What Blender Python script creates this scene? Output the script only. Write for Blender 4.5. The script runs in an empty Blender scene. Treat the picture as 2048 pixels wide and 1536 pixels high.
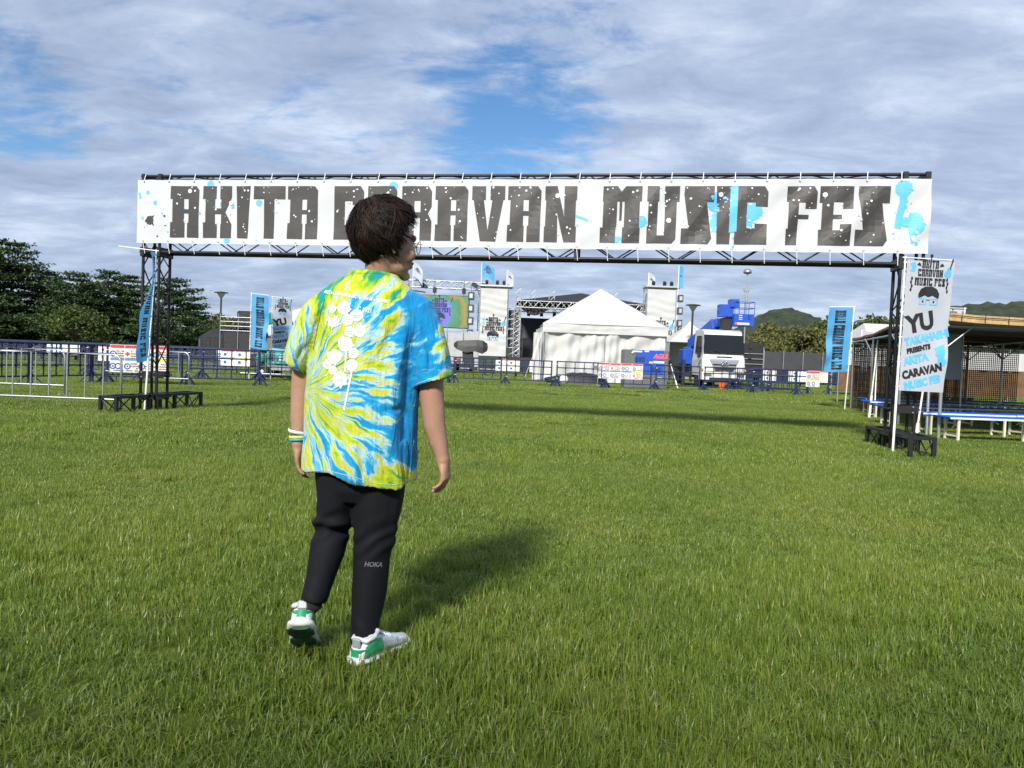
import bpy, bmesh, math, random
import numpy as np
from mathutils import Vector, Matrix, noise as mnoise
from mathutils.geometry import tessellate_polygon
from mathutils.bvhtree import BVHTree

rad = math.radians
sc = bpy.context.scene
COL = sc.collection
rng = random.Random(7)

# ------------------------------------------------------------------ camera
FPX, CAM_H = 1539.0, 1.15            # focal length in photo pixels (2048 wide), eye height
CAM_R = Matrix.Rotation(math.pi / 2 + rad(-1.97), 3, 'X') @ Matrix.Rotation(rad(2.2), 3, 'Z')
cam_d = bpy.data.cameras.new('camera')
cam_d.sensor_width = 36.0
cam_d.lens = 36.0 * FPX / 2048.0
cam_d.clip_start = 0.05
cam_d.clip_end = 6000.0
cam = bpy.data.objects.new('camera', cam_d)
COL.objects.link(cam)
cam.matrix_world = Matrix.Translation((0, 0, CAM_H)) @ CAM_R.to_4x4()
sc.camera = cam

# ------------------------------------------------------------------ sun, sky, exposure
SUN_EL, SUN_AZ = rad(35.0), math.atan2(-0.29, -0.957)     # the sun stands behind the photographer, a little to one side
sun_dir = Vector((math.sin(SUN_AZ) * math.cos(SUN_EL), math.cos(SUN_AZ) * math.cos(SUN_EL), math.sin(SUN_EL)))
sd = bpy.data.lights.new('sun', 'SUN')
sd.energy = 3.7
sd.angle = rad(7.0)
sd.color = (1.0, 0.955, 0.88)
so = bpy.data.objects.new('sun', sd)
COL.objects.link(so)
so.rotation_euler = sun_dir.to_track_quat('Z', 'Y').to_euler()

world = bpy.data.worlds.new('World')
sc.world = world
world.use_nodes = True
wn, wl = world.node_tree.nodes, world.node_tree.links
wn.clear()


def wnode(t, **kw):
    n = wn.new(t)
    for k, v in kw.items():
        setattr(n, k, v)
    return n


def wmath(op, a, b=None, clamp=False):
    n = wnode('ShaderNodeMath', operation=op, use_clamp=clamp)
    for i, s in enumerate((a, b)):
        if s is None:
            continue
        if isinstance(s, (int, float)):
            n.inputs[i].default_value = s
        else:
            wl.new(s, n.inputs[i])
    return n.outputs[0]


def build_sky():
    out = wnode('ShaderNodeOutputWorld')
    sky = wnode('ShaderNodeTexSky', sky_type='NISHITA', sun_disc=False)
    sky.sun_elevation = SUN_EL
    sky.sun_rotation = SUN_AZ
    sky.air_density = 1.0
    sky.dust_density = 0.1
    sky.ozone_density = 4.0
    bg = wnode('ShaderNodeBackground')
    bg.inputs[1].default_value = 0.075
    hs = wnode('ShaderNodeHueSaturation')
    hs.inputs['Saturation'].default_value = 1.15
    wl.new(sky.outputs[0], hs.inputs['Color'])
    wl.new(hs.outputs[0], bg.inputs[0])
    tc = wnode('ShaderNodeTexCoord')
    sep = wnode('ShaderNodeSeparateXYZ')
    wl.new(tc.outputs['Generated'], sep.inputs[0])
    X, Y, Z = sep.outputs
    zz = wmath('ADD', wmath('MAXIMUM', Z, 0.0), 0.16)
    comb = wnode('ShaderNodeCombineXYZ')          # a flat cloud deck seen in perspective
    wl.new(wmath('DIVIDE', X, zz), comb.inputs[0])
    wl.new(wmath('DIVIDE', Y, zz), comb.inputs[1])

    def nz(scale, detail, rough, dist, off, stretch=(1, 1, 1)):
        mp = wnode('ShaderNodeMapping')
        mp.inputs['Location'].default_value = off
        mp.inputs['Scale'].default_value = stretch
        mp.inputs['Rotation'].default_value = (0, 0, rad(18))
        wl.new(comb.outputs[0], mp.inputs[0])
        t = wnode('ShaderNodeTexNoise')
        t.inputs['Scale'].default_value = scale
        t.inputs['Detail'].default_value = detail
        t.inputs['Roughness'].default_value = rough
        t.inputs['Distortion'].default_value = dist
        wl.new(mp.outputs[0], t.inputs['Vector'])
        return t.outputs[0]

    big = nz(0.55, 4, 0.5, 0.3, (3.1, 0.7, 0), (0.8, 1.1, 1))
    fine = nz(4.6, 12, 0.66, 0.3, (1.3, 8.7, 0), (0.8, 1.2, 1))
    cover = wmath('ADD', wmath('MULTIPLY', big, 1.0), wmath('MULTIPLY', fine, 1.0))

    def hole(d, width, amount):
        d = Vector(d).normalized()
        dot = wnode('ShaderNodeVectorMath', operation='DOT_PRODUCT')
        wl.new(tc.outputs['Generated'], dot.inputs[0])
        dot.inputs[1].default_value = d
        mr = wnode('ShaderNodeMapRange', interpolation_type='SMOOTHSTEP')
        wl.new(dot.outputs['Value'], mr.inputs[0])
        mr.inputs[1].default_value = math.cos(width)
        mr.inputs[2].default_value = 1.0
        mr.inputs[3].default_value = 0.0
        mr.inputs[4].default_value = amount
        return mr.outputs[0]

    def pdir(px, py):
        return CAM_R @ Vector(((px - 1024) / FPX, -(py - 768) / FPX, -1.0))
    for px, py, w, a in ((1030, 330, 0.16, 0.23), (1110, 90, 0.20, 0.19), (20, 200, 0.10, 0.26), (1400, 590, 0.10, 0.12),
                         (-1300, -300, 0.3, 0.2), (2900, -500, 0.35, 0.2)):
        cover = wmath('SUBTRACT', cover, hole(pdir(px, py), w, a))
    cm = wnode('ShaderNodeMapRange', interpolation_type='SMOOTHSTEP')
    wl.new(cover, cm.inputs[0])
    cm.inputs[1].default_value = 0.52
    cm.inputs[2].default_value = 0.84
    shade = nz(3.2, 12, 0.64, 0.3, (7.7, 2.2, 0), (0.85, 1.2, 1))
    shade2 = nz(0.45, 3, 0.5, 0.0, (0.4, 5.1, 0), (0.7, 1.3, 1))
    sh = wmath('ADD', wmath('MULTIPLY', shade, 0.75), wmath('MULTIPLY', shade2, 0.45))
    ramp = wnode('ShaderNodeValToRGB')
    cr = ramp.color_ramp
    cr.elements[0].position = 0.44
    cr.elements[0].color = (0.195, 0.243, 0.345, 1)
    cr.elements[1].position = 0.77
    cr.elements[1].color = (0.43, 0.485, 0.575, 1)
    e = cr.elements.new(0.60)
    e.color = (0.278, 0.333, 0.445, 1)
    wl.new(sh, ramp.inputs[0])
    cb = wnode('ShaderNodeBackground')
    cb.inputs[1].default_value = 1.0
    wl.new(ramp.outputs[0], cb.inputs[0])
    mix = wnode('ShaderNodeMixShader')
    wl.new(wmath('MULTIPLY', cm.outputs[0], 0.94), mix.inputs[0])
    wl.new(bg.outputs[0], mix.inputs[1])
    wl.new(cb.outputs[0], mix.inputs[2])
    wl.new(mix.outputs[0], out.inputs[0])


build_sky()
sc.view_settings.view_transform = 'Standard'
sc.view_settings.look = 'None'
sc.view_settings.exposure = 0.82
sc.view_settings.gamma = 1.0
sc.view_settings.use_curve_mapping = False
sc.cycles.use_denoising = True
sc.cycles.max_bounces = 6
sc.cycles.transparent_max_bounces = 12


# ------------------------------------------------------------------ pixel helpers (photo pixel -> place in the world)
def ray(px, py):
    return CAM_R @ Vector(((px - 1024) / FPX, -(py - 768) / FPX, -1.0))


def G(px, py, z=0.0):
    d = ray(px, py)
    return Vector((0, 0, CAM_H)) + d * ((z - CAM_H) / d.z)


def P(px, py, Y):
    d = ray(px, py)
    return Vector((0, 0, CAM_H)) + d * (Y / d.y)


# ------------------------------------------------------------------ materials
MATS = {}


def mat(name, col=(0.5, 0.5, 0.5), rough=0.6, metal=0.0, var=0.12, vscale=6.0, bump=0.0, bscale=40.0, col2=None, spec=0.5,
        alpha=None, coat=0.0, transmission=0.0, emit=None):
    if name in MATS:
        return MATS[name]
    m = bpy.data.materials.new(name)
    m.use_nodes = True
    nt = m.node_tree
    b = nt.nodes['Principled BSDF']
    b.inputs['Roughness'].default_value = rough
    b.inputs['Metallic'].default_value = metal
    b.inputs['Specular IOR Level'].default_value = spec
    b.inputs['Coat Weight'].default_value = coat
    b.inputs['Transmission Weight'].default_value = transmission
    tc = nt.nodes.new('ShaderNodeTexCoord')
    if var > 0 or col2:
        n = nt.nodes.new('ShaderNodeTexNoise')
        n.inputs['Scale'].default_value = vscale
        n.inputs['Detail'].default_value = 6
        n.inputs['Roughness'].default_value = 0.62
        nt.links.new(tc.outputs['Object'], n.inputs['Vector'])
        r = nt.nodes.new('ShaderNodeValToRGB')
        r.color_ramp.elements[0].position = 0.32
        r.color_ramp.elements[1].position = 0.70
        c2 = col2 or tuple(min(1, c * (1 + var)) for c in col)
        c1 = tuple(c * (1 - var) for c in col)
        r.color_ramp.elements[0].color = (*c1, 1)
        r.color_ramp.elements[1].color = (*c2, 1)
        nt.links.new(n.outputs[0], r.inputs[0])
        nt.links.new(r.outputs[0], b.inputs['Base Color'])
    else:
        b.inputs['Base Color'].default_value = (*col, 1)
    if bump > 0:
        n2 = nt.nodes.new('ShaderNodeTexNoise')
        n2.inputs['Scale'].default_value = bscale
        n2.inputs['Detail'].default_value = 5
        nt.links.new(tc.outputs['Object'], n2.inputs['Vector'])
        bp = nt.nodes.new('ShaderNodeBump')
        bp.inputs['Strength'].default_value = bump
        bp.inputs['Distance'].default_value = 0.02
        nt.links.new(n2.outputs[0], bp.inputs['Height'])
        nt.links.new(bp.outputs[0], b.inputs['Normal'])
    if alpha is not None:
        b.inputs['Alpha'].default_value = alpha
    MATS[name] = m
    return m


def cloth_mat(name, col, rough=0.7, transl=0.25, bump=0.25, bscale=3.0, var=0.04):
    """thin sheet: diffuse with some light coming through"""
    if name in MATS:
        return MATS[name]
    m = mat(name, col, rough, var=var, vscale=2.0, bump=bump, bscale=bscale, spec=0.25)
    nt = m.node_tree
    b = nt.nodes['Principled BSDF']
    tr = nt.nodes.new('ShaderNodeBsdfTranslucent')
    tr.inputs[0].default_value = (*col, 1)
    mx = nt.nodes.new('ShaderNodeMixShader')
    mx.inputs[0].default_value = transl
    o = nt.nodes['Material Output']
    nt.links.new(b.outputs[0], mx.inputs[1])
    nt.links.new(tr.outputs[0], mx.inputs[2])
    nt.links.new(mx.outputs[0], o.inputs[0])
    return m


# ------------------------------------------------------------------ mesh helpers
class MB:
    def __init__(s):
        s.v, s.f = [], []

    def add(s, vs, fs):
        n = len(s.v)
        s.v.extend(tuple(v) for v in vs)
        s.f.extend([tuple(i + n for i in f) for f in fs])
        return s

    def box(s, c, size, R=None):
        hx, hy, hz = size[0] / 2, size[1] / 2, size[2] / 2
        pts = [Vector((x, y, z)) for x in (-hx, hx) for y in (-hy, hy) for z in (-hz, hz)]
        if R is not None:
            pts = [R @ p for p in pts]
        c = Vector(c)
        return s.add([c + p for p in pts], [(0, 1, 3, 2), (4, 6, 7, 5), (0, 4, 5, 1), (2, 3, 7, 6), (0, 2, 6, 4), (1, 5, 7, 3)])

    def bar(s, p0, p1, w, h=None, up=(0, 0, 1)):
        p0, p1 = Vector(p0), Vector(p1)
        d = p1 - p0
        z = d.normalized()
        u = Vector(up)
        if abs(z.dot(u)) > 0.95:
            u = Vector((0, 1, 0))
        x = u.cross(z).normalized()
        y = z.cross(x)
        R = Matrix((x, y, z)).transposed()
        return s.box((p0 + p1) / 2, (w, h or w, d.length), R)

    def tube(s, p0, p1, r, n=8, r2=None):
        return s.path([p0, p1], [r, r if r2 is None else r2], n)

    def path(s, pts, r, n=8, caps=True):
        pts = [Vector(p) for p in pts]
        rr = r if isinstance(r, (list, tuple)) else [r] * len(pts)
        rings = []
        ref = None
        for i, p in enumerate(pts):
            t = (pts[min(i + 1, len(pts) - 1)] - pts[max(i - 1, 0)]).normalized()
            if ref is None:
                ref = Vector((0, 0, 1)) if abs(t.z) < 0.9 else Vector((1, 0, 0))
            x = ref.cross(t)
            if x.length < 1e-6:
                x = Vector((1, 0, 0)).cross(t)
            x.normalize()
            y = t.cross(x)
            ref = y.cross(t) * -1 if False else ref
            rings.append([p + x * (math.cos(a) * rr[i]) + y * (math.sin(a) * rr[i]) for a in [2 * math.pi * k / n for k in range(n)]])
        return s.loft(rings, caps, caps)

    def loft(s, rings, c0=True, c1=True, close=True):
        n = len(rings[0])
        vs = [p for r in rings for p in r]
        fs = []
        for i in range(len(rings) - 1):
            for k in range(n if close else n - 1):
                k2 = (k + 1) % n
                fs.append((i * n + k, i * n + k2, (i + 1) * n + k2, (i + 1) * n + k))
        if c0:
            fs.append(tuple(range(n - 1, -1, -1)))
        if c1:
            b = (len(rings) - 1) * n
            fs.append(tuple(b + k for k in range(n)))
        return s.add(vs, fs)

    def lathe(s, prof, n=16, c=(0, 0, 0)):
        c = Vector(c)
        return s.loft([[c + Vector((r * math.cos(2 * math.pi * k / n), r * math.sin(2 * math.pi * k / n), z)) for k in range(n)] for r, z in prof])

    def ell(s, c, r, n=16, m=10, R=None):
        c = Vector(c)
        rings = []
        for i in range(m + 1):
            th = math.pi * (0.02 + 0.96 * i / m)
            ring = []
            for k in range(n):
                a = 2 * math.pi * k / n
                p = Vector((r[0] * math.sin(th) * math.cos(a), r[1] * math.sin(th) * math.sin(a), -r[2] * math.cos(th)))
                ring.append(c + (R @ p if R is not None else p))
            rings.append(ring)
        return s.loft(rings)

    def mesh(s, name):
        me = bpy.data.meshes.new(name)
        me.from_pydata(s.v, [], s.f)
        me.update()
        return me


def link(name, me, m=None, parent=None, smooth=False):
    if m is not None:
        me.materials.append(m)
    if smooth:
        me.polygons.foreach_set('use_smooth', [True] * len(me.polygons))
    o = bpy.data.objects.new(name, me)
    COL.objects.link(o)
    if parent is not None:
        o.parent = parent
    return o


def mk(name, mb, m, parent=None, smooth=False, bevel=0.0, seg=1):
    me = mb.mesh(name)
    o = link(name, me, m, parent, smooth)
    if bevel:
        b = o.modifiers.new('bevel', 'BEVEL')
        b.width = bevel
        b.segments = seg
        b.limit_method = 'ANGLE'
    return o


def tag(o, label, cat, group=None, kind=None):
    o['label'] = label
    if cat:
        o['category'] = cat
    if group:
        o['group'] = group
    if kind:
        o['kind'] = kind
    return o


def thing(name, label, cat, loc=(0, 0, 0), rz=0.0, group=None):
    o = bpy.data.objects.new(name, None)
    o.empty_display_size = 0.2
    COL.objects.link(o)
    o.location = loc
    o.rotation_euler = (0, 0, rz)
    return tag(o, label, cat, group)


def copy_tree(o, parent=None):
    c = o.copy()
    COL.objects.link(c)
    c.parent = parent
    for ch in o.children:
        copy_tree(ch, c)
    return c


_UNIT = {}


def unit(kind):
    """unit bar along +z, 1 m long, 1 m wide: shared by all straight members"""
    if kind not in _UNIT:
        mb = MB()
        if kind == 'box':
            mb.box((0, 0, 0.5), (1, 1, 1))
        else:
            mb.tube((0, 0, 0), (0, 0, 1), 0.5, 8)
        _UNIT[kind] = mb.mesh('unit_' + kind)
    return _UNIT[kind]


def member(name, p0, p1, w, m, parent, kind='tube', h=None):
    key = (kind, m.name)
    if key not in _UNIT:
        me = unit(kind).copy()
        me.materials.append(m)
        if kind == 'tube':
            me.polygons.foreach_set('use_smooth', [len(p.vertices) == 4 for p in me.polygons])
        _UNIT[key] = me
    o = bpy.data.objects.new(name, _UNIT[key])
    COL.objects.link(o)
    o.parent = parent
    p0, p1 = Vector(p0), Vector(p1)
    d = p1 - p0
    o.location = p0
    o.rotation_mode = 'QUATERNION'
    o.rotation_quaternion = d.to_track_quat('Z', 'Y')
    o.scale = (w, h or w, d.length)
    return o


ORD = ['first', 'second', 'third', 'fourth', 'fifth', 'sixth', 'seventh', 'eighth', 'ninth', 'tenth', 'eleventh', 'twelfth',
       'thirteenth', 'fourteenth', 'fifteenth', 'sixteenth', 'seventeenth', 'eighteenth']


# flat print that follows a surface: 2D shapes, cut on a grid, laid on surf(u, v, off)
def poly_bm(polys):
    """polys: list of [outer, hole, hole...] loops of (u, v)"""
    bm = bmesh.new()
    for loops in polys:
        lv = [[Vector((p[0], p[1], 0)) for p in lp] for lp in loops]
        flat = [p for lp in lv for p in lp]
        vs = [bm.verts.new(p) for p in flat]
        for t in tessellate_polygon(lv):
            if len(set(t)) == 3:
                try:
                    bm.faces.new([vs[i] for i in t])
                except ValueError:
                    pass
    return bm


def text_bm(txt, size, bold=0.0, align='CENTER', xs=1.0, shear=0.0):
    cu = bpy.data.curves.new('txt', 'FONT')
    cu.body = txt
    cu.size = size
    cu.offset = bold
    cu.shear = shear
    cu.align_x = align
    cu.align_y = 'CENTER'
    cu.resolution_u = 3
    o = bpy.data.objects.new('txt', cu)
    me = o.to_mesh()
    bm = bmesh.new()
    bm.from_mesh(me)
    o.to_mesh_clear()
    bpy.data.objects.remove(o)
    for v in bm.verts:
        v.co.x *= xs
    return bm


def xf(bm, ang=0.0, s=1.0, loc=(0, 0)):
    c, n = math.cos(ang), math.sin(ang)
    for v in bm.verts:
        x, y = v.co.x * s, v.co.y * s
        v.co.x, v.co.y = c * x - n * y + loc[0], n * x + c * y + loc[1]
    return bm


def decal(name, bms, surf, m, parent, step=0.1, off=0.004):
    if not isinstance(bms, (list, tuple)):
        bms = [bms]
    V, Fc = [], []
    for bm in bms:
        if not bm.verts:
            continue
        if step:
            for ax in (0, 1):
                lo = min(v.co[ax] for v in bm.verts)
                hi = max(v.co[ax] for v in bm.verts)
                k = math.floor(lo / step) + 1
                while k * step < hi:
                    no = (1, 0, 0) if ax == 0 else (0, 1, 0)
                    bmesh.ops.bisect_plane(bm, geom=bm.verts[:] + bm.edges[:] + bm.faces[:], plane_co=[c * k * step for c in no], plane_no=no)
                    k += 1
        n = len(V)
        bm.verts.index_update()
        V.extend(surf(v.co.x, v.co.y, off) for v in bm.verts)
        Fc.extend([tuple(n + v.index for v in f.verts) for f in bm.faces])
        bm.free()
    me = bpy.data.meshes.new(name)
    me.from_pydata([tuple(v) for v in V], [], Fc)
    me.update()
    return link(name, me, m, parent)


def disc_loop(cx, cy, r, n=10, ry=None):
    return [(cx + r * math.cos(2 * math.pi * k / n), cy + (ry or r) * math.sin(2 * math.pi * k / n)) for k in range(n)]


def splat_loop(cx, cy, r, rg, n=26, spike=0.5):
    out = []
    for k in range(n):
        a = 2 * math.pi * k / n
        q = r * (1 + (rg.random() ** 2) * spike * (1 if k % 2 else 0.25))
        out.append((cx + q * math.cos(a), cy + q * math.sin(a)))
    return out


# slab letters in a unit box
LET = {
    'A': [[(0, 1), (.9, 1), (1, .92), (1, 0), (.6, 0), (.6, .29), (.64, .29), (.64, .47), (.48, .47), (.48, .29), (.51, .29), (.51, 0), (0, 0), (.01, .3), (.08, .3), (.08, .75), (0, .75)],
          [(.48, .55), (.64, .55), (.64, .75), (.48, .75)]],
    'K': [[(0, 1), (.47, 1), (.47, .75), (.43, .75), (.43, .57), (.64, .57), (.64, .75), (.6, .75), (.6, 1), (1, 1), (1, .78), (.78, .5), (1, .27), (1, 0), (.62, 0), (.62, .27), (.64, .27), (.64, .46), (.43, .46), (.43, .27), (.5, .27), (.5, 0), (.02, 0), (.02, .3), (.1, .3), (.1, .75), (0, .75)]],
    'I': [[(0, 1), (1, 1), (.85, 0), (.12, 0)]],
    'T': [[(0, 1), (1, 1), (1, .75), (.66, .75), (.66, 0), (.34, 0), (.34, .75), (0, .75)]],
    'C': [[(0, 1), (.88, 1), (1, .9), (1, .65), (.62, .65), (.62, .72), (.36, .72), (.36, .28), (.62, .28), (.62, .36), (1, .36), (1, 0), (0, 0)]],
    'R': [[(0, 1), (.88, 1), (1, .9), (1, .62), (.88, .5), (1, .36), (1, 0), (.62, 0), (.62, .42), (.42, .42), (.42, 0), (.02, 0), (.02, .3), (.08, .3), (.08, .75), (0, .75)],
          [(.42, .52), (.63, .52), (.63, .73), (.42, .73)]],
    'V': [[(0, 1), (.42, 1), (.42, .75), (.36, .75), (.5, .2), (.62, .75), (.56, .75), (.56, 1), (1, 1), (1, .75), (.95, .75), (.75, 0), (.28, 0), (.05, .75), (0, .75)]],
    'N': [[(0, 1), (.38, 1), (.62, .45), (.6, 1), (1, 1), (1, .75), (.97, .75), (.97, .28), (1, .28), (1, 0), (.62, 0), (.4, .5), (.42, 0), (0, 0), (0, .28), (.03, .28), (.03, .75), (0, .75)]],
    'M': [[(.05, 1), (.4, 1), (.5, .9), (.6, 1), (1, 1), (1, .73), (.95, .73), (.95, .27), (.97, .27), (.97, 0), (.54, 0), (.54, .28), (.58, .28), (.58, .73), (.52, .73), (.52, .4), (.46, .4), (.46, .73), (.4, .73), (.4, .28), (.38, .28), (.38, 0), (0, 0), (0, .27), (.06, .27), (.06, .73), (.04, .73)]],
    'U': [[(0, 1), (.38, 1), (.38, .73), (.34, .73), (.34, .14), (.56, .14), (.56, .73), (.54, .73), (.54, 1), (1, 1), (1, .73), (.92, .73), (.92, .08), (.8, 0), (.02, 0), (.02, .3), (.05, .3), (.05, .73), (0, .73)]],
    'S': [[(.08, 1), (1, 1), (1, .72), (.78, .72), (.96, .1), (.85, 0), (0, 0), (0, .27), (.24, .27), (.06, .86)]],
    'F': [[(0, 1), (.88, 1), (1, .9), (1, .62), (.62, .62), (.62, .72), (.4, .72), (.4, .52), (.75, .52), (.75, .45), (.4, .45), (.38, 0), (0, 0), (0, .28), (.06, .28), (.06, .74), (0, .74)]],
    'E': [[(0, 1), (1, 1), (1, .62), (.7, .62), (.7, .73), (.42, .73), (.42, .52), (.68, .52), (.68, .45), (.42, .45), (.42, .26), (.62, .26), (.62, .36), (.95, .36), (.95, 0), (0, 0), (0, .27), (.08, .27), (.08, .72), (0, .72)]],
}


def letter_polys(ch, x0, x1, y0, y1):
    return [[(x0 + p[0] * (x1 - x0), y0 + p[1] * (y1 - y0)) for p in lp] for lp in LET[ch]]


def word_polys(txt, x0, x1, y0, y1, gap=0.14, space=0.6):
    """letters of a line spread evenly between x0 and x1"""
    wid = {'I': 0.5, 'M': 1.25}
    units = sum(space if c == ' ' else wid.get(c, 1.0) for c in txt) + gap * (len(txt) - 1)
    k = (x1 - x0) / units
    x, out = x0, []
    for c in txt:
        w = space if c == ' ' else wid.get(c, 1.0)
        if c != ' ':
            out.append(letter_polys(c, x, x + w * k, y0, y1))
        x += (w + gap) * k
    return out

# ================================================================== ground and grass
def noise_ramp(nt, vec, scale, detail, stops, rough=0.6):
    n = nt.nodes.new('ShaderNodeTexNoise')
    n.inputs['Scale'].default_value = scale
    n.inputs['Detail'].default_value = detail
    n.inputs['Roughness'].default_value = rough
    nt.links.new(vec, n.inputs['Vector'])
    r = nt.nodes.new('ShaderNodeValToRGB')
    els = r.color_ramp.elements
    while len(els) < len(stops):
        els.new(0.5)
    for e, (p, c) in zip(els, stops):
        e.position = p
        e.color = (*c, 1)
    nt.links.new(n.outputs[0], r.inputs[0])
    return r.outputs[0]


def grass_material():
    m = bpy.data.materials.new('grass_blades')
    m.use_nodes = True
    nt = m.node_tree
    nt.nodes.clear()
    N, Lk = nt.nodes.new, nt.links.new
    geo = N('ShaderNodeNewGeometry')
    patch = noise_ramp(nt, geo.outputs['Position'], 0.55, 5, [(0.34, (0.078, 0.115, 0.016)), (0.52, (0.108, 0.140, 0.021)), (0.70, (0.135, 0.155, 0.028))])
    at = N('ShaderNodeAttribute')
    at.attribute_name = 'rnd'
    r = N('ShaderNodeValToRGB')
    els = r.color_ramp.elements
    els[0].position, els[0].color = 0.0, (0.72, 0.82, 0.9, 1)
    els[1].position, els[1].color = 0.95, (1.2, 1.2, 1.0, 1)
    e = els.new(0.975)
    e.color = (1.7, 1.2, 2.4, 1)
    Lk(at.outputs['Fac'], r.inputs[0])
    mul = N('ShaderNodeMix')
    mul.data_type = 'RGBA'
    mul.blend_type = 'MULTIPLY'
    mul.inputs[0].default_value = 1.0
    worn = N('ShaderNodeTexNoise')
    worn.inputs['Scale'].default_value = 1.15
    worn.inputs['Detail'].default_value = 7
    worn.inputs['Roughness'].default_value = .68
    Lk(geo.outputs['Position'], worn.inputs['Vector'])
    wr = N('ShaderNodeMapRange')
    Lk(worn.outputs[0], wr.inputs[0])
    wr.inputs[1].default_value, wr.inputs[2].default_value = .60, .76
    wr.inputs[4].default_value = .75
    wm = N('ShaderNodeMix')
    wm.data_type = 'RGBA'
    Lk(wr.outputs[0], wm.inputs[0])
    Lk(patch, wm.inputs[6])
    wm.inputs[7].default_value = (.135, .115, .04, 1)
    Lk(wm.outputs[2], mul.inputs[6])
    Lk(r.outputs[0], mul.inputs[7])
    pb = N('ShaderNodeBsdfPrincipled')
    pb.inputs['Roughness'].default_value = 0.42
    pb.inputs['Specular IOR Level'].default_value = 0.35
    Lk(mul.outputs[2], pb.inputs['Base Color'])
    tr = N('ShaderNodeBsdfTranslucent')
    Lk(mul.outputs[2], tr.inputs[0])
    mx = N('ShaderNodeAddShader')          # a blade reflects and transmits about the same share of light
    Lk(pb.outputs[0], mx.inputs[0])
    Lk(tr.outputs[0], mx.inputs[1])
    o = N('ShaderNodeOutputMaterial')
    Lk(mx.outputs[0], o.inputs[0])
    return m


def ground_material():
    m = bpy.data.materials.new('turf_soil')
    m.use_nodes = True
    nt = m.node_tree
    b = nt.nodes['Principled BSDF']
    b.inputs['Roughness'].default_value = 0.9
    b.inputs['Specular IOR Level'].default_value = 0.1
    geo = nt.nodes.new('ShaderNodeNewGeometry')
    c = noise_ramp(nt, geo.outputs['Position'], 0.8, 8, [(0.3, (0.055, 0.080, 0.012)), (0.55, (0.080, 0.110, 0.016)), (0.72, (0.105, 0.122, 0.022))])
    c2 = noise_ramp(nt, geo.outputs['Position'], 9.0, 6, [(0.36, (0.55, 0.5, 0.5)), (0.6, (1, 1, 1))])
    mul = nt.nodes.new('ShaderNodeMix')
    mul.data_type = 'RGBA'
    mul.blend_type = 'MULTIPLY'
    mul.inputs[0].default_value = 1.0
    nt.links.new(c, mul.inputs[6])
    nt.links.new(c2, mul.inputs[7])
    nt.links.new(mul.outputs[2], b.inputs['Base Color'])
    return m


gmb = MB()
gmb.add([(-2500, -60, 0), (2500, -60, 0), (2500, 3500, 0), (-2500, 3500, 0)], [(0, 1, 2, 3)])
ground = mk('ground', gmb, ground_material())
tag(ground, 'flat green festival field of mown turf', None, kind='structure')


def grass_tile(name, size, count, hmin, hmax, wid, seed, m, lean=0.55):
    rg = np.random.default_rng(seed)
    # blades gather in small tufts, with thin spots between
    ntuft = max(8, count // 14)
    tc = rg.uniform(-size / 2, size / 2, (ntuft, 2))
    th = rg.uniform(0.65, 1.15, ntuft)
    idx = rg.integers(0, ntuft, count)
    base = tc[idx] + rg.normal(0, size * 0.018 + 0.012, (count, 2))
    h = rg.uniform(hmin, hmax, count) * th[idx]
    az = rg.uniform(0, 2 * np.pi, count)
    ln = np.abs(rg.normal(0, lean, count)) * 0.62 + 0.05
    flat = rg.random(count) < 0.10
    ln[flat] += 0.9
    w = wid * rg.uniform(0.7, 1.3, count)
    face = az + np.pi / 2 + rg.normal(0, 0.5, count)
    dx, dy = np.cos(az), np.sin(az)
    wx, wy = np.cos(face) * w / 2, np.sin(face) * w / 2
    z0 = np.zeros(count)

    def ring(t, bend, ww):
        x = base[:, 0] + dx * h * bend
        y = base[:, 1] + dy * h * bend
        zz = h * t
        return np.stack([x - wx * ww, y - wy * ww, zz], 1), np.stack([x + wx * ww, y + wy * ww, zz], 1)
    a0, a1 = ring(0.0, 0.0, 0.8)
    b0, b1 = ring(0.55, 0.0, 1.0)
    k = np.minimum(ln, 1.2)
    b0[:, 0] += dx * h * k * 0.3
    b0[:, 1] += dy * h * k * 0.3
    b1[:, 0] += dx * h * k * 0.3
    b1[:, 1] += dy * h * k * 0.3
    tip = np.stack([base[:, 0] + dx * h * k, base[:, 1] + dy * h * k, h * np.maximum(0.25, 1.0 - 0.33 * k * k)], 1)
    V = np.stack([a0, a1, b1, b0, tip], 1).reshape(-1, 3)
    F = []
    for i in range(count):
        q = i * 5
        F.append((q, q + 1, q + 2, q + 3))
        F.append((q + 3, q + 2, q + 4))
    me = bpy.data.meshes.new(name)
    me.from_pydata(V.tolist(), [], F)
    at = me.attributes.new('rnd', 'FLOAT', 'POINT')
    at.data.foreach_set('value', np.repeat(rg.random(count), 5).astype(np.float32))
    me.materials.append(m)
    me.update()
    return bpy.data.objects.new(name, me)


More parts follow.
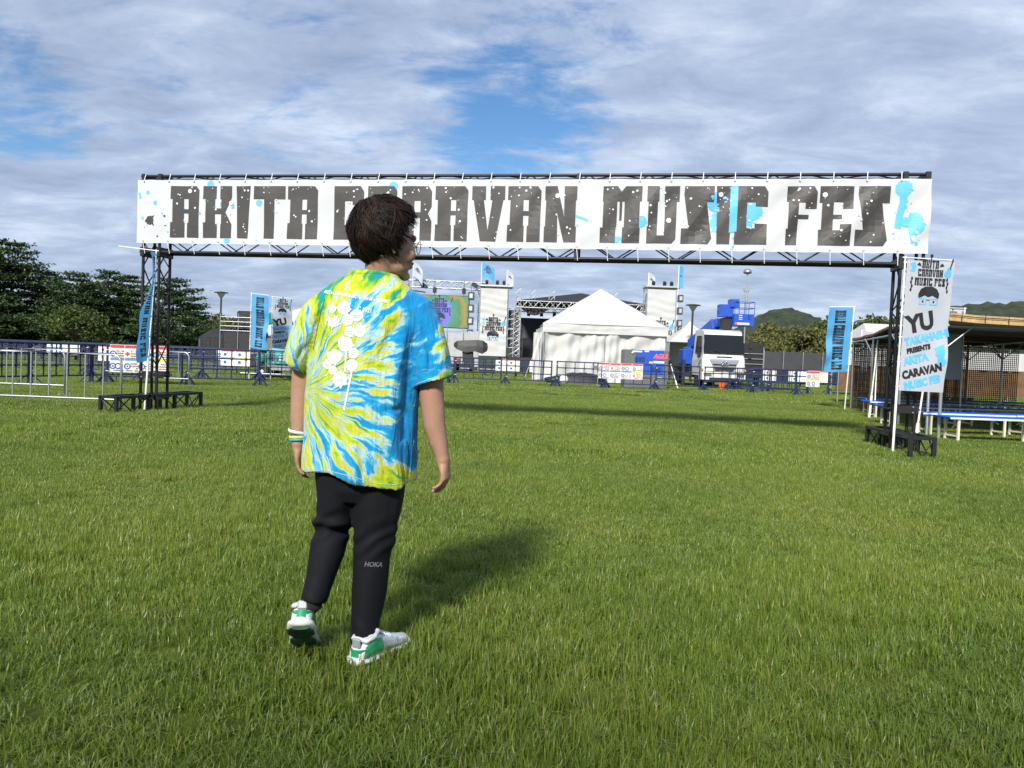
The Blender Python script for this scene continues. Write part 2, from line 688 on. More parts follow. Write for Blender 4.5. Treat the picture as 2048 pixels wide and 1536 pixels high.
def build_grass():
    m = grass_material()
    lib = bpy.data.collections.new('grass_tiles')
    spec = [('a', 0.5, 2900, 0.038, 0.078, 0.0034), ('b', 1.0, 4800, 0.036, 0.068, 0.0060), ('c', 3.0, 7000, 0.04, 0.07, 0.017)]
    nvar = 4
    for k, (c, size, cnt, h0, h1, w) in enumerate(spec):
        for j in range(nvar):
            lib.objects.link(grass_tile('grass_tile_%s%d' % (c, j), size, cnt, h0, h1, w, 100 + 10 * k + j, m))
    pts, idx, rot, scl = [], [], [], []
    rg = random.Random(3)

    def fill(k, size, y0, y1, margin):
        y = y0 + size / 2
        while y < y1:
            xm = 0.70 * y + margin
            n = int(math.ceil(xm / size))
            for i in range(-n, n + 1):
                x = i * size
                pts.append((x + rg.uniform(-.05, .05) * size, y + rg.uniform(-.05, .05) * size, 0))
                idx.append(k * nvar + rg.randrange(nvar))
                rot.append((rg.uniform(-.02, .02), rg.uniform(-.02, .02), rg.randrange(4) * math.pi / 2 + rg.uniform(-.2, .2)))
                hz = 0.62 + 0.95 * max(0, mnoise.noise((x * 0.7, y * 0.7, 3.3)) + 0.30)
                scl.append((1.06, 1.06, hz * rg.uniform(0.9, 1.1)))
            y += size
    fill(0, 0.5, 0.9, 8.4, 1.4)
    fill(1, 1.0, 8.4, 24.4, 2.0)
    fill(2, 3.0, 24.4, 75.0, 3.0)
    me = bpy.data.meshes.new('grass')
    me.from_pydata(pts, [], [])
    for nm, ty, data in (('idx', 'INT', idx), ('rot', 'FLOAT_VECTOR', rot), ('scl', 'FLOAT_VECTOR', scl)):
        a = me.attributes.new(nm, ty, 'POINT')
        if ty == 'INT':
            a.data.foreach_set('value', idx)
        else:
            a.data.foreach_set('vector', [c for v in data for c in v])
    o = link('grass', me, m)
    tag(o, 'mown green grass blades covering the festival field', None, kind='stuff')
    ng = bpy.data.node_groups.new('grass_scatter', 'GeometryNodeTree')
    ng.interface.new_socket('Geometry', in_out='INPUT', socket_type='NodeSocketGeometry')
    ng.interface.new_socket('Geometry', in_out='OUTPUT', socket_type='NodeSocketGeometry')
    gi, go = ng.nodes.new('NodeGroupInput'), ng.nodes.new('NodeGroupOutput')
    ip = ng.nodes.new('GeometryNodeInstanceOnPoints')
    ci = ng.nodes.new('GeometryNodeCollectionInfo')
    ci.inputs['Collection'].default_value = lib
    ci.inputs['Separate Children'].default_value = True
    ci.inputs['Reset Children'].default_value = True

    def named(nm, ty):
        n = ng.nodes.new('GeometryNodeInputNamedAttribute')
        n.data_type = ty
        n.inputs['Name'].default_value = nm
        return [s for s in n.outputs if s.enabled and s.name == 'Attribute'][0]
    L = ng.links.new
    L(gi.outputs[0], ip.inputs['Points'])
    L(ci.outputs[0], ip.inputs['Instance'])
    ip.inputs['Pick Instance'].default_value = True
    L(named('idx', 'INT'), ip.inputs['Instance Index'])
    L(named('rot', 'FLOAT_VECTOR'), ip.inputs['Rotation'])
    L(named('scl', 'FLOAT_VECTOR'), ip.inputs['Scale'])
    L(ip.outputs[0], go.inputs[0])
    md = o.modifiers.new('scatter', 'NODES')
    md.node_group = ng


build_grass()

# ================================================================== entrance gate with banner
BLACK = mat('black_truss_steel', (0.018, 0.018, 0.02), 0.42, 0.3, var=0.35, vscale=9, bump=0.1)
WHITE_PLASTIC = mat('white_plastic', (0.78, 0.78, 0.76), 0.45, var=0.05)
BANNER = cloth_mat('banner_vinyl', (0.56, 0.58, 0.60), 0.42, 0.12, bump=0.12, bscale=5)
INK = mat('charcoal_print', (0.040, 0.037, 0.036), 0.55, var=0.12, vscale=3)
INK_BLUE = mat('sky_blue_print', (0.10, 0.42, 0.76), 0.55, var=0.06)
INK_WHITE = mat('white_print', (0.60, 0.62, 0.64), 0.5, var=0.02)
INK_BLACK = mat('black_print', (0.015, 0.015, 0.017), 0.55, var=0.1)

GA, GB = Vector((-6.19, 13.3, 0)), Vector((5.69, 11.25, 0))
GATE_L = (GB - GA).length
GATE_RZ = math.atan2(GB.y - GA.y, GB.x - GA.x)
gate = thing('entrance_gate', 'black lattice truss archway over the grass carrying the long white banner', 'gate', GA, GATE_RZ)
TW = 0.15          # half width of the square towers


def gate_local_x(px, py=430):
    """where a photo column meets the banner plane, measured along the gate"""
    d = ray(px, py)
    n = Vector((-math.sin(GATE_RZ), math.cos(GATE_RZ), 0))
    o = Vector((0, 0, CAM_H))
    q0 = GA - n * (TW + 0.06)
    t = (q0 - o).dot(n) / d.dot(n)
    p = o + d * t
    u = Vector((math.cos(GATE_RZ), math.sin(GATE_RZ), 0))
    return (p - GA).dot(u), p.z


def build_gate():
    top = 3.99
    for tx in (0.0, GATE_L):
        t = bpy.data.objects.new('truss_tower', None)
        COL.objects.link(t)
        t.parent = gate
        t.location = (tx, 0, 0)
        for sx in (-1, 1):
            for sy in (-1, 1):
                member('post', (sx * TW, sy * TW, 0.02), (sx * TW, sy * TW, top), 0.05, BLACK, t)
        # zigzag lattice on the four faces
        z, k = 0.78, 0
        while z < 3.9:
            z2 = min(z + 0.42, 3.95)
            s = 1 if k % 2 else -1
            for sy in (-1, 1):
                member('brace', (-s * TW, sy * TW, z), (s * TW, sy * TW, z2), 0.022, BLACK, t)
                member('brace', (sy * TW, s * TW, z), (sy * TW, -s * TW, z2), 0.022, BLACK, t)
            z, k = z2, k + 1
        # gusset box where the mast meets its foot, and open panel frame under it
        for sy in (-1, 1):
            for zz in (0.62, 0.24):
                member('cross_plate', (-TW - .03, sy * (TW + .012), zz), (TW + .03, sy * (TW + .012), zz), 0.02, BLACK, t, 'box', 0.11)
                member('cross_plate', (sy * (TW + .012), -TW - .03, zz), (sy * (TW + .012), TW + .03, zz), 0.11, BLACK, t, 'box', 0.02)
        for zz in (2.71, 3.94):
            for sx in (-1, 1):
                mb = MB().box((sx * TW, 0, zz), (0.075, TW * 2 + 0.09, 0.16))
                mk('corner_plate', mb, BLACK, t, bevel=0.008)
        # bolts on plates
        for sx in (-1, 1):
            for zz in (0.2, 0.28, 0.58, 0.66):
                member('bolt', (sx * 0.12, -TW - .035, zz), (sx * 0.12, -TW - .02, zz), 0.022, mat('bolt_zinc', (0.5, 0.5, 0.5), .35, .8), t)
        # long foot: low lattice bench running front to back
        f = bpy.data.objects.new('base_frame', None)
        COL.objects.link(f)
        f.parent = gate
        f.location = (tx, 0.02, 0)
        hw, hl, hh = 0.15, (1.06 if tx == 0.0 else 0.88), 0.27
        if tx == 0.0:
            f.rotation_euler = (0, 0, -GATE_RZ - rad(14))
        else:
            f.rotation_euler = (0, 0, -GATE_RZ - rad(7))
        for sx in (-1, 1):
            member('rail', (sx * hw, -hl, hh), (sx * hw, hl, hh), 0.05, BLACK, f, 'box', 0.045)
            for yy in (-hl, -0.33, 0.33, hl):
                member('foot_leg', (sx * hw, yy, 0.0), (sx * hw, yy, hh + 0.02), 0.05, BLACK, f, 'box')
            for y0, y1 in ((-hl, -0.70), (-0.70, -0.33), (hl, 0.70), (0.70, 0.33)):
                a, b = ((y0, hh), (y1, 0.02)) if abs(y0) > 0.9 else ((y0, 0.02), (y1, hh))
                member('brace', (sx * hw, a[0], a[1]), (sx * hw, b[0], b[1]), 0.022, BLACK, f)
        for yy in (-hl, -0.33, 0.33, hl):
            member('rail', (-hw, yy, hh), (hw, yy, hh), 0.05, BLACK, f, 'box', 0.045)
        for y0 in (-hl, hl):
            member('brace', (-hw, y0, hh), (0, y0, 0.02), 0.02, BLACK, f)
            member('brace', (hw, y0, hh), (0, y0, 0.02), 0.02, BLACK, f)
    # two box trusses make the header
    for nm, z0, z1 in (('top_truss', 3.70, 3.985), ('bottom_truss', 2.71, 3.0)):
        h = bpy.data.objects.new(nm, None)
        COL.objects.link(h)
        h.parent = gate
        xs0, xs1 = -TW - 0.06, GATE_L + TW + 0.04
        for sy in (-1, 1):
            for zz in (z0, z1):
                member('chord', (xs0, sy * TW, zz), (xs1, sy * TW, zz), 0.05, BLACK, h)
        n = 26
        dx = (GATE_L - 2 * TW) / n
        for i in range(n):
            xa = TW + i * dx
            s = i % 2
            for sy in (-1, 1):
                member('brace', (xa, sy * TW, z0 if s else z1), (xa + dx, sy * TW, z1 if s else z0), 0.022, BLACK, h)
            for zz in (z0, z1):
                member('brace', (xa, -TW if s else TW, zz), (xa + dx, TW if s else -TW, zz), 0.02, BLACK, h)
        for xx in (GATE_L * 0.333, GATE_L * 0.60):       # joints between truss lengths
            for sy in (-1, 1):
                mb = MB().box((xx, sy * TW, (z0 + z1) / 2), (0.07, 0.06, z1 - z0 + 0.05))
                mk('splice_plate', mb, BLACK, h, bevel=0.006)


build_gate()

BX0, BX1, BZ0, BZ1 = -0.24, GATE_L + 0.19, 2.845, 3.915
banner = thing('banner', 'long white vinyl banner reading AKITA CARAVAN MUSIC FES tied along the archway', 'banner', GA, GATE_RZ)


def banner_surf(x, z, off=0.0):
    t = (x - BX0) / (BX1 - BX0)
    v = (z - BZ0) / (BZ1 - BZ0)
    edge = min(1.0, 4 * v, 4 * (1 - v))
    k = 0.35 + 1.1 * t * t
    w = 0.012 * k * math.sin(x * 5.2 + 2.2 * z + 1.3 * math.sin(x * 0.9)) * edge
    w += 0.012 * k * math.sin(x * 8.1 - 6.5 * z + 2.5 * math.sin(x * 0.7 + 1)) * edge
    w += 0.010 * k * t * math.sin(x * 14.0 - 9.0 * z + 3 * mnoise.noise((x * .8, z, 7.0))) * edge
    w += 0.016 * mnoise.noise((x * 0.9, z * 1.1, 4.0)) * edge
    # pulled up to each tie along the top and bottom hem
    sag = 0.008 * abs(math.sin(math.pi * x / 0.46)) * (1 if v > 0.5 else -1) * abs(2 * v - 1) ** 3
    return Vector((x, -TW - 0.06 - off - w, z - sag))


def build_banner():
    nx, nz = 240, 22
    mb = MB()
    vs, fs = [], []
    for j in range(nz + 1):
        for i in range(nx + 1):
            vs.append(banner_surf(BX0 + (BX1 - BX0) * i / nx, BZ0 + (BZ1 - BZ0) * j / nz))
    for j in range(nz):
        for i in range(nx):
            a = j * (nx + 1) + i
            fs.append((a, a + 1, a + nx + 2, a + nx + 1))
    mb.add(vs, fs)
    mk('sheet', mb, BANNER, banner, smooth=True)
    spans = [('A', 341, 398), ('K', 406, 463), ('I', 472, 500), ('T', 507, 570), ('A', 575, 635), ('C', 668, 727), ('A', 735, 793), ('R', 803, 863),
             ('A', 870, 935), ('V', 943, 1009), ('A', 1015, 1081), ('N', 1089, 1153), ('M', 1201, 1283), ('U', 1293, 1358), ('S', 1363, 1427),
             ('I', 1431, 1466), ('C', 1470, 1535), ('F', 1573, 1633), ('E', 1638, 1706), ('S', 1711, 1779)]
    hgt = BZ1 - BZ0
    zl0, zl1 = BZ0 + 0.095 * hgt, BZ0 + 0.90 * hgt
    boxes = []
    # sky-blue splashes printed under the letters
    rg = random.Random(12)
    bl = []

    def at(px, f):
        return gate_local_x(px)[0], BZ1 - f * hgt
    for px, f, r in ((1455, 0.42, 0.20), (1425, 0.30, 0.12), (1490, 0.5, 0.16), (1510, 0.44, 0.10), (1440, 0.62, 0.13), (1475, 0.22, 0.12), (1283, 0.60, 0.08),
                     (785, 0.10, 0.07), (1235, 0.86, 0.05), (1805, 0.10, 0.11), (1832, 0.53, 0.085), (1815, 0.58, 0.07), (1835, 0.64, 0.10), (518, 0.36, 0.05),
                     (465, 0.42, 0.03), (310, 0.36, 0.035), (295, 0.20, 0.03), (420, 0.01, 0.06), (455, 0.99, 0.045), (1077, 0.66, 0.035), (1128, 0.47, 0.04)):
        x, z = at(px, f)
        z = min(max(z, BZ0 + r * 1.3), BZ1 - r * 1.3)
        bl.append([splat_loop(x, z, r, rg, 30, 0.45)])
    for pts, w in (([(1803, .1), (1806, .3), (1800, .5), (1797, .66)], 0.05), ([(1822, .55), (1826, .7), (1832, .86)], 0.045), ([(1140, .50), (1170, .57), (1178, .60)], 0.02),
                   ([(1210, .90), (1240, .83), (1255, .9)], 0.025), ([(278, .2), (281, .3)], .02)):
        c = [at(*p) for p in pts]
        left, right = [], []
        for i, p in enumerate(c):
            q0, q1 = c[max(i - 1, 0)], c[min(i + 1, len(c) - 1)]
            d = Vector((q1[0] - q0[0], q1[1] - q0[1])).normalized()
            left.append((p[0] - d.y * w, p[1] + d.x * w))
            right.append((p[0] + d.y * w, p[1] - d.x * w))
        bl.append([left + right[::-1]])
    for k in range(70):
        px = rg.choice([rg.uniform(278, 560), rg.uniform(1400, 1540), rg.uniform(1785, 1850), rg.uniform(278, 1850)])
        x, z = at(px, rg.uniform(0.05, 0.95))
        r = rg.uniform(0.006, 0.024)
        bl.append([disc_loop(x, z, r, 8, r * rg.uniform(.8, 1.5))])
    # vertical blue bar behind the I of MUSIC
    xa, xb = at(1459, 0)[0], at(1474, 0)[0]
    nb = 26
    for lp in bl[:nb]:
        decal('blue_splash', poly_bm([lp]), banner_surf, INK_BLUE, banner, 0.12, 0.003 + 0.0003 * rg.random())
    o = decal('blue_fleck', [poly_bm([lp]) for lp in bl[nb:]], banner_surf, INK_BLUE, banner, 0, 0.0045)
    o['kind'] = 'stuff'
    for ch, a, b in spans:
        x0, x1 = gate_local_x(a)[0], gate_local_x(b)[0]
        boxes.append((x0, x1))
        decal('letter', poly_bm([letter_polys(ch, x0, x1, zl0, zl1)]), banner_surf, INK, banner, 0.09, 0.006)
    decal('blue_splash', [poly_bm([[[(xa, zl0 + .17), (xb, zl0 + .19), (xb, zl1 + 0.01), (xa, zl1 - .01)]]])], banner_surf, INK_BLUE, banner, 0.09, 0.009)
    # paint flecks over the letters
    fl = []
    for x0, x1 in boxes:
        for k in range(11):
            r = rg.choice([0.006, 0.007, 0.009, 0.012, 0.014, 0.018])
            x = rg.uniform(x0 + .03, x1 - .03)
            z = zl1 - 0.02 - (zl1 - zl0 - .05) * rg.random() ** 1.7
            fl.append([disc_loop(x, z, r, 8)])
    for px, f in ((380, 0.18), (1114, 0.24), (1440, 0.22), (1338, 0.58), (1648, 0.22), (462, 0.36)):
        x, z = at(px, f)
        fl.append([disc_loop(x, z, 0.036, 12)])
    o = decal('paint_fleck', [poly_bm([lp]) for lp in fl], banner_surf, INK_WHITE, banner, 0, 0.012)
    o['kind'] = 'stuff'
    blk = [[splat_loop(*at(300, 0.64), 0.07, rg, 24, 1.0)], [disc_loop(*at(330, 0.57), 0.02, 8)], [disc_loop(*at(316, 0.89), 0.016, 8)], [disc_loop(*at(332, 0.72), 0.02, 8, 0.008)]]
    decal('black_splash', [poly_bm([lp]) for lp in blk], banner_surf, INK, banner, 0.1, 0.006)
    # cable ties and eyelets along both hems
    x = BX0 + 0.12
    ey = mat('eyelet', (0.10, 0.10, 0.10), .4, .5)
    while x < BX1 - 0.05:
        p = banner_surf(x, BZ1 - 0.03)
        member('cable_tie', p + Vector((0, -.012, -.01)), (x + .01, -TW - .03, 4.015), 0.012, WHITE_PLASTIC, banner)
        member('eyelet', p + Vector((0, -.012, 0)), p + Vector((0, .006, 0)), 0.026, ey, banner)
        p = banner_surf(x, BZ0 + 0.03)
        member('eyelet', p + Vector((0, -.012, 0)), p + Vector((0, .006, 0)), 0.026, ey, banner)
        member('cable_tie', p + Vector((0, -.012, .01)), (x + .02, -TW - .03, 2.68), 0.012, WHITE_PLASTIC, banner)
        x += 0.46


build_banner()

# ================================================================== barriers, notice sheets, flags
NAVY = mat('navy_plastic', (0.012, 0.023, 0.075), 0.45, var=0.25, vscale=3)
GALV = mat('galvanised_tube', (0.46, 0.48, 0.50), 0.38, 0.75, var=0.2, vscale=12)
SKYBLUE = cloth_mat('blue_flag_cloth', (0.12, 0.43, 0.78), 0.75, 0.35, 0.15, 8)
WHITECLOTH = cloth_mat('white_flag_cloth', (0.57, 0.60, 0.66), 0.75, 0.35, 0.15, 8)


def navy_panel_proto():
    t = thing('plastic_barrier', '', 'barrier')
    L = 1.96
    for z, w in ((1.06, 0.05), (0.80, 0.042), (0.50, 0.042), (0.22, 0.042)):
        member('rail', (0.0, 0, z), (L, 0, z), w, NAVY, t)
    for x in (0.03, L - 0.03):
        member('post', (x, 0, 0.18), (x, 0, 1.08), 0.06, NAVY, t)
    for k in range(1, 5):
        x = L * k / 5
        member('upright', (x, 0, 0.2), (x, 0, 1.04), 0.034, NAVY, t)
        for z in (0.80, 0.50):
            member('joint_collar', (x, 0, z - .04), (x, 0, z + .04), 0.06, NAVY, t)
    foot_part(t, -0.01)
    member('cable_tie', (0.0, -.04, 0.93), (0.07, -.04, 0.945), 0.022, WHITE_PLASTIC, t)
    member('cable_tie', (0.0, -.04, 0.36), (0.07, -.04, 0.35), 0.022, WHITE_PLASTIC, t)
    return t


def foot_part(t, x):
    mb = MB()
    mb.loft([[(x - .05, -.045, .0), (x + .05, -.045, 0), (x + .05, .045, 0), (x - .05, .045, 0)],
             [(x - .035, -.03, .42), (x + .035, -.03, .42), (x + .035, .03, .42), (x - .035, .03, .42)]])
    for a in (45, 135, 225, 315):
        d = Vector((math.cos(rad(a)), math.sin(rad(a)), 0))
        mb.bar(Vector((x, 0, 0.30)) + d * 0.02, Vector((x, 0, 0.012)) + d * 0.30, 0.045, 0.03)
    return mk('foot', mb, NAVY, t)


def simple_panel_mesh():
    mb = MB()
    L = 1.96
    for z in (1.06, .8, .5, .22):
        mb.bar((0, 0, z), (L, 0, z), 0.045)
    for k in range(6):
        x = 0.03 + (L - .06) * k / 5
        mb.bar((x, 0, 0.2 if 0 < k < 5 else 0.0), (x, 0, 1.06), 0.045)
    me = mb.mesh('plastic_barrier')
    me.materials.append(NAVY)
    return me


navy0 = navy_panel_proto()
navy_used = [False]
navy_far = simple_panel_mesh()


def navy_row(p0, p1, where, frm, group, far=False, label_fmt=None):
    p0, p1 = Vector((p0[0], p0[1], 0)), Vector((p1[0], p1[1], 0))
    d = p1 - p0
    n = max(1, round(d.length / 2.0))
    a = math.atan2(d.y, d.x)
    for i in range(n):
        if far:
            o = bpy.data.objects.new('plastic_barrier', navy_far)
            COL.objects.link(o)
        else:
            o = navy0 if not navy_used[0] else copy_tree(navy0)
            navy_used[0] = True
        o.location = p0 + d * (i / n)
        o.rotation_euler = (0, 0, a + rng.uniform(-.02, .02))
        tag(o, 'navy plastic barrier %s, %s from %s' % (where, ORD[i], frm), 'barrier', group)
        if not far and i == n - 1:
            foot_part(o, 1.98)
    return n


STEEL = {}


def steel_barrier(loc, rz, label, L=2.1, h=0.95):
    t = thing('steel_barrier', label, 'barrier', loc, rz, 'tubular steel crowd barriers')
    r = 0.16
    pts = [(0, 0, 0.02)]
    pts += [(0, 0, h - r)] + [(r - r * math.cos(a), 0, h - r + r * math.sin(a)) for a in (0.4, 0.8, 1.2)] + [(r, 0, h)]
    pts += [(L - r, 0, h)] + [(L - r + r * math.sin(a), 0, h - r + r * math.cos(a)) for a in (0.4, 0.8, 1.2)] + [(L, 0, h - r), (L, 0, 0.02)]
    if 'frame' not in STEEL:
        me = MB().path(pts, 0.019, 10).mesh('frame')
        me.materials.append(GALV)
        me.polygons.foreach_set('use_smooth', [True] * len(me.polygons))
        STEEL['frame'] = me
    o = bpy.data.objects.new('frame', STEEL['frame'])
    COL.objects.link(o)
    o.parent = t
    member('bottom_rail', (0, 0, 0.2), (L, 0, 0.2), 0.034, GALV, t)
    k = int(L / 0.285)
    for i in range(1, k):
        x = L * i / k
        member('bar', (x, 0, 0.2), (x, 0, h), 0.024, GALV, t)
    for x in (0.0, L):
        member('foot', (x, -0.22, 0.02), (x, 0.22, 0.02), 0.035, GALV, t)
    return t


SHEET = cloth_mat('notice_sheet', (0.76, 0.75, 0.70), 0.5, 0.15, 0.1, 6)
RED = mat('red_print', (0.55, 0.04, 0.05), 0.5, var=.05)
NOTICE_BLUE = mat('notice_blue_print', (0.03, 0.10, 0.32), 0.5, var=.05)
CYAN_P = mat('cyan_print', (0.05, 0.28, 0.55), 0.5, var=.05)
YEL_P = mat('yellow_print', (0.75, 0.62, 0.05), 0.5, var=.05)
GREYTXT = mat('grey_text_print', (0.12, 0.12, 0.13), 0.5, var=.05)


def notice(p0, p1, z0, z1, label, cols=4, out=-0.06, name='notice_sheet', detail=True):
    """printed rules sheet tied to a barrier between p0 and p1 (ground points)"""
    p0, p1 = Vector((p0[0], p0[1], 0)), Vector((p1[0], p1[1], 0))
    d = p1 - p0
    L = d.length
    t = thing(name, label, 'sign', p0, math.atan2(d.y, d.x), 'printed notice sheets tied to barriers')
    H = z1 - z0

    def surf(u, v, off=0.0):
        w = 0.012 * math.sin(u * 7 + v * 3) + 0.008 * math.sin(u * 15 + 1.3)
        return Vector((u, out - off + w, z0 + v))
    mb = MB()
    nx, nz = 16, 6
    vs = [surf(L * i / nx, H * j / nz) for j in range(nz + 1) for i in range(nx + 1)]
    fs = [(j * (nx + 1) + i, j * (nx + 1) + i + 1, (j + 1) * (nx + 1) + i + 1, (j + 1) * (nx + 1) + i) for j in range(nz) for i in range(nx)]
    mk('sheet', mb.add(vs, fs), SHEET, t, smooth=True)
    R, B, K, C, Y = [], [], [], [], []

    def rect(x0, x1, y0, y1):
        return [[(x0, y0), (x1, y0), (x1, y1), (x0, y1)]]
    cw = L / cols
    for c in range(cols):
        x0 = c * cw
        R.append(rect(x0 + .01, x0 + cw - .01, H * .88, H * .985))
        (Y if c == cols - 1 else C).append(rect(x0 + .01, x0 + cw - .01, H * .43, H * .52))
        if not detail:
            B.append([disc_loop(x0 + cw * .3, H * .7, H * .1, 10)])
            B.append([disc_loop(x0 + cw * .3, H * .22, H * .1, 10)])
            continue
        for half in (0, 1):
            y1 = H * (.86 if half == 0 else .41)
            rr = H * 0.115
            kind = (c + half * 2) % 4
            if kind in (0, 2, 3):
                B.append([disc_loop(x0 + cw * .2, y1 - H * .19, rr, 14), disc_loop(x0 + cw * .2, y1 - H * .19, rr * .62, 10)[::-1]])
                B.append([disc_loop(x0 + cw * .2, y1 - H * .19, rr * .3, 8)])
            if kind == 2:
                B.append([disc_loop(x0 + cw * .55, y1 - H * .19, rr, 14), disc_loop(x0 + cw * .55, y1 - H * .19, rr * .62, 10)[::-1]])
            if kind == 1:
                q = H * .03
                R.append(rect(x0 + cw * .2 - q * 2.6, x0 + cw * .2 + q * 2.6, y1 - H * .19 - q, y1 - H * .19 + q))
                R.append(rect(x0 + cw * .2 - q, x0 + cw * .2 + q, y1 - H * .19 - q * 2.6, y1 - H * .19 + q * 2.6))
            for ln in range(4):
                yy = y1 - H * (.07 + .085 * ln)
                xa = x0 + cw * (.42 if (kind != 2 and ln < 3) else .1)
                if kind == 2 and ln < 3:
                    continue
                x = xa
                while x < x0 + cw * .92:          # broken dashes stand for lines of characters
                    wd = rng.uniform(.015, .05)
                    if rng.random() < .85:
                        (R if (ln + c + half) % 3 == 0 else K).append(rect(x, min(x + wd, x0 + cw * .95), yy - H * .045, yy))
                    x += wd + .008
    for nm, lst, m in (('red_print', R, RED), ('pictogram', B, NOTICE_BLUE), ('text_lines', K, GREYTXT), ('blue_heading', C, CYAN_P), ('yellow_heading', Y, YEL_P)):
        if lst:
            o = decal(nm, [poly_bm([lp]) for lp in lst], surf, m, t, 0.12, 0.004)
            o['kind'] = 'stuff'
    for x in (0.02, L - .02):
        for z in (z0 + .02, z1 - .02):
            member('cable_tie', (x, out - .01, z), (x, 0.02, z + .02), 0.012, WHITE_PLASTIC, t)
    return t


# ---- festival emblem as flat print: list of (material, polys) in a box 1 wide, 1.25 high
def emblem(cx, cy, w):
    def T(lp):
        return [(cx + p[0] * w, cy + p[1] * w) for p in lp]
    K, B, W = [], [], []
    for txt, x0, x1, y0, y1 in (('AKITA', -.22, .22, .36, .56), ('CARAVAN', -.32, .34, .16, .34), ('MUSIC FES', -.40, .42, -.06, .13)):
        for pl in word_polys(txt, x0, x1, y0, y1, 0.12, 0.35):
            K.append([T(lp) for lp in pl])
    K.append([T(disc_loop(0, .66, .045, 8))])
    K.append([T([(-.015, .56), (.015, .56), (.015, .66), (-.015, .66)])])
    for s in (-1, 1):           # sprigs both sides
        for k in range(4):
            K.append([T(disc_loop(s * (.47 + .02 * (k % 2)), .10 - .09 * k, .028, 6, .05))])
        K.append([T([(s * .24, .40), (s * .36, .43), (s * .30, .50), (s * .26, .46)][::s])])
    B.append([T([(-.52, .28), (-.40, .26), (-.37, .40), (-.42, .50), (-.54, .46), (-.48, .38)])])     # map patch
    B.append([T(disc_loop(.47, .24, .10, 12, .09))])                                                 # guitar
    B.append([T(disc_loop(.50, .36, .065, 10, .06))])
    K.append([T([(.50, .36), (.525, .35), (.60, .60), (.56, .62)])])
    # hair cap and square spectacles
    hair = [(-.27, -.36), (-.28, -.26), (-.22, -.14), (-.10, -.08), (.08, -.07), (.20, -.13), (.27, -.24), (.26, -.36), (.18, -.33), (.1, -.29), (0, -.33), (-.1, -.29), (-.2, -.34)]
    K.append([T(hair)])
    for s in (-1, 1):
        x0, x1 = sorted((s * .04, s * .25))
        B.append([T([(x0, -.52), (x1, -.52), (x1, -.36), (x0, -.36)]), T([(x0 + .025, -.495), (x0 + .025, -.385), (x1 - .025, -.385), (x1 - .025, -.495)])])
        K.append([T(disc_loop(s * .145, -.44, .028, 8))])
    K.append([T([(-.04, -.41), (.04, -.41), (.04, -.39), (-.04, -.39)])])
    return K, B


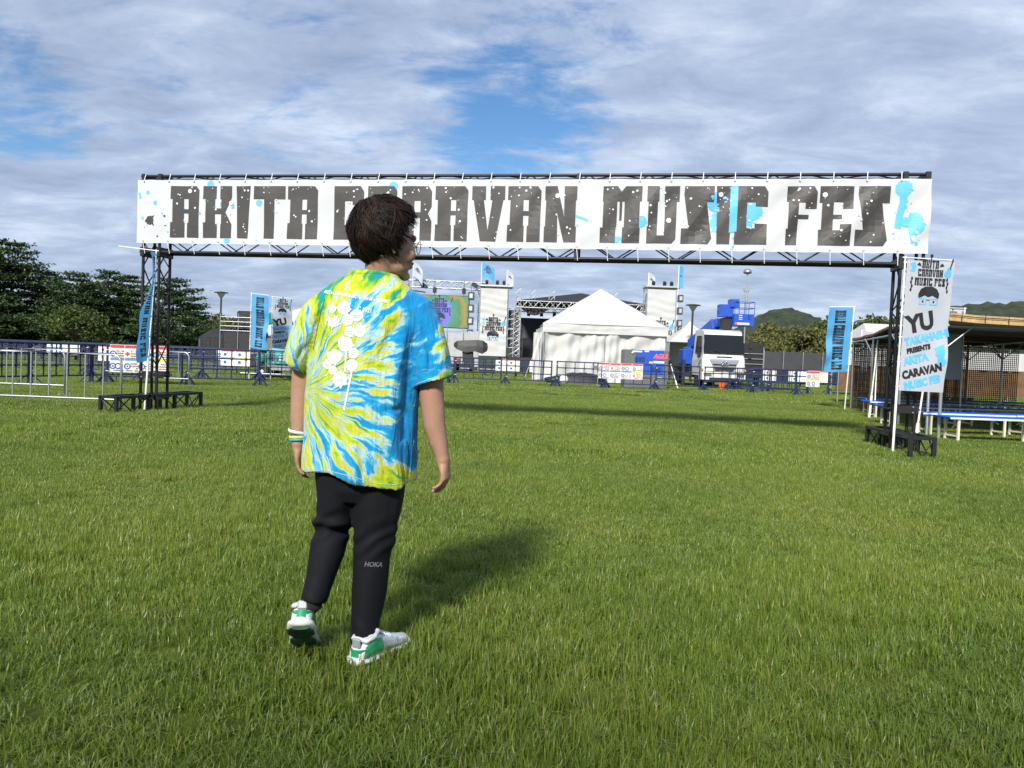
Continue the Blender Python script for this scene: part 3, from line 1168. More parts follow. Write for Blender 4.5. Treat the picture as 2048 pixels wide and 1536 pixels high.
def nobori(label, base, top, w, h, phi, kind, wave=0.05, twist=None, mirror=False, detail=True, group='tall festival flags on poles', flip=1, slack=0.0, arm=True):
    """upright banner flag: pole from base to top, cloth hung from a short crossbar"""
    base, top = Vector(base), Vector(top)
    t = thing('banner_flag', label, 'flag', base, 0, group)
    ax = (top - base)
    Lp = ax.length
    ax.normalize()
    mb = MB()
    member('pole', (0, 0, 0), ax * (Lp * .5), 0.034, WHITE_PLASTIC, t)
    member('upper_pole', ax * (Lp * .48), ax * Lp, 0.025, WHITE_PLASTIC, t)
    d0 = Vector((math.cos(phi), math.sin(phi), 0))
    d0 = (d0 - ax * d0.dot(ax)).normalized()
    topp = ax * (Lp - 0.02)
    if arm:
        member('crossbar', topp - d0 * 0.04, topp + d0 * (w + .03), 0.016, WHITE_PLASTIC, t)

    def surf(u, v, off=0.0):
        # u from pole 0..w, v down 0..h
        a = twist(v / h) if twist else 0.0
        R = Matrix.Rotation(a, 3, ax)
        d = R @ d0
        nrm = d.cross(ax).normalized() * flip
        q = u / w
        wv = wave * q * (math.sin(v * 4.1 + q * 2.0) + .5 * math.sin(v * 9.0 - q * 4)) * (0.25 + 0.75 * v / h)
        wv += 0.012 * mnoise.noise((u * 7, v * 3.5, len(label)))
        return topp + d * (0.03 + u * (1 - slack * v / h)) - ax * (v + 0.03 + .10 * slack * q * v) + nrm * (wv + off)
    nx, nz = 10, 40
    vs = [surf(w * i / nx, h * j / nz) for j in range(nz + 1) for i in range(nx + 1)]
    fs = [(j * (nx + 1) + i, j * (nx + 1) + i + 1, (j + 1) * (nx + 1) + i + 1, (j + 1) * (nx + 1) + i) for j in range(nz) for i in range(nx)]
    mk('cloth', MB().add(vs, fs), SKYBLUE if kind == 'blue' else WHITECLOTH, t, smooth=True)
    for k in range(6):
        v = h * (0.02 + 0.19 * k)
        p = surf(0.0, v)
        q = ax * (Lp - 0.05 - v)
        member('tab', p, q - (p - q).normalized() * .018, 0.02, WHITE_PLASTIC, t)

    def S(u, v, off):
        return surf((w - u) if mirror else u, v, off)
    if kind == 'blue':
        polys = word_polys('AKITA CARAVAN MUSIC FES', h * .04, h * .96, w * .27, w * .73, 0.16, 0.5)
        rot = [[[(p[1], p[0]) if True else p for p in lp] for lp in pl] for pl in polys]
        # letters run down the cloth, tops towards the free edge
        rot = [[[(w - p[0], p[1]) for p in lp] for lp in pl] for pl in rot]
        decal('lettering', [poly_bm([pl]) for pl in rot], S, INK_BLACK, t, 0.08, 0.005)
    else:
        K, B = emblem(w * .5, -h * .17, w * .80)
        neg = lambda pl: [[(p[0], -p[1]) for p in lp] for lp in pl]
        decal('emblem', [poly_bm([neg(pl)]) for pl in K], S, INK_BLACK, t, 0.08, 0.005)
        decal('emblem_blue', [poly_bm([neg(pl)]) for pl in B], S, INK_BLUE, t, 0.08, 0.004)
        if detail:
            ang = rad(-14)
            for txt, size, cx, cy, m, bold, xs in (('YU', .33, .34, .475, INK_BLACK, .016, 1.0), ('TAKAHASHI', .145, .50, .585, INK_BLUE, .009, .90), ('PRESENTS', .098, .33, .675, INK_BLACK, .006, .86),
                                                   ('AKITA', .15, .29, .755, INK_BLUE, .009, .9), ('CARAVAN', .15, .43, .845, INK_BLACK, .009, .90), ('MUSIC FES', .14, .46, .93, INK_BLUE, .009, .90)):
                bm = text_bm(txt, size, bold, 'CENTER', xs)
                for v in bm.verts:
                    v.co.y *= -1
                bmesh.ops.reverse_faces(bm, faces=bm.faces[:])
                xf(bm, ang, 1.0, (w * cx + .03, h * cy))
                decal('lettering', bm, S, m, t, 0.08, 0.006)
            patch = [(.71, .68), (.90, .65), (.935, .70), (.92, .755), (.985, .785), (.94, .815), (.80, .815), (.785, .745), (.735, .735), (.745, .71)]
            decal('map_patch', [poly_bm([[[(p[0] * w, (p[1] - .02) * h) for p in patch]]])], S, INK_BLUE, t, 0.08, 0.005)
    return t


# ---- left side: steel barriers and navy rows
p = G(238, 824)
steel_barrier((p.x - 2.1, p.y + 0.05, 0), 0.0, 'bare steel tube crowd barrier nearest the archway foot, with a rounded corner')
steel_barrier((p.x - 4.3, p.y - 0.05, 0), 0.02, 'steel tube crowd barrier mostly cut off by the picture edge')
q = G(125, 790)
steel_barrier((q.x - 2.1, q.y, 0), 0.03, 'steel tube crowd barrier standing behind the one with the rounded corner by the archway')
q = G(232, 766)
steel_barrier((q.x, q.y, 0), -0.05, 'steel tube crowd barrier seen through the legs of the archway tower')
q = G(474, 757)
steel_barrier((q.x, q.y + .3, 0), 0.10, 'steel tube crowd barrier among navy barriers beside the sky blue flag')

navy_row((-12.6, 17.4), (-11.15, 23.2), 'behind the steel barriers', 'the picture edge', 'navy barriers on the tree side')
navy_row((-11.2, 21.2), (-7.3, 22.6), 'in the rules-sheet row near the archway', 'the rules sheet', 'navy barriers on the tree side')
navy_row((-14.6, 26.4), (-6.9, 26.9), 'in the flag-pair row', 'the trees', 'navy barriers on the tree side')
navy_row((-6.7, 27.0), (-2.6, 31.5), 'behind the walking person', 'the teal machine', 'navy barriers before the stage')
navy_row((-2.4, 32.0), (12.45, 33.3), 'before the white tent and truck', 'the covered camera', 'navy barriers before the stage')
navy_row((12.4, 33.5), (10.4, 36.6), 'in the lane beside the truck', 'the lawn', 'navy barriers before the stage')
navy_row((10.9, 37.4), (13.1, 34.6), 'between truck and black fence', 'the truck', 'navy barriers before the stage')
navy_row((14.6, 35.5), (20.6, 37.0), 'running to the corner flag', 'the truck', 'navy barriers before the stage')
navy_row((-31.0, 44.0), (-11.5, 45.0), 'in the far row below the pines', 'the picture edge', 'far navy barriers', True)
navy_row((-24.0, 34.0), (-13.0, 35.5), 'in the middle row below the pines', 'the picture edge', 'far navy barriers', True)
navy_row((14.0, 47.0), (27.0, 48.5), 'far before the black fence', 'the truck', 'far navy barriers', True)
navy_row((-9.0, 44.5), (2.0, 46.0), 'along the stage foot', 'the teal machine', 'far navy barriers', True)

# ---- notice sheets
a, b = Vector((-11.2, 21.2, 0)), Vector((-7.3, 22.6, 0))
dd = (b - a).normalized()
notice(a + dd * 0.10, a + dd * 1.55, 0.33, 1.09, 'large rules sheet with red headings and blue pictograms near the archway tower')
a, b = Vector((-2.4, 32.0, 0)), Vector((12.45, 33.3, 0))
dd = (b - a).normalized()
notice(a + dd * 6.05, a + dd * 7.95, 0.42, 1.08, 'rules sheet with red and blue headings hanging before the blue generator')
notice((13.1, 34.4), (13.75, 34.55), 0.35, 1.05, 'narrow notice with red and yellow bands near the black fence', 1)
a, b = Vector((-14.6, 26.4, 0)), Vector((-6.9, 26.9, 0))
for i, (s0, s1, z0, cols, lb) in enumerate(((0.4, 1.5, .5, 2, 'small notice sheet on the barrier behind the archway tower, beside the blue posters'),
                                            (4.6, 5.6, .5, 2, 'small notice sheet on the barrier halfway to the sky blue flag'))):
    notice(a + Vector((s0, 0, 0)), a + Vector((s1, 0, 0)), z0, 1.05, lb, cols, detail=False)
for i, (x0, x1, y, lb) in enumerate(((-26.5, -24.6, 43.8, 'distant notice sheet on the far barriers under the tallest pine'), (-22.6, -20.9, 43.9, 'distant notice sheet on the far barriers beside the small green tree'),
                                     (-17.0, -14.9, 44.2, 'distant notice sheet on the far barriers under the last pine'), (-13.9, -12.6, 44.4, 'distant notice sheet on the far barriers near the black gazebo'),
                                     (14.4, 16.0, 46.7, 'distant notice sheet on the far barriers beside the truck'), (16.8, 19.2, 46.9, 'distant notice sheet on the far barriers before the middle of the black fence'),
                                     (1.0, 2.2, 45.4, 'small notice sheet on the barriers at the foot of the white banner tower'), (-1.0, 0.4, 45.2, 'pale blue notice sheet on barriers beside the covered camera'))):
    notice((x0, y), (x1, y + .05), .35, 1.05, lb, 2, detail=False, out=-.08)

# ---- flags on poles
pb, pt = G(289, 822), P(313, 499, 12.9)
nobori('narrow sky blue flag twisted on its white pole against the archway tower', pb, pt, 0.6, 1.8, rad(180), 'blue', 0.04, lambda q: rad(104) + rad(9) * math.sin(q * 5.6 + .3), flip=-1)
pb, pt = G(1785, 908), P(1811, 512, 10.75)
nobori('white flag with emblem and diagonal black and blue words beside the archway tower', pb, pt, 0.72, 1.82, rad(8), 'white', 0.03, slack=0.05)
pb, pt = G(498, 761), P(503, 585, 26.2)
nobori('sky blue flag with black lettering on a white pole beside the lamp post', pb, pt, 0.62, 1.86, rad(-12), 'blue', 0.10, group='tall festival flags on poles')
pb, pt = G(541, 760), P(545, 592, 27.0)
nobori('white flag with emblem hanging next to the sky blue flag by the teal machine', pb, pt, 0.66, 1.84, rad(5), 'white', 0.10)
pb, pt = G(1689, 821), P(1709, 612, 21.4)
nobori('sky blue flag with black lettering at the corner of the reed shelter', pb, pt, 0.64, 1.82, rad(175), 'blue', 0.10, mirror=True, flip=-1)

# ================================================================== trees, hills
def leaf_material(name, dark, lit, transl=0.3):
    m = bpy.data.materials.new(name)
    m.use_nodes = True
    nt = m.node_tree
    b = nt.nodes['Principled BSDF']
    b.inputs['Roughness'].default_value = 0.6
    b.inputs['Specular IOR Level'].default_value = 0.25
    at = nt.nodes.new('ShaderNodeAttribute')
    at.attribute_name = 'rnd'
    r = nt.nodes.new('ShaderNodeValToRGB')
    r.color_ramp.elements[0].color = (*dark, 1)
    r.color_ramp.elements[1].color = (*lit, 1)
    nt.links.new(at.outputs['Fac'], r.inputs[0])
    nt.links.new(r.outputs[0], b.inputs['Base Color'])
    tr = nt.nodes.new('ShaderNodeBsdfTranslucent')
    nt.links.new(r.outputs[0], tr.inputs[0])
    mx = nt.nodes.new('ShaderNodeMixShader')
    mx.inputs[0].default_value = transl
    nt.links.new(b.outputs[0], mx.inputs[1])
    nt.links.new(tr.outputs[0], mx.inputs[2])
    nt.links.new(mx.outputs[0], nt.nodes['Material Output'].inputs[0])
    return m


PINE_LEAF = leaf_material('pine_needles', (0.022, 0.045, 0.018), (0.078, 0.125, 0.04), 0.18)
BROAD_LEAF = leaf_material('broad_leaves', (0.035, 0.06, 0.016), (0.12, 0.15, 0.035), 0.3)
OLIVE_LEAF = leaf_material('olive_leaves', (0.06, 0.07, 0.022), (0.19, 0.19, 0.06), 0.3)
BARK = mat('bark', (0.075, 0.055, 0.042), 0.9, var=0.3, vscale=4, bump=0.5, bscale=14)


def leaf_mesh(name, cen, siz, nrm_up, rg, m):
    """many small leaf triangles: cen (n,3), siz (n,)"""
    n = len(cen)
    d = rg.normal(0, 1, (n, 3))
    d[:, 2] += nrm_up
    d /= np.linalg.norm(d, axis=1)[:, None]
    a = np.cross(d, rg.normal(0, 1, (n, 3)))
    a /= np.linalg.norm(a, axis=1)[:, None] + 1e-9
    b = np.cross(d, a)
    s = siz[:, None]
    V = np.stack([cen - a * s * .5, cen + b * s * 1.0 - a * s * .1, cen + a * s * .5, cen - b * s * .55], 1).reshape(-1, 3)
    F = [(4 * i, 4 * i + 3, 4 * i + 2, 4 * i + 1) for i in range(n)]
    me = bpy.data.meshes.new(name)
    me.from_pydata(V.tolist(), [], F)
    at = me.attributes.new('rnd', 'FLOAT', 'POINT')
    at.data.foreach_set('value', np.repeat(rg.random(n), 4).astype(np.float32))
    me.materials.append(m)
    me.update()
    return me


def make_pine(seed, h, spread):
    rg = np.random.default_rng(seed)
    t = thing('pine_tree', '', 'tree')
    trunk = MB()
    lean = rg.uniform(-.25, .25, 2)
    axis = lambda z: Vector((lean[0] * (z / h) ** 1.5, lean[1] * (z / h) ** 1.5, z))
    zs = [0, h * .08, h * .25, h * .45, h * .65, h * .82, h * .97]
    trunk.path([axis(z) for z in zs], [h * .027, h * .022, h * .018, h * .014, h * .009, h * .005, h * .0015], 9)
    cen, siz = [], []
    z = h * 0.10
    while z < h * 0.99:
        f = z / h
        # broad layered crown that narrows to the top
        R = spread * (1.0 - f) ** 0.62 * (0.68 + .5 * rg.random()) * min(1, 0.6 + f * 3) + 0.3
        nb = 5 if f < .8 else 4
        a0 = rg.uniform(0, 6.28)
        for k in range(nb):
            a = a0 + 6.28 * k / nb + rg.normal(0, .25)
            L = R * rg.uniform(.7, 1.12)
            d = Vector((math.cos(a), math.sin(a), 0))
            p0 = axis(z)
            rise = L * rg.uniform(.02, .22)
            pts = [p0, p0 + d * L * .5 + Vector((0, 0, rise * .25)), p0 + d * L + Vector((0, 0, rise))]
            trunk.path(pts, [h * .005 * (1.3 - f), h * .0035, h * .001], 4, False)
            npad = max(3, int(L * 2.6))
            for j in range(npad):
                q = (j + rg.random()) / npad
                q = .25 + .78 * q
                side = rg.normal(0, .22 * L * (1.1 - q * .6))
                c = p0 + d * L * q + Vector((-d.y * side, d.x * side, rise * q * q + rg.normal(0, .07)))
                nl = int(26 + 16 * rg.random())
                pr = (.42 + .28 * rg.random()) * (.8 + L * .08)
                o = rg.normal(0, 1, (nl, 3)) * np.array([pr * .70, pr * .70, pr * .14]) + np.array([c.x, c.y, c.z + .1])
                cen.append(o)
                siz.append(rg.uniform(.10, .24, nl))
        z += h * rg.uniform(.047, .072)
    mk('trunk', trunk, BARK, t, smooth=True)
    o = link('crown', leaf_mesh('crown', np.concatenate(cen), np.concatenate(siz), 1.8, rg, PINE_LEAF), None, t)
    return t


def make_broad(seed, h, w, leafm, leaf=0.22, dens=1.0, trunk_f=.25):
    rg = np.random.default_rng(seed)
    t = thing('broadleaf_tree', '', 'tree')
    tr = MB()
    tr.path([(0, 0, 0), (.05, 0, h * trunk_f), (.0, .1, h * .55)], [h * .022, h * .017, h * .008], 8)
    cen, siz = [], []
    ncl = int(26 * dens)
    for k in range(ncl):
        u = rg.normal(0, 1, 3)
        u /= np.linalg.norm(u)
        u[2] = abs(u[2]) * 1.1 - .35
        rr = rg.uniform(.45, 1.0) ** .6
        c = np.array([u[0] * w * .5 * rr, u[1] * w * .5 * rr, h * (trunk_f + (1 - trunk_f) * .42) + u[2] * h * (1 - trunk_f) * .52 * rr])
        tr.path([(0, 0, h * trunk_f * rg.uniform(.8, 1.3)), tuple(c * [.5, .5, .75]), tuple(c)], [h * .009, h * .005, h * .0015], 4, False)
        n = int(150 * rg.uniform(.6, 1.3))
        r = rg.uniform(.13, .24) * (w + h) * .5
        p = rg.normal(0, 1, (n, 3))
        p /= np.linalg.norm(p, axis=1)[:, None]
        p *= (rg.random((n, 1)) ** .45) * r * np.array([1, 1, .72])
        cen.append(p + c)
        siz.append(rg.uniform(.6, 1.3, n) * leaf)
    mk('trunk', tr, BARK, t, smooth=True)
    link('crown', leaf_mesh('crown', np.concatenate(cen), np.concatenate(siz), .5, rg, leafm), None, t)
    return t


def place(t, loc, s, rz, label, group, cat='tree'):
    t.location = loc
    t.scale = (s, s, s)
    t.rotation_euler = (0, 0, rz)
    tag(t, label, cat, group)
    return t


pines = [make_pine(11, 9.6, 5.2), make_pine(12, 9.2, 5.0), make_pine(13, 8.6, 5.4)]
spots = [(20, 62.0, .96, 0, 'tallest dark pine standing at the picture edge behind the barriers'),
         (92, 66.0, .76, 1, 'dark pine just behind the tallest pine, hiding a pale building'),
         (150, 60.0, .76, 2, 'dark layered pine behind the small light green tree'),
         (212, 63.0, .75, 0, 'dark pine between the small green tree and the archway tower'),
         (255, 66.0, .76, 1, 'dark pine directly behind the left archway tower post'),
         (345, 60.0, .74, 2, 'dark layered pine showing through beside the archway tower'),
         (392, 69.0, .52, 1, 'smaller dark pine near the lamp post'),
         (-60, 60.0, 1.05, 2, 'dark pine cut by the picture edge'),
         (-170, 64.0, 1.0, 1, 'dark pine past the picture edge, second in the hidden part of the row'),
         (-300, 61.0, .95, 0, 'dark pine past the picture edge, third in the hidden part of the row'), (-450, 63.0, 1.0, 2, 'dark pine past the picture edge, fourth in the hidden part of the row')]
used = set()
for px, Y, s, v, lb in spots:
    o = pines[v] if v not in used else copy_tree(pines[v])
    used.add(v)
    p = P(px, 690, Y)
    place(o, (p.x, Y, 0), s, rng.uniform(0, 6), lb, 'pines behind the barriers')

small = make_broad(21, 3.6, 3.0, BROAD_LEAF, .12, 1.0, .3)
p = G(152, 716)
place(small, (P(152, 690, 46.5).x, 46.5, 0), 1.0, 0.4, 'small light green round tree in front of the pines', 'broadleaf trees')
bt = [make_broad(31, 7.0, 6.5, OLIVE_LEAF, .24, 1.6, .12), make_broad(32, 7.0, 7.5, OLIVE_LEAF, .24, 1.6, .10), make_broad(33, 7.5, 6.0, BROAD_LEAF, .24, 1.5, .12)]
used = set()
for px, Y, s, v, lb in ((1420, 86, .66, 0, 'olive green bushy tree right behind the truck cab'), (1475, 92, .72, 1, 'olive bushy tree behind the lift basket'),
                        (1555, 88, 1.02, 0, 'tall olive tree in front of the rounded hill'), (1520, 80, .70, 1, 'low spreading olive bush behind the black fence'),
                        (1610, 82, .92, 1, 'dense olive tree behind the middle of the black fence'), (1660, 84, 1.05, 2, 'darker green tree next to the sky blue flag'),
                        (1712, 80, 1.02, 0, 'olive tree rising behind the sky blue flag'), (1745, 74, .98, 2, 'green tree behind the white tent roof by the shelter'),
                        (1800, 84, .9, 1, 'bushy tree hidden behind the archway tower and flag'),
                        (1290, 96, 1.15, 2, 'tree top showing behind the right white banner tower'), (1350, 92, .95, 0, 'tree beside the second lamp post behind the small white tent'),
                        (455, 78, .72, 0, 'bare-looking olive tree behind the black gazebo'), (420, 84, .6, 2, 'low tree beside the lamp post by the pines'),
                        (1140, 100, .9, 1, 'tree behind the stage roof')):
    o = bt[v] if v not in used else copy_tree(bt[v])
    used.add(v)
    p = P(px, 720, Y)
    place(o, (p.x, Y, 0), s, rng.uniform(0, 6), lb, 'trees behind the festival ground')


# unseen tall trees added behind the photographer: their dappled shade reaches the nearest turf
for k, (x, y, s_) in enumerate(((-11.6, -20.2, 2.2), (-8.2, -20.8, 2.26), (-5.2, -20.3, 2.14), (-1.6, -20.4, 2.22))):
    o = copy_tree(bt[k % 3])
    place(o, (x, y, 0), s_, 1.3 * k, 'unseen tall tree added behind the camera to shade the nearest grass, %s of four' % ORD[k], 'unseen shade trees behind the photographer')


def build_hill(name, label, peaks, x0, x1, y0, y1, cell):
    nx, ny = int((x1 - x0) / cell), int((y1 - y0) / cell)
    xs = np.linspace(x0, x1, nx + 1)
    ys = np.linspace(y0, y1, ny + 1)
    vs = []
    for y in ys:
        for x in xs:
            z = 0.0
            for px, py, hh, sx, sy in peaks:
                z += hh * math.exp(-((x - px) / sx) ** 2 - ((y - py) / sy) ** 2)
            tp = min(1, (y - y0) / 60, (x - x0) / 60, (x1 - x) / 60)
            z *= tp * tp * (3 - 2 * tp)
            e = min(1, z / 8)
            z += e * (3.2 * mnoise.noise((x * .11, y * .11, 1)) + 2.2 * mnoise.noise((x * .27, y * .27, 5)) + 4 * mnoise.noise((x * .02, y * .02, 9)))
            vs.append((x, y, z - 0.6))
    fs = [(j * (nx + 1) + i, j * (nx + 1) + i + 1, (j + 1) * (nx + 1) + i + 1, (j + 1) * (nx + 1) + i) for j in range(ny) for i in range(nx)]
    m = mat('forest_canopy', (0.016, 0.027, 0.014), 0.95, var=.5, vscale=.12, bump=1.0, bscale=.35, col2=(.034, .05, .022))
    o = mk(name, MB().add(vs, fs), m, smooth=False)
    tag(o, label, None, kind='structure')
    return o


def hx(px, Y):
    return P(px, 720, Y).x


build_hill('hill', 'rounded wooded hill rising behind the olive trees',
           [(hx(1565, 800), 810, 44, 62, 75), (hx(1690, 800), 820, 26, 80, 70), (hx(1460, 800), 830, 12, 60, 70)], hx(1340, 800), hx(1850, 800), 690, 900, 4.2)
build_hill('hill', 'long wooded ridge behind the reed shelter',
           [(hx(2120, 620), 640, 46, 90, 70), (hx(1930, 620), 635, 25, 60, 60), (hx(1800, 620), 640, 27, 45, 60), (hx(2330, 620), 640, 40, 90, 70)], hx(1640, 620), hx(2480, 620), 530, 730, 4.2)
build_hill('hill', 'low far wooded ridge glimpsed between pines and stage',
           [(hx(440, 900), 900, 14, 90, 60), (hx(640, 900), 900, 16, 120, 60), (hx(250, 900), 900, 14, 120, 60), (hx(1150, 900), 900, 14, 160, 60)], hx(100, 900), hx(1300, 900), 830, 960, 7.0)

# pale building hidden behind the pines
bw = mat('pale_wall', (0.42, 0.38, 0.33), 0.85, var=.08)
br = mat('grey_roof', (0.16, 0.17, 0.19), 0.6, var=.1)
bld = thing('low_building', 'pale low building with grey roof showing between the pines', 'building', (P(85, 690, 76).x, 76, 0))
mk('wall', MB().box((0, 0, 1.9), (16, 8, 3.8)), bw, bld)
mb = MB()
mb.add([(-8.4, -4.4, 3.8), (8.4, -4.4, 3.8), (8.4, 4.4, 3.8), (-8.4, 4.4, 3.8), (-8.4, 0, 5.6), (8.4, 0, 5.6)], [(0, 1, 5, 4), (2, 3, 4, 5), (0, 4, 3), (1, 2, 5), (0, 3, 2, 1)])
mk('roof', mb, br, bld)
gl = mat('window_glass', (0.03, 0.035, 0.04), .08, var=0)
for k in range(5):
    w_ = mk('window', MB().box((-6 + 3 * k, -4.02, 2.7), (1.5, .06, 1.3)), gl, bld)
    mk('frame', MB().box((-6 + 3 * k, -4.06, 2.7), (.06, .04, 1.3)), bw, w_)

# ================================================================== black fence, lamp posts, gazebo
TARP = mat('black_tarp', (0.012, 0.012, 0.014), 0.55, var=.3, vscale=2, bump=.5, bscale=5)
DARKNET = mat('dark_grey_fence_sheet', (0.035, 0.037, 0.042), 0.7, var=.15, vscale=1.5)
POLEM = mat('brown_lamp_post', (0.045, 0.035, 0.03), .5, .4)
fence = thing('sheeted_fence', 'long dark grey sheeted fence with black tarp along its foot, before the olive trees', 'fence', (0, 0, 0))
fx0, fx1 = P(1490, 720, 60).x, P(1850, 720, 58).x
nf = 9
for k in range(nf):
    xa, xb = fx0 + (fx1 - fx0) * k / nf, fx0 + (fx1 - fx0) * (k + 1) / nf
    mk('sheet_panel', MB().box(((xa + xb) / 2, 60 - .2 * k, 1.25), (xb - xa - .03, .04, 2.3)), DARKNET, fence)
    member('fence_post', (xa, 60.04 - .2 * k, 0), (xa, 60.04 - .2 * k, 2.45), .06, GALV, fence)
    vs, fs = [], []
    for i in range(13):
        x = xa + (xb - xa) * i / 12
        sag = .16 * math.sin(math.pi * i / 12)
        dy = .12 * math.sin(i * 2.1 + k)
        vs += [(x, 59.8 - .2 * k + dy, 1.02 - sag), (x, 59.7 - .2 * k - dy, .0)]
    for i in range(12):
        fs.append((2 * i, 2 * i + 2, 2 * i + 3, 2 * i + 1))
    mk('tarp', MB().add(vs, fs), TARP, fence, smooth=True)

lamp_glass = mat('lamp_glass', (0.75, 0.76, 0.76), .25, var=0)


def lamp_post(loc, h, label):
    t = thing('lamp_post', label, 'lamp post', loc, 0, 'park lamp posts')
    member('pole', (0, 0, 0), (0, 0, h - .45), .13, POLEM, t)
    mk('lamp_glass', MB().lathe([(.09, h - .45), (.30, h - .12), (.32, h - .10)], 14), lamp_glass, t, smooth=True)
    mk('lamp_cap', MB().lathe([(.50, h - .10), (.47, h - .05), (.1, h), (.02, h + .01)], 16), POLEM, t, smooth=True)
    return t


p = P(441, 583, 55)
lamp_post((P(440, 690, 55).x, 55, 0), p.z, 'brown park lamp post between the pines and the sky blue flag')
p = P(1384, 608, 50)
lamp_post((P(1382, 700, 50).x, 50, 0), p.z, 'brown park lamp post behind the truck boom')
# tall floodlight mast
p = P(1491, 540, 62)
mast = thing('floodlight_mast', 'thin telescopic mast with round floodlight head above the lift basket', 'mast', (P(1488, 690, 62).x, 62, 0))
member('pole', (0, 0, 0), (0, 0, p.z - 1.9), .12, GALV, mast)
member('upper_pole', (0, 0, p.z - 2), (0, 0, p.z - .3), .06, GALV, mast)
mk('pole_head', MB().lathe([(.05, p.z - .35), (.32, p.z - .25), (.34, p.z - .12), (.22, p.z + .06), (.03, p.z + .12)], 14), mat('mast_head', (.35, .36, .37), .3, .7), mast, smooth=True)
for s in (-1, 1):
    member('guy_bar', (s * .16, 0, p.z - 1.5), (s * .02, 0, p.z - 4.5), .03, GALV, mast)
mk('bracket', MB().box((0, 0, p.z - 1.6), (.42, .2, .25)), GALV, mast)
# black gazebo
gz = thing('gazebo', 'black pop-up gazebo below the lamp post', 'tent', (P(449, 690, 56).x, 56, 0))
w = 1.35
mb = MB()
mb.add([(-w, -w, 1.75), (w, -w, 1.75), (w, w, 1.75), (-w, w, 1.75), (0, 0, 2.55), (-.75, -.75, 2.3), (.75, -.75, 2.3), (.75, .75, 2.3), (-.75, .75, 2.3)],
       [(0, 1, 6, 5), (1, 2, 7, 6), (2, 3, 8, 7), (3, 0, 5, 8), (5, 6, 4), (6, 7, 4), (7, 8, 4), (8, 5, 4)])
mk('canopy', mb, TARP, gz)
for sx in (-1, 1):
    for sy in (-1, 1):
        member('leg', (sx * w * .97, sy * w * .97, 0), (sx * w * .97, sy * w * .97, 1.76), .05, GALV, gz)
for k, (a, b) in enumerate((((-w, -w), (w, -w)), ((-w, -w), (-w, w)), ((w, -w), (w, w)))):
    vs, fs = [], []
    for i in range(17):
        q = i / 16
        x, y = a[0] + (b[0] - a[0]) * q, a[1] + (b[1] - a[1]) * q
        n = .06 * math.sin(i * 1.9)
        vs += [(x + (n if k else 0), y + (0 if k else n), 1.76), (x + (n * 1.6 if k else 0), y + (0 if k else n * 1.6), .0)]
        if i:
            fs.append((2 * i - 2, 2 * i, 2 * i + 1, 2 * i - 1))
    mk('side_wall', MB().add(vs, fs), TARP, gz, smooth=True)
# dark scaffold box beside it
sb = thing('black_scaffold_block', 'dark sheeted scaffold block with open rails beside the black gazebo', 'scaffold', (P(492, 690, 44).x, 44, 0))
mk('tarp_cover', MB().box((0, 0, 1.0), (1.9, 2, 2.0)), TARP, sb, bevel=.05)
mk('upper_tarp', MB().box((.25, .2, 2.65), (1.3, 1.4, 1.1)), TARP, sb, bevel=.08)
for z in (2.05, 2.3, 2.55, 2.8):
    member('rail', (-1.1, -1.05, z), (1.0, -1.05, z), .04, GALV, sb)
for x in (-1.1, -.1, 1.0):
    member('upright', (x, -1.05, 0), (x, -1.05, 3.0), .045, GALV, sb)
# white marquee edge behind the person
mq = thing('marquee', 'white marquee with low peak partly hidden by the tie-dyed sleeve', 'tent', (P(640, 690, 46).x, 46, 0))
WTENT = cloth_mat('white_tent_cloth', (0.58, 0.58, 0.57), .6, .2, .3, 2.2)
mb = MB()
w = 2.7
mb.add([(-w, -w, 2.75), (w, -w, 2.75), (w, w, 2.75), (-w, w, 2.75), (0, 0, 4.0), (-w, -w, 2.45), (w, -w, 2.45), (w, w, 2.45), (-w, w, 2.45)],
       [(0, 1, 4), (1, 2, 4), (2, 3, 4), (3, 0, 4), (5, 6, 1, 0), (6, 7, 2, 1), (7, 8, 3, 2), (8, 5, 0, 3)])
mk('canopy', mb, WTENT, mq)
for sx in (-1, 1):
    for sy in (-1, 1):
        member('leg', (sx * w * .98, sy * w * .98, 0), (sx * w * .98, sy * w * .98, 2.7), .06, GALV, mq)

# ================================================================== stage area
ALU = mat('aluminium_truss', (0.55, 0.56, 0.57), 0.4, 0.6, var=.1)
STAGEBLACK = mat('stage_black', (0.014, 0.014, 0.016), .6, var=.2)
SPEAKER = mat('speaker_grille', (0.05, 0.05, 0.055), .55, var=.2, vscale=20)


def lattice(parent, p0, p1, w, n, m, r=.05, up=(0, 0, 1), br=.03):
    """square lattice mast or beam as chords and braces"""
    p0, p1 = Vector(p0), Vector(p1)
    ax = (p1 - p0).normalized()
    u = Vector(up)
    if abs(ax.dot(u)) > .9:
        u = Vector((0, 1, 0))
    x = ax.cross(u).normalized() * (w / 2)
    y = x.cross(ax).normalized() * (w / 2)
    C = [x + y, x - y, -x - y, -x + y]
    for c in C:
        member('chord', p0 + c, p1 + c, r, m, parent)
    for i in range(n):
        a, b = p0 + (p1 - p0) * (i / n), p0 + (p1 - p0) * ((i + 1) / n)
        for k in range(4):
            c0, c1 = C[k], C[(k + 1) % 4]
            if i % 2:
                c0, c1 = c1, c0
            member('brace', a + c0, b + c1, br, m, parent)


SY = 60.0


def sx(px, py=650, Y=SY):
    return P(px, py, Y).x


def sz(py, px=1024, Y=SY):
    return P(px, py, Y).z


# --- LED screen on scaffold
scr = thing('led_screen', 'large LED screen with green and violet picture of the festival emblem beside the stage', 'screen', (sx(868, 620), SY, 0))
W2 = (sx(937, 620) - sx(799, 620)) / 2
z0, z1 = sz(655, 900), sz(592, 900)


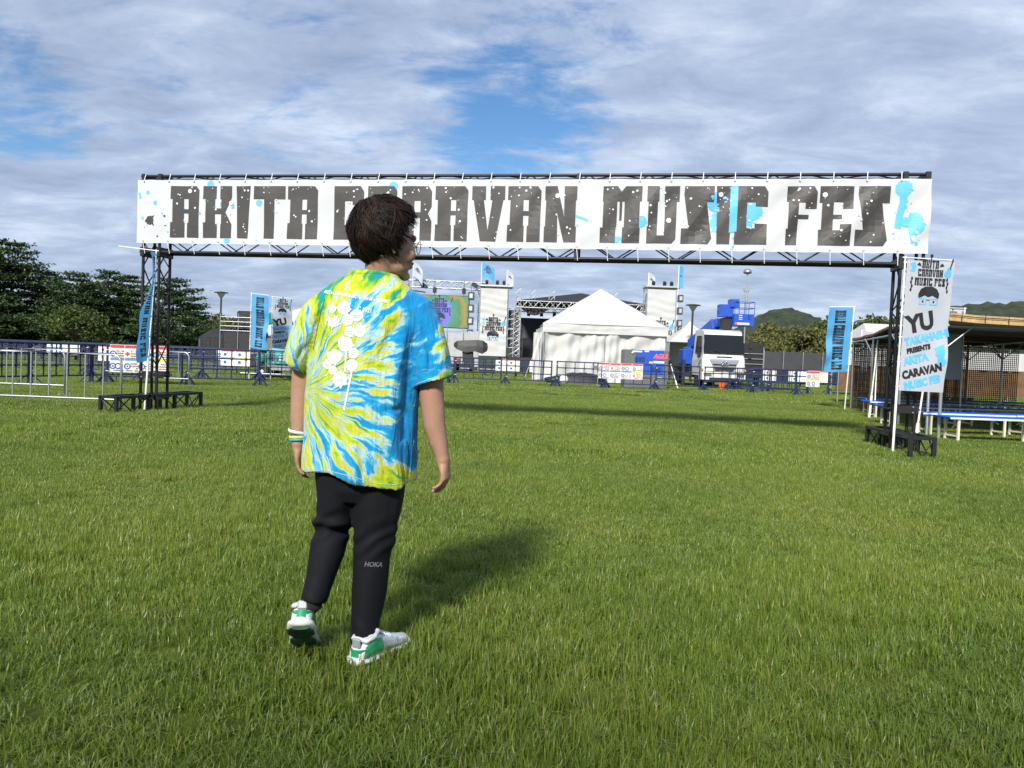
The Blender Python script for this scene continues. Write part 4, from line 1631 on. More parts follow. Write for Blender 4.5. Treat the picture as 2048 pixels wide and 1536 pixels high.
def screen_material():
    m = bpy.data.materials.new('led_picture')
    m.use_nodes = True
    nt = m.node_tree
    b = nt.nodes['Principled BSDF']
    tc = nt.nodes.new('ShaderNodeTexCoord')
    mp = nt.nodes.new('ShaderNodeMapping')
    mp.inputs['Location'].default_value = (-0.45, 0, -sz(628, 900))
    nt.links.new(tc.outputs['Object'], mp.inputs[0])
    g = nt.nodes.new('ShaderNodeVectorMath')
    g.operation = 'LENGTH'
    nt.links.new(mp.outputs[0], g.inputs[0])
    n = nt.nodes.new('ShaderNodeTexNoise')
    n.inputs['Scale'].default_value = .9
    n.inputs['Detail'].default_value = 4
    nt.links.new(tc.outputs['Object'], n.inputs['Vector'])
    a = nt.nodes.new('ShaderNodeMath')
    a.operation = 'MULTIPLY_ADD'
    a.inputs[1].default_value = .30
    nt.links.new(g.outputs['Value'], a.inputs[0])
    s = nt.nodes.new('ShaderNodeMath')
    s.operation = 'MULTIPLY'
    s.inputs[1].default_value = .55
    nt.links.new(n.outputs[0], s.inputs[0])
    nt.links.new(s.outputs[0], a.inputs[2])
    r = nt.nodes.new('ShaderNodeValToRGB')
    els = r.color_ramp.elements
    stops = [(.36, (.06, .08, .42)), (.50, (.13, .08, .36)), (.60, (.04, .15, .16)), (.72, (.03, .13, .04)), (.86, (.20, .13, .04)), (.97, (.05, .15, .05))]
    while len(els) < len(stops):
        els.new(.5)
    for e, (p_, c) in zip(els, stops):
        e.position, e.color = p_, (*c, 1)
    nt.links.new(a.outputs[0], r.inputs[0])
    nt.links.new(r.outputs[0], b.inputs['Base Color'])
    nt.links.new(r.outputs[0], b.inputs['Emission Color'])
    b.inputs['Emission Strength'].default_value = .45
    b.inputs['Roughness'].default_value = .5
    return m


pic = mk('picture_panel', MB().box((0, 0, (z0 + z1) / 2), (2 * W2, .12, z1 - z0)), screen_material(), scr)
mk('screen_casing', MB().box((0, .16, (z0 + z1) / 2), (2 * W2 + .1, .18, z1 - z0 + .1)), STAGEBLACK, scr)
K, B = emblem(W2 * .15, z0 + (z1 - z0) * .52, 1.75)
fs_ = lambda u, v, off: Vector((u, -.065 - off, v))
decal('emblem', [poly_bm([pl]) for pl in K], fs_, INK_BLACK, scr, 0, .012)
decal('emblem_blue', [poly_bm([pl]) for pl in B], fs_, mat('screen_blue', (.1, .2, .6), .5, var=0), scr, 0, .008)
for x in (-W2 * .75, 0, W2 * .85):
    member('hoist_chain', (x, 0, z1), (x, 0, sz(560, 900)), .04, STAGEBLACK, scr)
    mk('hoist_motor', MB().box((x, 0, z1 + .42), (.28, .28, .42)), STAGEBLACK, scr, bevel=.03)
gt = thing('screen_gantry', 'white lattice goalpost truss holding up the LED screen', 'truss', (0, SY + .3, 0))
lattice(gt, (sx(806, 565), 0, sz(565, 806)), (sx(972, 573), 0, sz(573, 972)), .55, 12, ALU, .07, br=.045)
for px in (812, 962):
    lattice(gt, (sx(px + 0, 640), .4, 0), (sx(px, 640), .4, sz(570, px)), .55, 12, ALU, .06, br=.04)
member('catwalk', (sx(806, 585), 0, sz(577, 806)), (sx(850, 585), 0, sz(584, 850)), .09, STAGEBLACK, gt)
for px in (812, 848, 950, 966):
    mk('flood_lamp', MB().box((sx(px, 570), -.35, sz(571, px)), (.5, .3, .3), Matrix.Rotation(.5, 3, 'Y')), STAGEBLACK, gt)
# line array column beside the screen
la = thing('speaker_column', 'hanging column of grey speaker boxes beside the LED screen', 'speaker', (sx(942, 640), SY - .8, 0))
for k in range(5):
    zc = sz(592 + 25 * k, 942, SY - .8)
    mk('speaker_box', MB().box((0, 0, zc), (.46, .5, .60)), SPEAKER, la, bevel=.02)
    mk('name_plate', MB().box((0, -.265, zc), (.24, .02, .34)), ALU, la)
member('hanging_cable', (0, 0, sz(590, 942)), (0, 0, sz(568, 942)), .03, STAGEBLACK, la)


# --- white banner towers
def banner_tower(label, px0, px1, py0, py1, Y, flag_spec):
    cx = (P(px0, (py0 + py1) / 2, Y).x + P(px1, (py0 + py1) / 2, Y).x) / 2
    W = P(px1, 650, Y).x - P(px0, 650, Y).x
    zt, zb = P((px0 + px1) / 2, py0, Y).z, P((px0 + px1) / 2, py1, Y).z
    t = thing('banner_tower', label, 'banner tower', (cx, Y, 0), 0, 'white banner towers flanking the stage')

    def surf(u, v, off=0.0):
        e = math.sin(math.pi * min(1, max(0, v)))
        w = .02 * math.sin(v * 60 + 2 * math.sin(u * 2)) * e + .03 * mnoise.noise((u * 1.2, v * 9, 2))
        return Vector((u * (1 + .02 * (1 - v)), -off - w, zb + (zt - zb) * v))
    nx, nz = 12, 70
    vs = [surf(-W / 2 + W * i / nx, j / nz) for j in range(nz + 1) for i in range(nx + 1)]
    fs = [(j * (nx + 1) + i, j * (nx + 1) + i + 1, (j + 1) * (nx + 1) + i + 1, (j + 1) * (nx + 1) + i) for j in range(nz) for i in range(nx)]
    mk('banner_sheet', MB().add(vs, fs), WTENT, t, smooth=True)
    K, B = emblem(0, 0, W * .80)
    zc = zb + (zt - zb) * .40
    f = lambda u, v, off: surf(u, (zc + v - zb) / (zt - zb), off)
    decal('emblem', [poly_bm([pl]) for pl in K], f, INK_BLACK, t, .4, .05)
    decal('emblem_blue', [poly_bm([pl]) for pl in B], f, INK_BLUE, t, .4, .04)
    for s_ in (-1, 1):
        for yy in (.15, 1.6):
            member('scaffold_post', (s_ * W * .52, yy, 0), (s_ * W * .52, yy, zt + .25), .06, GALV, t)
    for k in range(9):
        z = .5 + (zt - .5) * k / 8
        member('scaffold_rail', (-W * .52, .15, z), (W * .52, .15, z), .045, GALV, t)
        for s_ in (-1, 1):
            member('scaffold_rail', (s_ * W * .52, .15, z), (s_ * W * .52, 1.6, z), .045, GALV, t)
            if k < 8:
                z2 = .5 + (zt - .5) * (k + 1) / 8
                member('scaffold_brace', (s_ * W * .52, .15, z), (s_ * W * .52, 1.6, z2), .035, GALV, t)
    mk('top_deck', MB().box((.1, .8, zt + .22), (W * 1.25, 1.7, .12)), ALU, t)
    for x in (-W * .3, W * .1, W * .35):
        mk('spot_lamp', MB().box((x, .2, zt + .45), (.22, .3, .32), Matrix.Rotation(.4, 3, 'X')), STAGEBLACK, t, bevel=.03)
    for k in range(4):
        mk('sandbag', MB().box((-W * .35 + .28 * k, -.25, .12), (.18, .3, .24)), STAGEBLACK, t, bevel=.04)
    return t


banner_tower('white banner tower with festival emblem between LED screen and stage', 960, 1013, 577, 712, 58.5, None)
banner_tower('white banner tower with festival emblem partly behind the white tent and truck', 1293, 1349, 579, 724, 57.0, None)


def wind_flag(label, px, py0, py1, Y, w, h, m, droop):
    """small flag on a staff standing on top of a tower; py0 staff top, py1 staff foot"""
    x = P(px, (py0 + py1) / 2, Y).x
    za, zb = P(px, py1, Y).z, P(px, py0, Y).z
    t = thing('staff_flag', label, 'flag', (x, Y, za), 0, 'small flags on the stage towers')
    member('staff', (0, 0, 0), (0, 0, zb - za), .05, WHITE_PLASTIC, t)
    zt = zb - za

    def surf(u, v, off=0.0):
        return Vector((u, -off + .10 * math.sin(u * 5 + v * 2) * u / w, zt - v * h - droop * u * u / w))
    vs = [surf(w * i / 10, j / 8) for j in range(9) for i in range(11)]
    fs = [(j * 11 + i, j * 11 + i + 1, (j + 1) * 11 + i + 1, (j + 1) * 11 + i) for j in range(8) for i in range(10)]
    mk('cloth', MB().add(vs, fs), m, t, smooth=True)
    K, B = emblem(w * .5, .5, w * .6)
    f = lambda u, v, off: surf(u, 1 - (v - .5) * (w / h) / 1.0 - .55, off)
    decal('emblem', [poly_bm([pl]) for pl in K], f, INK_BLACK, t, .3, .02)
    return t


wind_flag('small white flag on a staff above the LED screen, just past the face', 826, 524, 580, 59.5, .75, 1.1, WHITECLOTH, .95)
wind_flag('small pale blue flag flying above the LED screen gantry', 963, 526, 575, 59, 1.0, 1.0, SKYBLUE, .45)
wind_flag('small white flag drooping above the first white banner tower', 1014, 540, 572, 58.8, .5, 1.0, WHITECLOTH, .8)
wind_flag('small white flag drooping above the second white banner tower', 1297, 545, 580, 57.6, .5, 1.0, WHITECLOTH, .7)
wind_flag('small pale blue flag on the tall pole beside the second banner tower', 1354, 531, 720, 56.4, .38, 1.6, SKYBLUE, .3)

# --- black-roofed stage
stg = thing('stage', 'open festival stage with black pitched roof on pale truss columns behind the white tent', 'stage', (0, 0, 0))
x0, x1 = sx(1033, 610, 59), sx(1300, 615, 59)
xm = (x0 + x1) / 2
ze, zr = sz(608, 1040, 59), sz(583, 1150, 59)
mb = MB()
mb.add([(x0, 59, ze + .3), (x1, 59, ze + .3), (x1, 68, ze + .3), (x0, 68, ze + .3), (xm, 61.5, zr + .1), (xm, 66, zr + .1)],
       [(0, 1, 4), (1, 2, 5, 4), (2, 3, 5), (3, 0, 4, 5), (0, 3, 2, 1)])
mk('roof', mb, STAGEBLACK, stg)
lattice(stg, (x0, 59, ze), (x1, 59, ze), .5, 24, ALU, .07, br=.05)
for xx, yy in ((x0 + .1, 59.3), (x1 - .1, 59.3), (x0 + .1, 67.5), (x1 - .1, 67.5)):
    lattice(stg, (xx, yy, 0), (xx, yy, ze), .5, 14, ALU, .06, br=.04)
    lattice(stg, (xx, yy, ze), (xx, yy, ze + 1.2), .42, 3, ALU, .05, br=.035)
for xx in (x0 + 1.2, xm - 2.4, xm + 2.4):
    lattice(stg, (xx, 59.6, ze + .3), (xx, 59.6, ze + 1.15), .42, 2, ALU, .05, br=.035)
mk('stage_deck', MB().box((xm, 63.5, .6), (x1 - x0 + 1.5, 9, 1.2)), STAGEBLACK, stg)
mk('back_wall', MB().box((xm, 68.2, 2.6), (x1 - x0, .15, 4.2)), mat('stage_backdrop', (.06, .065, .075), .7, var=.3, vscale=.6), stg)
vs, fs = [], []
for i in range(31):
    q = i / 30
    vs += [(x0 + .3 + 2.2 * q, 59.5 + .08 * math.sin(i * 1.7), ze - .25 - 0.55 * math.sin(math.pi * q)), (x0 + .3 + 2.2 * q, 59.6, ze - .1)]
    if i:
        fs.append((2 * i - 2, 2 * i, 2 * i + 1, 2 * i - 1))
mk('roof_drape', MB().add(vs, fs), STAGEBLACK, stg, smooth=True)
for k in range(9):
    xx = x0 + 1.0 + (x1 - x0 - 2) * k / 8
    mk('stage_lamp', MB().box((xx, 61.5, ze - .55), (.25, .3, .4)), STAGEBLACK, stg)
lattice(stg, (x0 + .4, 61.5, ze - .25), (x1 - .4, 61.5, ze - .25), .35, 16, ALU, .05, br=.03)
# drum riser, amps and stands on the deck
for k, (xx, w_, h_) in enumerate(((x0 + 1.1, .9, 1.6), (x0 + 2.3, .7, 1.1), (x0 + 3.4, 1.0, 1.3), (x0 + 4.8, 1.4, .9))):
    mk('amplifier', MB().box((xx, 64, 1.2 + h_ / 2), (w_, .6, h_)), SPEAKER, stg, bevel=.04)
# festoon skirt in front of stage
vs, fs = [], []
for i in range(61):
    q = i / 60
    x = x0 - 1.2 + (x1 - x0 + 2) * q
    vs += [(x, 58.9, 1.18 - .22 * abs(math.sin(q * 18))), (x, 58.85 + .05 * math.sin(i * 2.2), .05)]
    if i:
        fs.append((2 * i - 2, 2 * i, 2 * i + 1, 2 * i - 1))
mk('stage_skirt', MB().add(vs, fs), STAGEBLACK, stg, smooth=True)
# side scaffold with PA next to the stage
pa = thing('speaker_scaffold', 'scaffold with black speakers between first banner tower and stage column', 'scaffold', (sx(1026, 660, 59.5), 59.5, 0))
for k in range(7):
    z = .4 + .75 * k
    member('rail', (-.55, 0, z), (.55, 0, z), .05, GALV, pa)
    if k < 6:
        member('brace', (-.55, 0, z), (.55, 0, z + .75), .035, GALV, pa)
        if k > 1:
            mk('speaker_box', MB().box((0, .35, z + .36), (.8, .6, .6)), SPEAKER, pa, bevel=.02)
for x in (-.55, .55):
    for y in (0, .8):
        member('post', (x, y, 0), (x, y, 5.2), .05, GALV, pa)
pa2 = thing('speaker_scaffold', 'scaffold with tilted black lamps beside the second banner tower', 'scaffold', (sx(1273, 650, 59.5), 59.5, 0))
for k in range(8):
    z = .4 + .72 * k
    member('rail', (-.5, 0, z), (.5, 0, z), .05, GALV, pa2)
    if k < 7:
        member('brace', (-.5, 0, z), (.5, 0, z + .72), .035, GALV, pa2)
for x in (-.5, .5):
    for y in (0, .8):
        member('post', (x, y, 0), (x, y, 5.9), .05, GALV, pa2)
for z in (4.4, 5.3):
    mk('lamp', MB().box((-.1, -.2, z), (.5, .4, .6), Matrix.Rotation(.5, 3, 'Y')), STAGEBLACK, pa2, bevel=.05)
la2 = thing('speaker_column', 'hanging column of speaker boxes next to the second lamp post', 'speaker', (sx(1360, 640, 56), 56.2, 0))
for k in range(6):
    zc = sz(597 + 25 * k, 1360, 56.2)
    mk('speaker_box', MB().box((0, 0, zc), (.36, .4, .52)), SPEAKER, la2, bevel=.02)
    mk('name_plate', MB().box((0, -.21, zc), (.2, .02, .3)), ALU, la2)
# grey tarp wall and stored gear under the screen
gw = thing('tarp_wall', 'grey sheeted wall on poles under the LED screen', 'wall', (sx(890, 690), SY - 1.2, 0))
mb = MB()
vs, fs = [], []
xa, xb = sx(800, 690) - sx(890, 690), sx(960, 690) - sx(890, 690)
for j in range(5):
    for i in range(25):
        q = i / 24
        vs.append((xa + (xb - xa) * q, .07 * math.sin(i * 1.3 + j), .3 + (sz(660, 890) - .3) * j / 4 - (.25 * math.sin(q * 3.1) if j == 4 else 0)))
fs = [(j * 25 + i, j * 25 + i + 1, (j + 1) * 25 + i + 1, (j + 1) * 25 + i) for j in range(4) for i in range(24)]
mk('sheet', mb.add(vs, fs), mat('grey_sheet', (.36, .37, .38), .7, var=.12, vscale=2, bump=.4, bscale=3), gw, smooth=True)
for i in range(6):
    member('pole', (xa + (xb - xa) * i / 5, -.1, 0), (xa + (xb - xa) * i / 5, -.1, sz(656, 890)), .05, GALV, gw)
cam_c = thing('covered_camera', 'black-wrapped camera crane on a trolley before the first white banner tower', 'camera', (sx(942, 700, 50), 50, 0))
mb = MB()
rings = []
for x_, zl, zh, d_ in ((-1.1, 1.72, 1.95, .2), (-.9, 1.55, 2.1, .35), (-.3, 1.35, 2.15, .42), (.3, 1.45, 2.2, .42), (.75, 1.3, 2.18, .4), (1.05, 1.5, 2.0, .3)):
    rings.append([(x_, -d_, zl), (x_ + .05, -d_ * .9, (zl + zh) / 2), (x_, -d_ * .5, zh), (x_, d_ * .5, zh - .03), (x_ - .05, d_, (zl + zh) / 2), (x_, d_, zl + .05)])
mk('tarp_cover', mb.loft(rings), TARP, cam_c)
mk('pedestal', MB().loft([[(-.35, -.3, 0), (.2, -.3, 0), (.2, .3, 0), (-.35, .3, 0)], [(-.55, -.25, 1.45), (.15, -.25, 1.45), (.15, .25, 1.45), (-.55, .25, 1.45)]]), STAGEBLACK, cam_c, bevel=.03)
mk('red_case', MB().box((-.85, 0, .6), (.35, .5, .7)), mat('red_case', (.22, .03, .035), .5), cam_c, bevel=.03)
for k in range(3):
    fc = thing('flight_case', ['low black flight case beside the covered camera', 'black flight case with silver edges left of the covered camera', 'small black case under the banner tower'][k], 'case',
               (sx((905, 925, 975)[k], 715, 49), 49, 0), 0, 'flight cases before the stage')
    mk('case_body', MB().box((0, 0, .34), (.95, .6, .55)), STAGEBLACK, fc, bevel=.02)
    mk('edge_trim', MB().box((0, -.305, .36), (.97, .02, .05)), ALU, fc)
    for s_ in (-1, 1):
        member('caster', (s_ * .38 - .03, -.2, .05), (s_ * .38 + .03, -.2, .05), .1, STAGEBLACK, fc)

# ================================================================== white tent
tp0, tp1 = G(1083, 762), G(1330, 768)
TX0, TX1, TY = tp0.x + .05, P(1330, 720, tp0.y).x, tp0.y
TW2, TCX = (TX1 - TX0) / 2, (TX0 + TX1) / 2
tent = thing('white_tent', 'large white canvas tent with pointed roof and closed curtain walls', 'tent', (TCX, TY, 0))
EZ, PZ, TD = P(1205, 652, TY).z, P(1207, 577, TY).z + .18, 5.6


def drape(name, a, b, zt, zb, amp, seed, nx=60, nz=24, n=(0, -1, 0), sw=0.0):
    """curtain with folds that fan from the top corners"""
    a, b, n = Vector(a), Vector(b), Vector(n)
    vs = []
    for j in range(nz + 1):
        v = j / nz
        for i in range(nx + 1):
            u = i / nx
            f = math.sin(u * 38 + 3 * v + 2 * math.sin(u * 7 + seed)) * .5 + math.sin(u * 17 - 9 * (u - .5) * v + seed) + 1.6 * mnoise.noise((u * 3, v * 2.2, seed))
            f += .8 * math.sin((u * .8 + v * 1.1) * 14 + seed) * (1 - v)
            q = a + (b - a) * u + n * (amp * f * (0.25 + .75 * (1 - abs(2 * v - 1) ** 3)))
            vs.append((q.x, q.y, zt + (zb - zt) * v - sw * math.sin(math.pi * u) * (1 - v)))
    fs = [(j * (nx + 1) + i, (j + 1) * (nx + 1) + i, (j + 1) * (nx + 1) + i + 1, j * (nx + 1) + i + 1) for j in range(nz) for i in range(nx)]
    return mk(name, MB().add(vs, fs), WTENT, tent, smooth=True)


# pyramid-like roof with slack cloth
rings = []
nk = 64
for j in range(13):
    f = j / 12
    ring = []
    for k in range(nk):
        s_ = k / nk * 4
        side, q = int(s_), s_ - int(s_)
        c = [(-1, -1), (1, -1), (1, 1), (-1, 1), (-1, -1)]
        x = c[side][0] + (c[side + 1][0] - c[side][0]) * q
        y = c[side][1] + (c[side + 1][1] - c[side][1]) * q
        g = 1 - f
        cre = .045 * math.sin(k * 1.9 + 2 * f) * math.sin(math.pi * f) + .05 * mnoise.noise((x * 3, y * 3, f * 4)) * math.sin(math.pi * f)
        zz = EZ + .05 + (PZ - EZ) * f - .05 * math.sin(math.pi * f) + 1.3 * cre
        ring.append((x * g * (TW2 + .08) + (0 if f < 1 else 0), TD / 2 + y * g * (TD / 2 + .08) - .03, zz))
    rings.append(ring)
mk('roof', MB().loft(rings, False, True), WTENT, tent, smooth=True)
drape('valance', (-TW2 - .09, -.12, 0), (TW2 + .09, -.12, 0), EZ + .06, EZ - .42, .018, 3.1, 60, 6, sw=.06)
drape('curtain_wall', (-TW2 + .05, 0, 0), (-.02, 0, 0), EZ - .2, .03, .09, 1.0, 44, 26)
drape('curtain_wall', (.02, .03, 0), (TW2 - .05, .03, 0), EZ - .2, .03, .09, 5.0, 44, 26)
drape('side_wall', (-TW2, .05, 0), (-TW2 - .25, TD, 0), EZ - .1, .03, .05, 2.0, 30, 16, (-1, 0, 0))
drape('side_wall', (TW2, .05, 0), (TW2 + .05, TD, 0), EZ - .1, .03, .05, 7.0, 30, 16, (1, 0, 0))
drape('gathered_curtain', (-TW2 - .55, .15, 0), (-TW2 - .12, .2, 0), EZ - .45, .03, .06, 9.0, 20, 16)
for x in (-TW2, 0, TW2):
    member('tent_pole', (x, -.02, 0), (x, -.02, EZ), .05, GALV, tent)
member('guy_rope', (-TW2, 0, EZ - .1), (-TW2 - 1.0, -.9, 0), .015, WHITE_PLASTIC, tent)
member('eave_pole', (-TW2, -.03, EZ), (TW2, -.03, EZ), .05, GALV, tent)
# small white peaked tent behind the truck
st = thing('peaked_tent', 'small white peaked tent behind the truck boom and lamp post', 'tent', (P(1377, 700, 54).x, 54, 0))
w, zt, zp = 1.75, P(1377, 686, 54).z, P(1377, 642, 54).z
mb = MB()
rings = []
for j in range(7):
    f = j / 6
    g = (1 - f) ** 1.25
    rings.append([(cx * w * g, cy * w * g, zt + (zp - zt) * f) for cx, cy in ((-1, -1), (1, -1), (1, 1), (-1, 1))])
mk('canopy', mb.loft(rings, True, True), WTENT, st)
for cx, cy in ((-1, -1), (1, -1), (1, 1), (-1, 1)):
    member('leg', (cx * w * .98, cy * w * .98, 0), (cx * w * .98, cy * w * .98, zt), .06, GALV, st)
mk('side_wall', MB().box((0, w * .95, zt / 2), (2 * w, .04, zt)), WTENT, st)
mk('side_wall', MB().box((-w * .97, 0, zt / 2), (.04, 1.9 * w, zt)), WTENT, st)

# ================================================================== boom lift truck
TRUCKW = mat('white_truck_paint', (0.62, 0.62, 0.61), .25, var=.03, coat=.5)
LIFTBLUE = mat('lift_blue_paint', (0.02, 0.075, 0.42), .35, var=.08, coat=.3)
DARKGLASS = mat('windscreen_glass', (0.012, 0.015, 0.018), .05, var=0.0, spec=.35)
RUBBER = mat('rubber', (0.018, 0.018, 0.018), .85, var=.2)
CHROME = mat('chrome', (0.65, 0.66, 0.67), .18, .9, var=.05)
SILVER = mat('silver_grille', (0.42, 0.43, 0.44), .3, .6, var=.05)
PLASTIC = mat('black_plastic', (0.02, 0.02, 0.022), .5, var=.1)
ORANGE = mat('orange_plastic', (0.75, 0.12, 0.02), .5, var=.1)
AMBER = mat('amber_lens', (0.6, 0.25, 0.03), .2, var=0)
tx, tyy = P(1448, 720, 38.0).x, 38.0
trk = thing('boom_lift_truck', 'white truck with raised blue boom and work basket folded over its cab', 'truck', (tx, tyy, 0), rad(3))
# y grows away from the camera; the cab front is at y = 0
W = 1.07
prof = [(.0, .62), (-.03, .78), (-.05, 1.1), (-.01, 1.4), (.06, 1.72), (.20, 2.62), (.30, 2.84), (.60, 2.93)]


def cab_ring(y, z, back):
    return None


mb = MB()
rings = []
for y, z in prof:
    wz = W - (.05 if z > 1.7 else 0) - (.06 if z > 2.5 else 0)
    rings.append([(-wz, y + .06, z), (-wz * .92, y, z), (0, y - .04, z), (wz * .92, y, z), (wz, y + .06, z), (wz, 1.85, z), (-wz, 1.85, z)])
mk('cab', mb.loft(rings, True, True), TRUCKW, trk, bevel=.02, seg=2)
mk('bumper', MB().loft([[(-W - .02, -.10, z), (-W * .6, -.16, z), (W * .6, -.16, z), (W + .02, -.10, z), (W + .02, .5, z), (-W - .02, .5, z)] for z in (.42, .50, .72, .76)]), TRUCKW, trk, bevel=.02)
# windscreen follows the raked front
ws = []
for y, z in ((.06, 1.75), (.10, 1.98), (.155, 2.32), (.21, 2.66)):
    ws.append([(x * (.93 if z > 2.3 else .96), y - .015 - .045 * (1 - (x / W) ** 2), z) for x in (-W, -W * .6, -W * .2, W * .2, W * .6, W)])
mk('windscreen', MB().loft(ws, False, False, False), DARKGLASS, trk, smooth=True)
mk('windscreen_seal', MB().path([(-W * .95, .04, 1.72), (-W * .2, .0, 1.72), (W * .2, .0, 1.72), (W * .95, .04, 1.72)], .02, 6), PLASTIC, trk)
for s in (-1, 1):
    mk('wiper', MB().path([(s * .15, -.03, 1.74), (s * .45, .0, 1.88), (s * .8, .05, 1.78)], .012, 5), PLASTIC, trk)
    mk('side_window', MB().add([(s * (W + .004), .35, 1.75), (s * (W + .004), 1.35, 1.75), (s * (W - .05), 1.30, 2.60), (s * (W - .05), .50, 2.60)], [(0, 1, 2, 3)]), DARKGLASS, trk)
    m1 = mk('mirror', MB().box((s * (W + .22), -.05, 2.25), (.2, .14, .5)), PLASTIC, trk, bevel=.04)
    mk('mirror_arm', MB().path([(s * W, .2, 2.5), (s * (W + .2), -.02, 2.42), (s * (W + .22), -.04, 1.8), (s * W, .2, 1.65)], .016, 5), PLASTIC, m1)
    mk('mirror_glass', MB().box((s * (W + .2), -.03, 1.62), (.16, .12, .24)), PLASTIC, m1, bevel=.03)
    mk('headlight', MB().loft([[(s * .62, -.175, .60), (s * 1.0, -.13, .60), (s * 1.03, -.12, .76), (s * .66, -.165, .73)], [(s * .62, -.10, .60), (s * 1.0, -.10, .60), (s * 1.03, -.1, .76), (s * .66, -.1, .73)]][::s]), mat('headlamp_lens', (.16, .15, .14), .08, .2, var=0), trk)
    mk('turn_lamp', MB().box((s * (W + .0), -.02, .94), (.06, .14, .10)), AMBER, trk)
    for y in (.95, 4.9):
        w_ = mk('wheel', MB().lathe([(.2, -.14), (.44, -.14), (.48, -.09), (.48, .09), (.44, .14), (.2, .14)], 22), RUBBER, trk, smooth=False)
        w_.location = (s * .92, y, .48)
        w_.rotation_euler = (0, math.pi / 2, 0)
        mk('rim', MB().lathe([(.05, -.10), (.24, -.12), (.26, .0), (.24, .12), (.05, .10)], 14), SILVER, w_)
mk('grille', MB().add([(-.70, -.085, 1.38), (.70, -.085, 1.38), (.50, -.115, .90), (-.50, -.115, .90), (-.74, -.05, 1.46), (.74, -.05, 1.46)], [(3, 2, 1, 0), (0, 1, 5, 4)]), SILVER, trk)
for k in range(3):
    z = (1.20, 1.04, .95)[k]
    mk('grille_slot', MB().box((0, -.12, z), (1.16 - .13 * k, .06, (.05, .08, .06)[k])), PLASTIC, trk)
mk('lower_grille', MB().box((0, -.165, .50), (1.5, .03, .10)), PLASTIC, trk)
mk('skirt', MB().box((0, .1, .37), (1.9, .3, .12)), PLASTIC, trk)
mk('cab_stripe', MB().box((0, -.17, .84), (1.8, .02, .03)), PLASTIC, trk)
mk('air_slot', MB().box((0, -.04, 1.58), (.75, .05, .035)), PLASTIC, trk)
# oval emblem with a winged mark
mb = MB()
em = [(.19 * math.cos(a), -.165, 1.24 + .12 * math.sin(a)) for a in [2 * math.pi * k / 20 for k in range(20)]]
mb.path(em + [em[0]], .017, 6)
mb.path([(-.16, -.165, 1.27), (0, -.17, 1.17), (.16, -.165, 1.27)], .024, 5)
mb.path([(-.06, -.165, 1.33), (0, -.17, 1.25), (.06, -.165, 1.33)], .02, 5)
mk('emblem', mb, CHROME, trk, smooth=True)
mk('number_plate', MB().box((.0, -.175, .66), (.33, .015, .165)), mat('number_plate', (.75, .76, .74), .4, var=.03), trk)
mk('chassis', MB().box((0, 3.6, .72), (.8, 6.2, .3)), PLASTIC, trk)
mk('deck', MB().box((0, 4.3, 1.02), (2.1, 4.6, .18)), STAGEBLACK, trk)
mk('side_locker', MB().box((-.95, 3.2, .72), (.28, 2.0, .45)), PLASTIC, trk)
mk('side_locker', MB().box((.95, 3.2, .72), (.28, 2.0, .45)), PLASTIC, trk)
for s in (-1, 1):
    for y in (2.15, 6.3):
        j = mk('outrigger', MB().box((s * 1.42, y, .72), (.17, .2, 1.35)), PLASTIC, trk, bevel=.02)
        mk('outrigger_foot', MB().box((s * 1.42, y, .03), (.4, .4, .06)), PLASTIC, j)
        mk('outrigger_beam', MB().box((s * 1.2, y, .62), (.5, .16, .18)), PLASTIC, j)
mk('turntable', MB().lathe([(.62, 1.11), (.62, 1.30), (.5, 1.36)], 20, (-.35, 4.6, 0)), LIFTBLUE, trk)
mk('turret', MB().loft([[(-.75, 4.2, 1.3), (.05, 4.2, 1.3), (.05, 5.1, 1.3), (-.75, 5.1, 1.3)], [(-.68, 4.25, 2.1), (-.05, 4.25, 2.1), (-.05, 5.0, 2.1), (-.68, 5.0, 2.1)]]), LIFTBLUE, trk, bevel=.04)
mk('control_panel', MB().box((-1.1, 3.0, 1.55), (.5, .9, .8)), LIFTBLUE, trk, bevel=.03)


def tl(px, py, Y):
    """photo pixel to the truck's own frame at world depth Y"""
    p = P(px, py, Y) - Vector((tx, tyy, 0))
    return Matrix.Rotation(-rad(3), 3, 'Z') @ p


b0, b1, b2 = tl(1383, 690, 42.6), tl(1432, 648, 40.2), tl(1468, 640, 38.9)
mk('boom', MB().bar(b0, b1, .46, .58), LIFTBLUE, trk, bevel=.03)
mk('boom_section', MB().bar(b0 + (b1 - b0) * .62, b1 + (b1 - b0).normalized() * .35, .30, .34), LIFTBLUE, trk, bevel=.02)
mk('boom_foot', MB().bar(tl(1378, 740, 42.6), b0, .36, .42), LIFTBLUE, trk, bevel=.03)
mk('lift_cylinder', MB().tube(tl(1372, 735, 42.2), tl(1400, 682, 41.8), .10, 10), PLASTIC, trk)
mk('boom_head', MB().bar(b1, b2, .34, .42), LIFTBLUE, trk, bevel=.04)
mk('swivel', MB().box(tl(1452, 648, 38.9), (.5, .5, .6)), PLASTIC, trk, bevel=.05)
